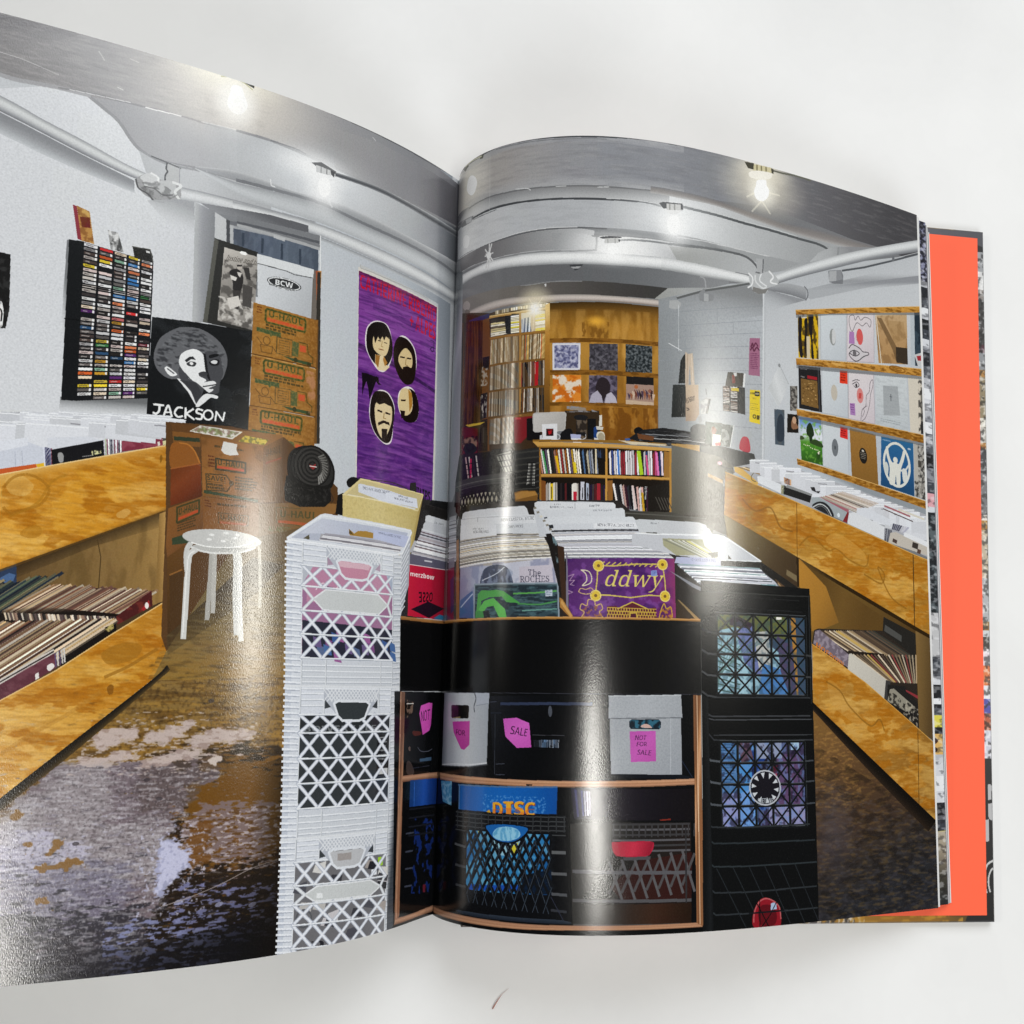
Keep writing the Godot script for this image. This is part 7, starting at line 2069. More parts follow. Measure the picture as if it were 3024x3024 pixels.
func draw_lower(k: Ink) -> void:
	# ---- black front of the bin
	k.poly([1421,1280,1627,1282,1650,1282,1875,1273,2050,1268,2397,1265,2397,1454,2177,1458,1963,1461,1658,1469,1429,1467], "0c0c0d")
	k.lin([1643,1280,2397,1263,2397,1454,1658,1470], [1646,1314,2397,1299], ["050506", "0a0a0b", "0c0c0d", "121213", "1b1b1b"])
	k.strip([1422,1275,1516,1277,1622,1278], [1423,1283,1516,1285,1627,1286], ["a87848", "8a5c30"])
	k.strip([1630,1278,1771,1275,1921,1270,2050,1267,2224,1264,2396,1261], [1631,1286,1771,1281,1921,1276,2050,1273,2224,1269,2396,1267], ["d0a066", "b98648", "8a5f2c"])
	k.line([1663,1469,1963,1461,2177,1458,2395,1454], 1.8, "2f3038")
	k.line([2398,1265,2397,1454], 2.2, "4a4a48")
	# ---- lower shelves
	k.poly([1408,1467,1658,1472,1963,1462,2394,1455,2395,2049,2170,2048,1918,2051,1727,2053,1626,2047,1434,2049], "0a0b0d")
	k.lin([1431,1467,1451,1469,1459,2022,1440,2042], [1441,1683,1462,1684], ["6a4a3a", "a87c60", "8a5f48"])
	k.line([1434,1469,1447,2040], 2.2, "c09478")
	k.poly([1456,1487,1488,1496,1486,1521,1462,1535], "6a564a")
	k.mottle([1456,1487,1488,1496,1486,1521,1462,1535], "17120f", 20, 20, 0.5, 0.55)
	k.line([1460,1499,1488,1499], 2.2, "d8d4d0")
	k.poly([1522,1505,1556,1498,1574,1499,1572,1554,1565,1571,1535,1581,1516,1526], "c04aa8")
	k.lin([1522,1505,1574,1499,1572,1554,1535,1581,1516,1526], [1523,1518,1572,1563], ["c852b0", "b8449e"])
	k.quad([1523,1520,1565,1515,1563,1543,1527,1546]).text("NOT", 0, 0, 1, 1, "24142a", "Droid Sans")
	k.shape([1489,1570,1523,1572,1527,1580,1497,1582], "4a1f1a")
	k.shape([1473,1610,1481,1609,1482,1619,1475,1618], "5a4a44")
	k.curve([1514,1612,1530,1623,1561,1625,1580,1620], 2.2, "4a4c58")
	k.poly([1525,1642,1579,1641,1579,1650,1526,1650], "3a5068")
	k.shape([1468,1647,1483,1647,1499,1666,1500,1679,1470,1676], "3a302e")
	k.line([1495,1664,1571,1663], 1.8, "2a2c38")
	# archive box at the gutter
	k.lin([1647,1471,1827,1465,1825,1489,1820,1645,1766,1654,1645,1662], [1640,1562,1825,1560], ["6f7480", "aeb2bb", "c0c4cb", "c2c5cb", "b2b6bd", "9ea3ac"])
	k.lin([1647,1471,1827,1465,1826,1493,1788,1498,1783,1467], [1785,1477,1827,1480], ["b2b7c2", "a8aeba"])
	k.curve([1781,1468,1785,1482,1779,1501,1781,1515], 2.7, "3a3c44")
	k.line([1786,1499,1826,1491], 1.8, "8a8e98")
	k.poly([1690,1503,1695,1501,1757,1499,1762,1502,1761,1529,1757,1533,1696,1535,1691,1532], "0e0e0f")
	k.poly([1702,1533,1730,1529,1730,1533,1698,1535], "8a7a50")
	k.lin([1697,1544,1765,1539,1765,1599,1747,1613,1735,1612,1703,1571], [1706,1550,1753,1606], ["b83c9c", "c0489f", "b03a92"])
	k.quad([1714,1563,1749,1564,1750,1578,1714,1576]).text("FOR", 0, 0, 1, 1, "24142a", "Droid Sans")
	k.curve([1648,1659,1716,1651,1765,1649,1820,1641], 2.7, "d8dade")
	k.line([1650,1662,1766,1655,1822,1645], 3.1, "3a3c40")
	# dark case with the SALE note
	k.lin([1830,1472,2134,1462,2132,1660,1842,1671,1830,1516], [1837,1488,2128,1623], ["1a1c22", "0f1014", "0a0b0d", "101012", "15140f"])
	k.line([1861,1491,1985,1486,2097,1484], 7.1, "2f3850")
	k.line([1830,1488,1847,1486], 2.2, "3a3e4a")
	k.line([1832,1515,1861,1514], 3.5, "1f232c")
	k.line([1844,1519,1843,1667], 1.8, "30343c")
	k.line([1847,1642,1870,1640], 2.2, "3a3e48")
	k.line([1847,1668,1870,1667], 2.2, "3a3e48")
	k.ell([1991,1505], 5, 14, "4a4e58")
	k.line([1946,1565,2026,1564], 1.8, "3a3a40")
	k.poly([1946,1575,2022,1573,2020,1597,1945,1598], "08090b")
	var bc: Quad = k.quad([1948,1577,2014,1575,2013,1595,1948,1595])
	for i in 34:
		var u := i / 34.0
		bc.rect(u, 0, u + 0.012 + 0.012 * k.rng.randf(), 1, k.pick(["8a9ab4", "2a3038", "c4ccd8", "4a5464", "6a8ab0"]) if i > 8 else Color8(40, 44, 52))
	k.lin([1867,1528,1904,1524,1937,1536,1942,1596,1904,1599,1873,1572], [1875,1532,1937,1592], ["c65ab8", "cf62c0", "c254b2"])
	k.quad([1886,1544,1930,1551,1930,1569,1886,1565]).text("SALE", 0, 0, 1, 1, "24142a", "Droid Sans", 0.08)
	# archive box on the right
	k.lin([2142,1463,2336,1457,2337,1657,2145,1656], [2146,1499,2334,1622], ["9ea2a8", "a9adb3", "a4a8ae", "9a9ea5"])
	k.lin([2141,1463,2337,1457,2340,1514,2140,1519], [2147,1466,2336,1513], ["a6aab0", "aeb2b8", "a2a6ac"])
	k.line([2140,1519,2340,1514], 2.7, "6c7076")
	k.line([2141,1463,2337,1457], 2.2, "c6cace")
	k.line([2307,1517,2305,1654], 2.2, "b4b8be")
	k.mottle([2142,1463,2336,1457,2337,1657,2145,1656], "7f838a38", 8, 8, 0.4, 0.75)
	k.poly([2194,1525,2201,1520,2273,1519,2280,1526,2279,1539,2274,1544,2198,1544,2194,1538], "17222c")
	k.mottle([2196,1522,2277,1521,2277,1542,2196,1542], "3a7a94c0", 30, 20, 0.5, 0.58)
	k.shape([2225,1539,2234,1531,2247,1533,2254,1541], "c9a8a0")
	k.lin([2195,1550,2265,1548,2265,1624,2197,1626], [2198,1552,2264,1622], ["b851a8", "c25cb2", "b650a4"])
	k.quad([2209,1559,2238,1560,2238,1571,2209,1571]).text("NOT", 0, 0, 1, 1, "2a1830", "Droid Sans", 0.06)
	k.quad([2213,1576,2240,1576,2240,1586,2213,1587]).text("FOR", 0, 0, 1, 1, "2a1830", "Droid Sans", 0.06)
	k.quad([2214,1595,2251,1597,2251,1609,2214,1607]).text("SALE", 0, 0, 1, 1, "2a1830", "Droid Sans", 0.06)
	k.poly([2145,1656,2337,1658,2372,1664,2367,1669,2144,1664], "10131a")
	k.line([2337,1622,2367,1664], 2.2, "20283a")
	# middle shelf edge
	k.strip([1453,1680,1541,1681,1609,1682], [1452,1695,1542,1696,1610,1698], ["8a6450", "b98a6c", "9c7258", "6a4836"])
	k.strip([1634,1681,1730,1679,1828,1678,1919,1677,2046,1675,2219,1671,2377,1667], [1636,1698,1731,1697,1828,1694,1919,1693,2046,1690,2219,1687,2376,1682], ["a67a5e", "cc9c78", "a87858", "c49270", "7c5840"])
	k.poly([1928,1687,1944,1687,1943,1690,1929,1691], "1c1412")
	# lower compartment, left of the gutter
	k.lin([1486,1694,1608,1698,1608,1765,1486,1761], [1492,1728,1606,1739], ["16366e", "1f4a9c", "0f2a66"])
	k.line([1505,1700,1507,1759], 2.2, "2f62b4")
	k.mottle([1511,1793,1603,1799,1600,1994,1508,1978], "17307cc0", 40, 60, 0.52, 0.58)
	k.line([1476,1826,1509,1827], 4.4, "3a3e4c")
	k.line([1477,1871,1508,1872], 4.4, "3a3e4c")
	k.line([1478,1913,1510,1915], 4.4, "3a3e4c")
	k.line([1478,1956,1508,1958], 4.4, "3a3e4c")
	for i in 4:
		k.line([[1487,1765][0], [1487,1767][1] + i * 22, [1601,1769][0], [1601,1771][1] + i * 22], 4, "1a1c24")
	k.poly([1561,1965,1574,1966,1573,1986,1562,1984], "5a1a28")
	# blue sleeve and the black crate
	k.poly([1642,1701,1700,1697,1700,1758,1657,1753], "4a8ab0")
	k.mottle([1642,1701,1700,1697,1700,1758,1657,1753], "9ac4d8c0", 30, 8, 0.5, 0.58)
	k.poly([1726,1701,2008,1689,2007,1758,1727,1766], "1a2436")
	k.lin([1734,1704,2008,1692,2005,1757,1732,1764], [1738,1725,2004,1732], ["14529c", "1762b4", "1660b4", "1358a8", "0f4a96"])
	k.line([1731,1705,1731,1763], 2.7, "6a9ad0")
	k.poly([1726,1701,2008,1689,2008,1693,1726,1705], "4a6a90")
	k.mottle([1809,1719,1979,1717,1978,1757,1809,1760], "6aa8e0a0", 10, 10, 0.62, 0.66)
	var ds: Quad = k.quad([1838,1731,1953,1724,1953,1770,1838,1778])
	var letters := "DISC"
	for i in 4:
		var u := i * 0.25
		ds.text(letters[i], u + 0.015, 0.08 + 0.05 * absf(i - 1.5) + 0.02, u + 0.245, 0.88, "8a3a1c")
		ds.text(letters[i], u, 0.05 + 0.05 * absf(i - 1.5), u + 0.23, 0.85, "e2a42c")
		ds.text(letters[i], u + 0.01, 0.4 + 0.05 * absf(i - 1.5), u + 0.225, 0.85, "d8622c80")
	k.poly([1819,1762,1828,1756,1833,1764], "d8a42c")
	k.poly([1720,1767,2029,1759,2028,1802,1718,1813], "121316")
	k.poly([1718,1811,2028,1802,2037,2020,1755,2023,1722,1955], "0b0c0f")
	for i in 5:
		k.line([[1720,1771][0], [1720,1772][1] + i * 11, [2027,1764][0], [2027,1764][1] + i * 11], 3, "3a3c3e")
	for i in 16:
		var t := i / 15.0
		k.line([lerpf([1726,1770][0], [2025,1764][0], t), lerpf([1726,1768][1], [2025,1762][1], t), lerpf([1727,1810][0], [2024,1800][0], t), lerpf([1727,1810][1], [2024,1800][1], t)], 3, "2f3134")
	k.lin([1760,1812,1986,1807,1992,1953,1770,1958,1759,1945], [1779,1824,1960,1931], ["1f5f9c", "3f86b4", "3a86ba", "2f7ab0", "16508c"])
	k.mottle([1760,1812,1986,1807,1992,1953,1759,1945], "7ab4cc90", 60, 60, 0.52, 0.62)
	k.shape([1833,1811,1875,1795,1910,1809,1918,1837,1901,1858,1847,1862], "8fbcd0")
	k.poly([1886,1843,1908,1830,1899,1854,1890,1863], "d0c438")
	k.poly([1794,1812,1804,1811,1799,1822], "c4b838")
	k.poly([1918,1909,1992,1890,1993,1953,1914,1950], "0d1a2c")
	k.poly([1764,1945,1918,1933,1918,1949,1770,1958], "1a4aa8")
	for i in 14:
		var t := i / 11.0
		var f := [1762,1810,1989,1807]
		var x: float = lerpf(f[0], f[2], t)
		var y: float = lerpf(f[1], f[3], t)
		var dx: float = (f[2] - f[0]) / 11.0
		for s in [-1.0, 1.0]:
			var p := PackedVector2Array()
			for j in 5:
				var xx: float = clampf(x + s * dx * j, f[0] - 4, f[2] + 8)
				p.append(Vector2(xx, y + absf(xx - x) / dx * 38.0))
			k.linev(p, 7, Color.html("101216"))
	for s in range(-8, 14):
		var f := [1762,1812,1990,1807]
		var dx: float = (f[2] - f[0]) / 8.5
		var x0: float = f[0] + s * dx
		for d in [-1.0, 1.0]:
			var p := PackedVector2Array()
			for j in 20:
				var v: float = j / 19.0 * 172.0
				var xx: float = x0 + d * v / 38.0 * dx * 0.5
				if xx > f[0] - 2 and xx < f[2] + 2:
					p.append(Vector2(xx, f[1] + 4 + v + (xx - f[0]) * 0.045))
			if p.size() > 1:
				k.linev(p, 5, Color.html("0f1115"))
				k.linev(p, 1.5, Color.html("3a4450"))
	k.shape([1816,1794,1847,1789,1901,1787,1932,1792,1931,1808,1910,1827,1879,1836,1847,1832,1824,1816], "0f1114")
	k.shape([1821,1796,1875,1789,1928,1793,1927,1806,1905,1824,1879,1832,1847,1828,1829,1813], "1a5fa8")
	k.shape([1838,1815,1852,1799,1884,1794,1908,1801,1910,1817,1879,1829,1847,1826], "8cc4e0")
	k.mottle([1838,1815,1852,1799,1884,1794,1908,1801,1910,1817,1879,1829,1847,1826], "4a94c4b0", 12, 50, 0.5, 0.58)
	k.line([1719,1852,1755,1855], 6.2, "4c4e52")
	k.line([1722,1903,1756,1905], 6.2, "3c3e42")
	k.line([1725,1952,1756,1953], 6.2, "36383c")
	k.line([1994,1850,2026,1850], 7.1, "5a5c5e")
	k.line([1993,1901,2028,1902], 7.1, "55575a")
	k.line([1993,1950,2028,1952], 7.1, "4c4e52")
	k.line([1991,1989,2027,1992], 6.2, "303238")
	k.line([1990,1958,2022,2016], 1.8, "2c3040")
	k.strip([1726,2014,1781,2012,1985,2011,2039,2016], [1732,2019,1781,2021,1985,2020,2039,2020], ["2f3844", "1c222c"])
	# grey crate on the right
	k.lin([2042,1692,2371,1693,2370,1772,2050,1767], [2046,1706,2366,1747], ["2a2838", "1f1a24", "17141a", "120f12"])
	k.quad([2042,1694,2093,1701,2094,1758,2050,1763]).spines(7, 0, 1, ["3a3a6a", "8a86b0", "2a2638", "5a5688", "b4b0c8"], 0.3)
	k.poly([2272,1768,2304,1766,2304,1770,2276,1771], "7a2a20")
	k.lin([2039,1779,2143,1774,2361,1776,2359,2030,2043,2028], [2045,1787,2357,2014], ["2b2a28", "252422", "1f1c1b", "231a18", "1e1714"])
	for i in 6:
		k.line([[2148,1780][0], [2148,1780][1] + i * 13, [2356,1780][0], [2356,1780][1] + i * 13], 5, "57565a" if i % 2 else "3a393b")
	for i in 14:
		k.line([[2150,1780][0] + i * 17, [2150,1780][1], [2149,1810][0] + i * 17, [2149,1810][1]], 4, "3c3b3d")
	k.shape([2145,1826,2156,1822,2244,1821,2257,1831,2244,1854,2217,1859,2164,1857,2149,1847], "a82038")
	k.lin([2149,1822,2255,1823,2244,1856,2155,1857], [2151,1826,2253,1852], ["a8203880", "c43048", "8a182c"])
	k.poly([2217,1867,2364,1850,2360,1969,2171,1964,2137,1931], "3a1714a0")
	for i in 7:
		var f := [2142,1915,2315,1967]
		k.line([[2138,1899][0] + i * 33, [2138,1871][1] - i * 4, [2171,1964][0] + i * 33, [2171,1964][1] - i * 3], 7, "58575a")
		k.line([[2172,1879][0] + i * 33, [2172,1879][1] - i * 4, [2137,1947][0] + i * 33, [2137,1947][1] - i * 3], 7, "4c4a4c")
	k.line([2047,1894,2359,1900], 8.9, "56555a")
	k.line([2046,1964,2358,1968], 8.0, "504f52")
	k.line([2346,1788,2345,2026], 4.4, "2f2e30")
	k.poly([2173,1859,2248,1858,2246,1866,2177,1867], "4a494c")
	k.lin([2044,1972,2360,1975,2359,2030,2043,2028], [2048,1988,2357,2014], ["262624", "2c2520", "3a241a", "24170f"])
	k.line([2047,2023,2357,2027], 6.2, "4a4a4a")
	# bottom and right edges of the shelf
	k.strip([1444,2027,1526,2028,1612,2025], [1436,2042,1527,2043,1609,2042], ["8a6450", "b98a6c", "9c7258", "5a3c2e"])
	k.poly([1433,2042,1615,2041,1617,2058,1434,2053], "0b0a0a")
	k.strip([1617,2026,1727,2024,1811,2024,1918,2025,2043,2024,2171,2024,2391,2024], [1619,2042,1727,2040,1811,2040,1918,2039,2043,2036,2171,2036,2391,2036], ["8a624c", "b58668", "a4765a", "c0906e", "7c5640"])
	k.poly([1619,2042,1727,2040,1811,2040,1918,2039,2043,2036,2171,2036,2391,2036,2395,2061,1917,2073,1615,2070], "08090a")
	k.lin([2372,1456,2394,1457,2395,2036,2374,2025], [2373,1664,2396,1666], ["7c5236", "b98458", "d0a07c", "a8744c", "8a5c3c"])
	k.line([2383,1458,2384,2028], 2.2, "d8b898")
	k.line([2379,1458,2379,2027], 1.8, "6a4630")
	k.line([2397,1457,2395,2045], 1.8, "c8c4bc")
	# ---- black crates on the right
	k.poly([2398,1161,2652,1163,2753,1164,2755,1230,2758,1480,2760,1636,2764,1996,2764,2112,2392,2083,2398,1457], "0d0e0f")
	k.lin([2374,1203,2400,1190,2419,1189,2752,1187,2756,1317,2752,1521,2397,1518,2398,1259], [2399,1218,2513,1337], ["2a2a26", "17181a", "0c0d0e"])
	k.line([2419,1189,2699,1187,2752,1185], 3.4, "2c2d2c")
	k.line([2438,1200,2716,1199], 2.1, "202122")
	k.line([2399,1227,2726,1229], 2.5, "1f2123")
	k.line([2749,1185,2752,1474], 2.5, "2a2c2e")
	var c1: Quad = k.quad([2444,1244,2737,1241,2737,1455,2442,1455])
	c1.rect(0, 0, 1, 1, "3a4a60")
	c1.poly([0, 0, 0.78, 0, 0.78, 0.3, 0, 0.22], "5f6438")
	c1.poly([0, 0.22, 0.2, 0.16, 0.5, 0.3, 0.72, 0.5, 0.78, 1, 0, 1], "8fb4c4")
	c1.poly([0.2, 0.2, 0.38, 0.12, 0.48, 0.4, 0.5, 0.8, 0.3, 0.6], "6a74a8")
	c1.poly([0.4, 0.22, 0.56, 0.2, 0.6, 0.6, 0.46, 0.7], "b4b4b0")
	c1.poly([0.5, 0.6, 0.78, 0.7, 0.78, 1, 0.45, 1], "4a7ab4")
	c1.poly([0.66, 0.25, 0.86, 0.4, 0.88, 1, 0.8, 1, 0.7, 0.7], "4c4460")
	c1.poly([0.14, 0.06, 0.22, 0.02, 0.4, 0.12, 0.36, 0.18, 0.14, 0.14], "2a1c2c")
	c1.poly([0.82, 0.02, 0.88, 0.02, 0.9, 1, 0.88, 1], "a87838")
	c1.poly([0.0, 0.4, 0.3, 0.6, 0.4, 1, 0, 1], "a4c8d4a0")
	c1.mottle("2f4a5c70", 30, 30, 0.52, 0.64)
	c1.rect(0.66, 0.02, 0.72, 0.05, "e8e6e0")
	for i in 10:
		c1.line([0, 0.3 + i * 0.07, 0.25, 0.45 + i * 0.06], 3, "3f5a54")
		c1.line([0.02, 0.9 - i * 0.02, 0.06 * i, 0.3], 2, "5a7a78")
	black_lattice(k, c1, 5, 4)
	k.line([2401,1286,2417,1293,2443,1296], 5.0, "3a3c3e")
	k.line([2400,1340,2416,1349,2442,1351], 5.0, "46484b")
	k.line([2399,1395,2415,1404,2441,1406], 5.0, "46484b")
	k.line([2398,1447,2415,1457,2442,1461], 5.0, "3c3e41")
	k.line([2737,1345,2754,1347], 5.0, "3a3c3e")
	k.line([2736,1403,2752,1404], 5.0, "3a3c3e")
	k.line([2442,1461,2748,1459], 3.4, "2f3134")
	k.line([2400,1498,2428,1510,2747,1507], 3.8, "3a3c40")
	k.line([2402,1512,2433,1519,2753,1516], 2.9, "46484c")
	k.line([2404,1542,2432,1570,2509,1573,2754,1571], 3.8, "303236")
	k.line([2432,1558,2752,1557], 2.9, "3a3c40")
	var c2: Quad = k.quad([2449,1574,2726,1575,2729,1799,2452,1793])
	c2.rect(0, 0, 1, 1, "3a3450")
	c2.rect(0, 0, 0.2, 1, "4a74a4")
	c2.rect(0.2, 0.05, 0.42, 1, "4a8ac8")
	c2.rect(0.36, 0.1, 0.52, 0.8, "1f3a7a")
	c2.rect(0.66, 0.15, 0.95, 1, "5a4466")
	c2.rect(0.42, 0, 0.72, 0.2, "8a94b0")
	c2.rect(0.83, 0.0, 0.93, 0.1, "a4c0d8")
	c2.rect(0.0, 0.6, 0.2, 1, "8a90c0")
	c2.rect(0.55, 0.75, 0.98, 1, "8c8cb4")
	c2.poly([0.2, 0.0, 0.34, 0.0, 0.38, 0.2, 0.24, 0.25], "5a4452")
	c2.poly([0.45, 0.3, 0.6, 0.1, 0.7, 0.35, 0.6, 0.5], "1c1a28")
	c2.poly([0.6, 0.3, 0.66, 0.28, 0.64, 0.7, 0.58, 0.72], "a02838")
	c2.poly([0.22, 0.6, 0.36, 0.55, 0.4, 1, 0.2, 1], "6a9ad8")
	c2.mottle("6a8ac080", 30, 40, 0.54, 0.62)
	c2.mottle("1a1424a0", 40, 40, 0.54, 0.64)
	c2.print_lines(0.01, 0.03, 0.18, 0.5, 14, "2f5078", 0.35)
	black_lattice(k, c2, 5, 4)
	c2.ell(0.51, 0.54, 0.17, 0.19, "17151c")
	c2.hoop(0.51, 0.54, 0.18, 0.2, 4, "b4b8c0")
	for i in 10:
		var a := TAU * i / 10.0
		c2.poly([0.51 + cos(a) * 0.16, 0.54 + sin(a) * 0.18, 0.51 + cos(a + 0.3) * 0.16, 0.54 + sin(a + 0.3) * 0.18, 0.51 + cos(a + 0.15) * 0.1, 0.54 + sin(a + 0.15) * 0.11], "c8ccd2")
	c2.text("SKETONE", 0.42, 0.66, 0.6, 0.72, "aab0b8")
	k.line([2405,1612,2422,1622,2448,1625], 5.4, "50545a")
	k.line([2407,1667,2423,1677,2449,1681], 5.4, "50545a")
	k.line([2407,1721,2422,1733,2451,1736], 5.4, "4a4e54")
	k.line([2728,1627,2755,1626], 4.2, "3f4348")
	k.line([2729,1681,2757,1680], 4.2, "3f4348")
	k.line([2730,1739,2758,1738], 4.2, "3f4348")
	k.line([2404,1778,2424,1790,2510,1793,2738,1793], 4.1, "2c3034")
	k.line([2403,1814,2428,1831,2520,1833,2755,1835], 4.1, "2a3034")
	k.line([2405,1872,2427,1889,2525,1892,2760,1893], 4.1, "2c3236")
	k.line([2406,1936,2429,1954,2524,1957,2758,1956], 4.1, "2c3034")
	k.line([2407,1991,2431,2009,2533,2011,2760,2012], 4.1, "2c3034")
	for i in 6:
		k.line([[2435,1903][0] + i * 50, [2435,1894][1], [2522,2049][0] + i * 48, [2522,2045][1]], 2.5, "24282c")
	k.lin([2401,1457,2416,1465,2424,2085,2392,2083], [2398,1631,2432,1631], ["101112", "1a1c1e", "0c0d0e"])
	k.shape([2544,2042,2547,2008,2567,1979,2595,1976,2628,1996,2636,2027,2627,2057,2576,2062], "8a1824")
	k.shape([2561,2009,2578,1992,2611,1999,2622,2026,2610,2047,2571,2044], "5a1018")
	k.poly([2603,1990,2620,1987,2622,2006,2602,2007], "a4b8d4")
	k.curve([2547,2034,2550,2008,2567,1983,2595,1978,2628,1998,2635,2031], 3.7, "b4585c")
	k.line([2540,1960,2577,2018,2609,2073], 2.7, "0c0d0e")
	k.line([2634,1970,2599,2020,2560,2060], 2.7, "0c0d0e")
	k.line([2533,2011,2645,2011], 4.1, "14161a")
	k.line([2567,1974,2566,2070], 2.7, "0c0d0e")


func black_lattice(k: Ink, q: Quad, nx: int, ny: int) -> void:
	for i in nx + 1:
		q.line([i / float(nx), 0, i / float(nx), 1], 8, "0f1112")
		q.line([i / float(nx) + 0.008, 0, i / float(nx) + 0.008, 1], 1.5, "3a3e42")
	for j in ny + 1:
		q.line([0, j / float(ny), 1, j / float(ny)], 7, "121416")
		q.line([0, j / float(ny) - 0.012, 1, j / float(ny) - 0.012], 2, "4a4e52")
	for i in nx:
		for j in ny:
			q.line([i / float(nx), j / float(ny), (i + 1.0) / nx, (j + 1.0) / ny], 5, "121415")
			q.line([i / float(nx), (j + 1.0) / ny, (i + 1.0) / nx, j / float(ny)], 5, "121415")



# ---------------------------------------------------------------- ink: draws flat print on an Image
class Ink:
	var im: Image
	var solid: Image
	var rng := RandomNumberGenerator.new()
	var blob: Image
	var words := {}

	func _init(w: int, h: int) -> void:
		im = Image.create(w, h, false, Image.FORMAT_RGBA8)
		im.fill(Color(0.1, 0.1, 0.1))
		solid = Image.create(w, 1, false, Image.FORMAT_RGBA8)
		rng.seed = 11
		blob = Image.create(64, 64, false, Image.FORMAT_RGBA8)
		for y in 64:
			for x in 64:
				var d := Vector2(x - 31.5, y - 31.5).length() / 32.0
				var a := clampf(1.0 - d, 0.0, 1.0)
				blob.set_pixel(x, y, Color(1, 1, 1, a * a * (3.0 - 2.0 * a)))

	static func pts(f: Array) -> PackedVector2Array:
		var o := PackedVector2Array()
		for i in range(0, f.size() - 1, 2):
			o.append(Vector2(f[i], f[i + 1]))
		return o

	static func col(c) -> Color:
		return c if c is Color else Color.html(c)

	func box(p: PackedVector2Array) -> Rect2i:
		var lo := p[0]
		var hi := p[0]
		for q in p:
			lo = lo.min(q)
			hi = hi.max(q)
		return Rect2i(Vector2i(lo.floor()) - Vector2i.ONE, Vector2i((hi - lo).ceil()) + Vector2i(3, 3)).intersection(Rect2i(Vector2i.ZERO, im.get_size()))

	func spans(p: PackedVector2Array, put: Callable) -> void:
		var b := box(p)
		var n := p.size()
		for y in range(b.position.y, b.end.y):
			var yc := y + 0.5
			var xs: Array[float] = []
			var a := p[n - 1]
			for i in n:
				var c := p[i]
				if (a.y <= yc) != (c.y <= yc):
					xs.append(a.x + (yc - a.y) / (c.y - a.y) * (c.x - a.x))
				a = c
			if xs.size() > 2:
				xs.sort()
			elif xs.size() == 2 and xs[0] > xs[1]:
				xs.reverse()
			for k in range(0, xs.size() - 1, 2):
				var x0 := roundi(xs[k])
				var x1 := roundi(xs[k + 1])
				if x1 > x0:
					put.call(x0, y, x1 - x0)

	func polyv(p: PackedVector2Array, c: Color) -> void:
		if p.size() < 3:
			return
		if c.a > 0.99:
			spans(p, func(x, y, w): im.fill_rect(Rect2i(x, y, w, 1), c))
		else:
			solid.fill(c)
			spans(p, func(x, y, w): im.blend_rect(solid, Rect2i(0, 0, mini(w, solid.get_width()), 1), Vector2i(x, y)))

	func poly(f: Array, c) -> void:
		polyv(pts(f), col(c))

	func mask(p: PackedVector2Array, b: Rect2i) -> Image:
		var m := Image.create(b.size.x, b.size.y, false, Image.FORMAT_LA8)
		var w := Color.WHITE
		spans(p, func(x, y, n): m.fill_rect(Rect2i(x - b.position.x, y - b.position.y, n, 1), w))
		return m

	func over(p: PackedVector2Array, make: Callable) -> void:   # make(box) -> RGBA image of the box's size, laid inside the polygon
		var b := box(p)
		if b.size.x < 1 or b.size.y < 1:
			return
		var src: Image = make.call(b)
		im.blend_rect_mask(src, mask(p, b), Rect2i(Vector2i.ZERO, b.size), b.position)

	func lin(f: Array, axis: Array, stops: Array) -> void:      # colours spread evenly along an axis
		var a := Vector2(axis[0], axis[1])
		var d := Vector2(axis[2], axis[3]) - a
		var cs: Array[Color] = []
		for s in stops:
			cs.append(col(s))
		over(pts(f), func(b):
			var n := 40
			var small := Image.create(n, n, false, Image.FORMAT_RGBA8)
			for y in n:
				for x in n:
					var q := Vector2(b.position) + Vector2((x + 0.5) / n * b.size.x, (y + 0.5) / n * b.size.y)
					var t := clampf((q - a).dot(d) / d.length_squared(), 0.0, 1.0) * (cs.size() - 1)
					var i := mini(int(t), cs.size() - 2)
					small.set_pixel(x, y, cs[i].lerp(cs[i + 1], t - i))
			small.resize(b.size.x, b.size.y, Image.INTERPOLATE_BILINEAR)
			return small)

	func field(w: int, h: int, sx: float, sy: float, kind: int, sd: int) -> Image:   # grey noise with features of about sx by sy pixels
		var n := FastNoiseLite.new()
		n.seed = sd
		n.noise_type = FastNoiseLite.TYPE_SIMPLEX_SMOOTH if kind != 2 else FastNoiseLite.TYPE_CELLULAR
		n.fractal_type = FastNoiseLite.FRACTAL_FBM if kind != 1 else FastNoiseLite.FRACTAL_NONE
		n.fractal_octaves = 6
		n.fractal_gain = 0.56
		n.frequency = 0.035
		var dx := minf(32.0 / sx, 6.0)
		var dy := minf(32.0 / sy, 6.0)
		if sx <= 16.0 and sy <= 16.0:
			dx = 1.0
			dy = 1.0
			n.frequency = 2.2 / (sx + sy)
			n.fractal_octaves = 3
		var g := n.get_image(clampi(int(w * dx), 4, 2400), clampi(int(h * dy), 4, 2400), false, false, true)
		if g.get_size() != Vector2i(w, h):
			g.resize(w, h, Image.INTERPOLATE_CUBIC if g.get_width() <= w else Image.INTERPOLATE_BILINEAR)
		return g

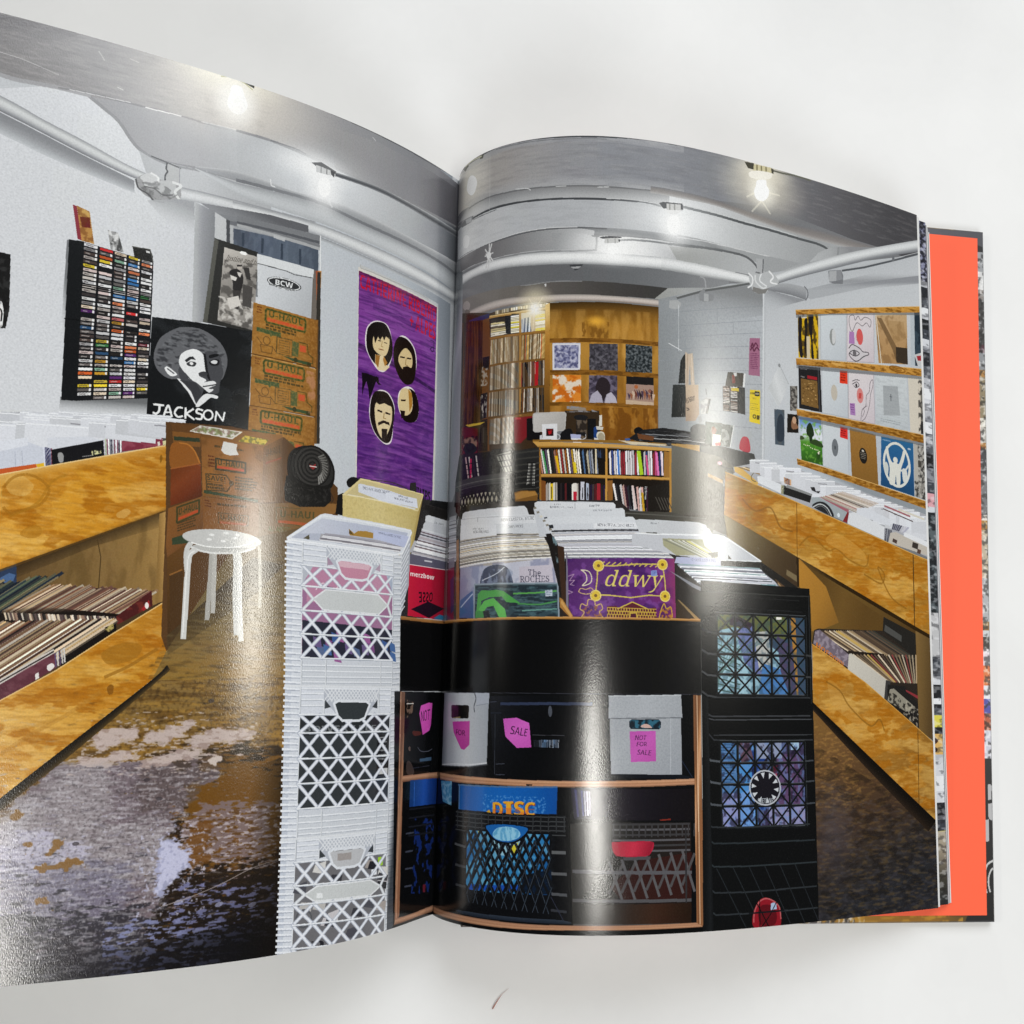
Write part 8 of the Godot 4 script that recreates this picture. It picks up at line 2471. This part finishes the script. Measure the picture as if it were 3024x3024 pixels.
	func mottle(f: Array, c, sx: float, sy: float, lo: float, hi: float, kind := 0, slant := 0.0) -> void:   # colour laid on where noise rises from lo to hi
		var cc := col(c)
		var sd := rng.randi() % 9999
		over(pts(f), func(b):
			var half: Vector2i = Vector2i(maxi(2, b.size.x / 2), maxi(2, b.size.y / 2))
			var g := field(half.x, half.y, sx / 2, sy / 2, kind, sd)
			var lut := PackedByteArray()
			for v in 256:
				lut.append(int(255 * cc.a * smoothstep(lo, hi, v / 255.0)) if hi > lo else int(255 * cc.a * (1.0 - smoothstep(hi, lo, v / 255.0))))
			var data := g.get_data()
			var out := PackedByteArray()
			out.resize(data.size() * 4)
			var r := cc.r8
			var gg := cc.g8
			var bb := cc.b8
			var w := half.x
			var k := 0
			for y in half.y:
				var sh := int(y * slant)
				var row := y * w
				for x in w:
					out[k] = r
					out[k + 1] = gg
					out[k + 2] = bb
					out[k + 3] = lut[data[row + posmod(x + sh, w)]]
					k += 4
			var o := Image.create_from_data(half.x, half.y, false, Image.FORMAT_RGBA8, out)
			o.resize(b.size.x, b.size.y, Image.INTERPOLATE_BILINEAR)
			return o)

	# a patch whose border is torn by noise: blur widens the zone where the noise decides
	func ragged(f: Array, c, blur: float, sx: float, sy: float, k := 1.0, edge := 0.07) -> void:
		var cc := col(c)
		var p := pts(f)
		var b := box(p).grow(int(blur)).intersection(Rect2i(Vector2i.ZERO, im.get_size()))
		if b.size.x < 4 or b.size.y < 4:
			return
		var half := Vector2i(b.size.x / 2, b.size.y / 2)
		var q := PackedVector2Array()
		for v in p:
			q.append((v - Vector2(b.position)) / blur * 2.0 + Vector2(b.position))
		var small := Rect2i(b.position, Vector2i((Vector2(b.size) / blur * 2.0).ceil()).max(Vector2i(2, 2)))
		var m := mask(q, small) if true else null
		m.convert(Image.FORMAT_RGBA8)
		var s := Image.create(small.size.x, small.size.y, false, Image.FORMAT_L8)
		for y in small.size.y:
			for x in small.size.x:
				s.set_pixel(x, y, Color.WHITE * m.get_pixel(x, y).a)
		s.resize(half.x, half.y, Image.INTERPOLATE_CUBIC)
		var a := s.get_data()
		var g := field(half.x, half.y, sx / 2, sy / 2, 0, rng.randi() % 9999).get_data()
		var lut := PackedByteArray()
		for v in 1024:
			lut.append(int(255 * cc.a * smoothstep(0.5 - edge, 0.5 + edge, v / 1023.0)))
		var out := PackedByteArray()
		out.resize(a.size() * 4)
		var r := cc.r8
		var gg := cc.g8
		var bb := cc.b8
		var kk := int(k * 256)
		var o := 0
		for i in a.size():
			out[o] = r
			out[o + 1] = gg
			out[o + 2] = bb
			out[o + 3] = lut[clampi((a[i] * 256 + (g[i] - 128) * kk) >> 6, 0, 1023)]
			o += 4
		var pic := Image.create_from_data(half.x, half.y, false, Image.FORMAT_RGBA8, out)
		pic.resize(b.size.x, b.size.y, Image.INTERPOLATE_BILINEAR)
		im.blend_rect(pic, Rect2i(Vector2i.ZERO, b.size), b.position)

	func glow(c: Array, rx: float, ry: float, tint) -> void:
		var cc := col(tint)
		var g: Image = blob.duplicate()
		var d := g.get_data()
		for i in range(0, d.size(), 4):
			d[i] = cc.r8
			d[i + 1] = cc.g8
			d[i + 2] = cc.b8
			d[i + 3] = int(d[i + 3] * cc.a)
		g = Image.create_from_data(64, 64, false, Image.FORMAT_RGBA8, d)
		var s := Vector2i(maxi(2, int(2 * rx)), maxi(2, int(2 * ry)))
		g.resize(s.x, s.y, Image.INTERPOLATE_BILINEAR)
		im.blend_rect(g, Rect2i(Vector2i.ZERO, s), Vector2i(int(c[0] - rx), int(c[1] - ry)))

	func linev(p: PackedVector2Array, w: float, c: Color) -> void:
		var h := maxf(w, 1.0) / 2
		for i in p.size() - 1:
			var d := p[i + 1] - p[i]
			if d.length() < 0.01:
				continue
			var e := d.normalized() * (h * 0.6 if c.a > 0.99 else 0.0)
			var n := d.normalized().orthogonal() * h
			polyv(PackedVector2Array([p[i] + n - e, p[i + 1] + n + e, p[i + 1] - n + e, p[i] - n - e]), c)

	func line(f: Array, w: float, c) -> void:
		linev(pts(f), w, col(c))

	static func smooth(p: PackedVector2Array, closed := false) -> PackedVector2Array:
		var o := PackedVector2Array()
		var n := p.size()
		for i in (n if closed else n - 1):
			var a := p[posmod(i - 1, n)] if closed else p[maxi(i - 1, 0)]
			var b := p[i]
			var c := p[(i + 1) % n]
			var d := p[(i + 2) % n] if closed else p[mini(i + 2, n - 1)]
			for k in 6:
				o.append(b.cubic_interpolate(c, a, d, k / 6.0))
		if not closed:
			o.append(p[n - 1])
		return o

	func curve(f: Array, w: float, c) -> void:
		linev(smooth(pts(f)), w, col(c))

	func shape(f: Array, c) -> void:       # closed smooth outline
		polyv(smooth(pts(f), true), col(c))

	static func ring(c: Vector2, rx: float, ry: float, turn := 0.0, n := 28) -> PackedVector2Array:
		var o := PackedVector2Array()
		for i in n:
			o.append(c + Vector2(cos(TAU * i / n) * rx, sin(TAU * i / n) * ry).rotated(turn))
		return o

	func ell(c: Array, rx: float, ry: float, tint, turn := 0.0) -> void:
		polyv(ring(Vector2(c[0], c[1]), rx, ry, turn), col(tint))

	func hoop(c: Array, rx: float, ry: float, w: float, tint, turn := 0.0) -> void:
		var r := ring(Vector2(c[0], c[1]), rx, ry, turn)
		r.append(r[0])
		linev(r, w, col(tint))

	func strip(fa: Array, fb: Array, stops: Array) -> void:   # a ribbon between two edges, its colours running across it
		var a := smooth(pts(fa))
		var b := smooth(pts(fb))
		var m := 2 * (stops.size() - 1) if stops.size() > 1 else 1
		var n := maxi(a.size(), b.size())
		var at := func(p: PackedVector2Array, t: float) -> Vector2:
			var s := t * (p.size() - 1)
			var i := mini(int(s), p.size() - 2)
			return p[i].lerp(p[i + 1], s - i)
		var bands := 3 * m
		for k in bands:
			var t0 := float(k) / bands
			var t1 := float(k + 1) / bands
			var q := PackedVector2Array()
			for i in n:
				var u := float(i) / (n - 1)
				q.append(at.call(a, u).lerp(at.call(b, u), t0))
			for i in range(n - 1, -1, -1):
				var u := float(i) / (n - 1)
				q.append(at.call(a, u).lerp(at.call(b, u), t1) + Vector2(0, 0.6))
			var s := (t0 + t1) / 2 * (stops.size() - 1)
			var j := mini(int(s), stops.size() - 2)
			polyv(q, col(stops[j]).lerp(col(stops[j + 1]), s - j))

	func quad(f: Array) -> Quad:
		var q := Quad.new()
		q.ink = self
		q.fit(pts(f))
		return q

	func jag(c: Color, by: float) -> Color:
		var k := 1.0 + rng.randf_range(-by, by)
		return Color(clampf(c.r * k, 0, 1), clampf(c.g * k, 0, 1), clampf(c.b * k, 0, 1), c.a)

	func pick(list: Array) -> Color:
		return col(list[rng.randi() % list.size()])

	func glyphs(s: String, face: String) -> Array:   # [triangles in a unit box, width over height]
		var key := s + "|" + face
		if words.has(key):
			return words[key]
		var f := SystemFont.new()
		f.font_names = PackedStringArray([face.trim_suffix(" Bold").trim_suffix(" Italic")])
		if face.ends_with(" Bold"):
			f.font_weight = 700
		var t := TextMesh.new()
		t.text = s
		t.font = f
		t.font_size = 40
		t.pixel_size = 0.01
		t.depth = 0.0
		t.curve_step = 3.0
		t.uppercase = false
		var out := PackedVector2Array()
		var lo := Vector2(1e9, 1e9)
		var hi := -lo
		for k in t.get_surface_count():
			var arr := t.surface_get_arrays(k)
			var v: PackedVector3Array = arr[Mesh.ARRAY_VERTEX]
			var ix = arr[Mesh.ARRAY_INDEX]
			if ix == null or ix.size() == 0:
				ix = range(v.size())
			for i in ix:
				var q := Vector2(v[i].x, -v[i].y)
				out.append(q)
				lo = lo.min(q)
				hi = hi.max(q)
		var size := (hi - lo).max(Vector2(1e-5, 1e-5))
		for i in out.size():
			out[i] = (out[i] - lo) / size
		words[key] = [out, size.x / size.y]
		return words[key]


class Quad:      # a flat face seen in perspective: u to the right, v down, both 0..1
	var ink: Ink
	var h := PackedFloat64Array()

	func fit(p: PackedVector2Array) -> void:    # p: top left, top right, bottom right, bottom left
		var s := p[0] - p[1] + p[2] - p[3]
		var d1 := p[1] - p[2]
		var d2 := p[3] - p[2]
		var den := d1.x * d2.y - d1.y * d2.x
		var g := (s.x * d2.y - s.y * d2.x) / den
		var k := (d1.x * s.y - d1.y * s.x) / den
		h = PackedFloat64Array([p[1].x - p[0].x + g * p[1].x, p[3].x - p[0].x + k * p[3].x, p[0].x, p[1].y - p[0].y + g * p[1].y, p[3].y - p[0].y + k * p[3].y, p[0].y, g, k])

	func at(u: float, v: float) -> Vector2:
		var w := h[6] * u + h[7] * v + 1.0
		return Vector2((h[0] * u + h[1] * v + h[2]) / w, (h[3] * u + h[4] * v + h[5]) / w)

	func to(f: Array) -> PackedVector2Array:
		var o := PackedVector2Array()
		for i in range(0, f.size() - 1, 2):
			o.append(at(f[i], f[i + 1]))
		return o

	func flat(f: Array) -> Array:
		var o := []
		for q in to(f):
			o.append(q.x)
			o.append(q.y)
		return o

	func rect(u0: float, v0: float, u1: float, v1: float, c) -> void:
		ink.polyv(PackedVector2Array([at(u0, v0), at(u1, v0), at(u1, v1), at(u0, v1)]), Ink.col(c))

	func poly(f: Array, c) -> void:
		ink.polyv(to(f), Ink.col(c))

	func shape(f: Array, c) -> void:
		ink.polyv(Ink.smooth(to(f), true), Ink.col(c))

	func line(f: Array, w: float, c) -> void:
		ink.linev(to(f), w, Ink.col(c))

	func curve(f: Array, w: float, c) -> void:
		ink.linev(Ink.smooth(to(f)), w, Ink.col(c))

	func ell(u: float, v: float, ru: float, rv: float, c, n := 24) -> void:
		var o := PackedVector2Array()
		for i in n:
			o.append(at(u + cos(TAU * i / n) * ru, v + sin(TAU * i / n) * rv))
		ink.polyv(o, Ink.col(c))

	func hoop(u: float, v: float, ru: float, rv: float, w: float, c, n := 24) -> void:
		var o := PackedVector2Array()
		for i in n + 1:
			o.append(at(u + cos(TAU * i / n) * ru, v + sin(TAU * i / n) * rv))
		ink.linev(o, w, Ink.col(c))

	func text(s: String, u0: float, v0: float, u1: float, v1: float, c, face := "Droid Sans Bold", lean := 0.0) -> void:
		var g: PackedVector2Array = ink.glyphs(s, face)[0]
		var cc := Ink.col(c)
		for i in range(0, g.size() - 2, 3):
			var q := PackedVector2Array()
			for k in 3:
				var e := g[i + k]
				q.append(at(u0 + (u1 - u0) * (e.x + lean * (1.0 - e.y)), v0 + (v1 - v0) * e.y))
			ink.polyv(q, cc)

	func print_lines(u0: float, v0: float, u1: float, v1: float, rows: int, c, fill := 0.6) -> void:   # rows of print too small to read
		for r in rows:
			var v := v0 + (v1 - v0) * r / rows
			var dv := (v1 - v0) / rows * fill
			var u := u0
			var stop := u1 - (u1 - u0) * ink.rng.randf_range(0.0, 0.25)
			while u < stop:
				var w := (u1 - u0) * ink.rng.randf_range(0.04, 0.13)
				rect(u, v, minf(u + w, stop), v + dv, c)
				u += w + (u1 - u0) * 0.02

	func spines(n: int, v0: float, v1: float, cols: Array, gap := 0.12, lean := 0.0, u0 := 0.0, u1 := 1.0, ragged := 0.0) -> void:   # upright spines side by side
		for i in n:
			var a := u0 + (u1 - u0) * i / n
			var b := u0 + (u1 - u0) * (i + 1 - gap) / n
			var top := v0 + (v1 - v0) * ink.rng.randf() * ragged
			poly([a + lean, top, b + lean, top, b, v1, a, v1], ink.jag(ink.pick(cols), 0.15))

	func mottle(c, sx: float, sy: float, lo: float, hi: float, kind := 0) -> void:
		ink.mottle(flat([0, 0, 1, 0, 1, 1, 0, 1]), c, sx, sy, lo, hi, kind)

	func shade(stops: Array, down := true) -> void:
		ink.lin(flat([0, 0, 1, 0, 1, 1, 0, 1]), flat([0, 0, 0, 1] if down else [0, 0, 1, 0]), stops)
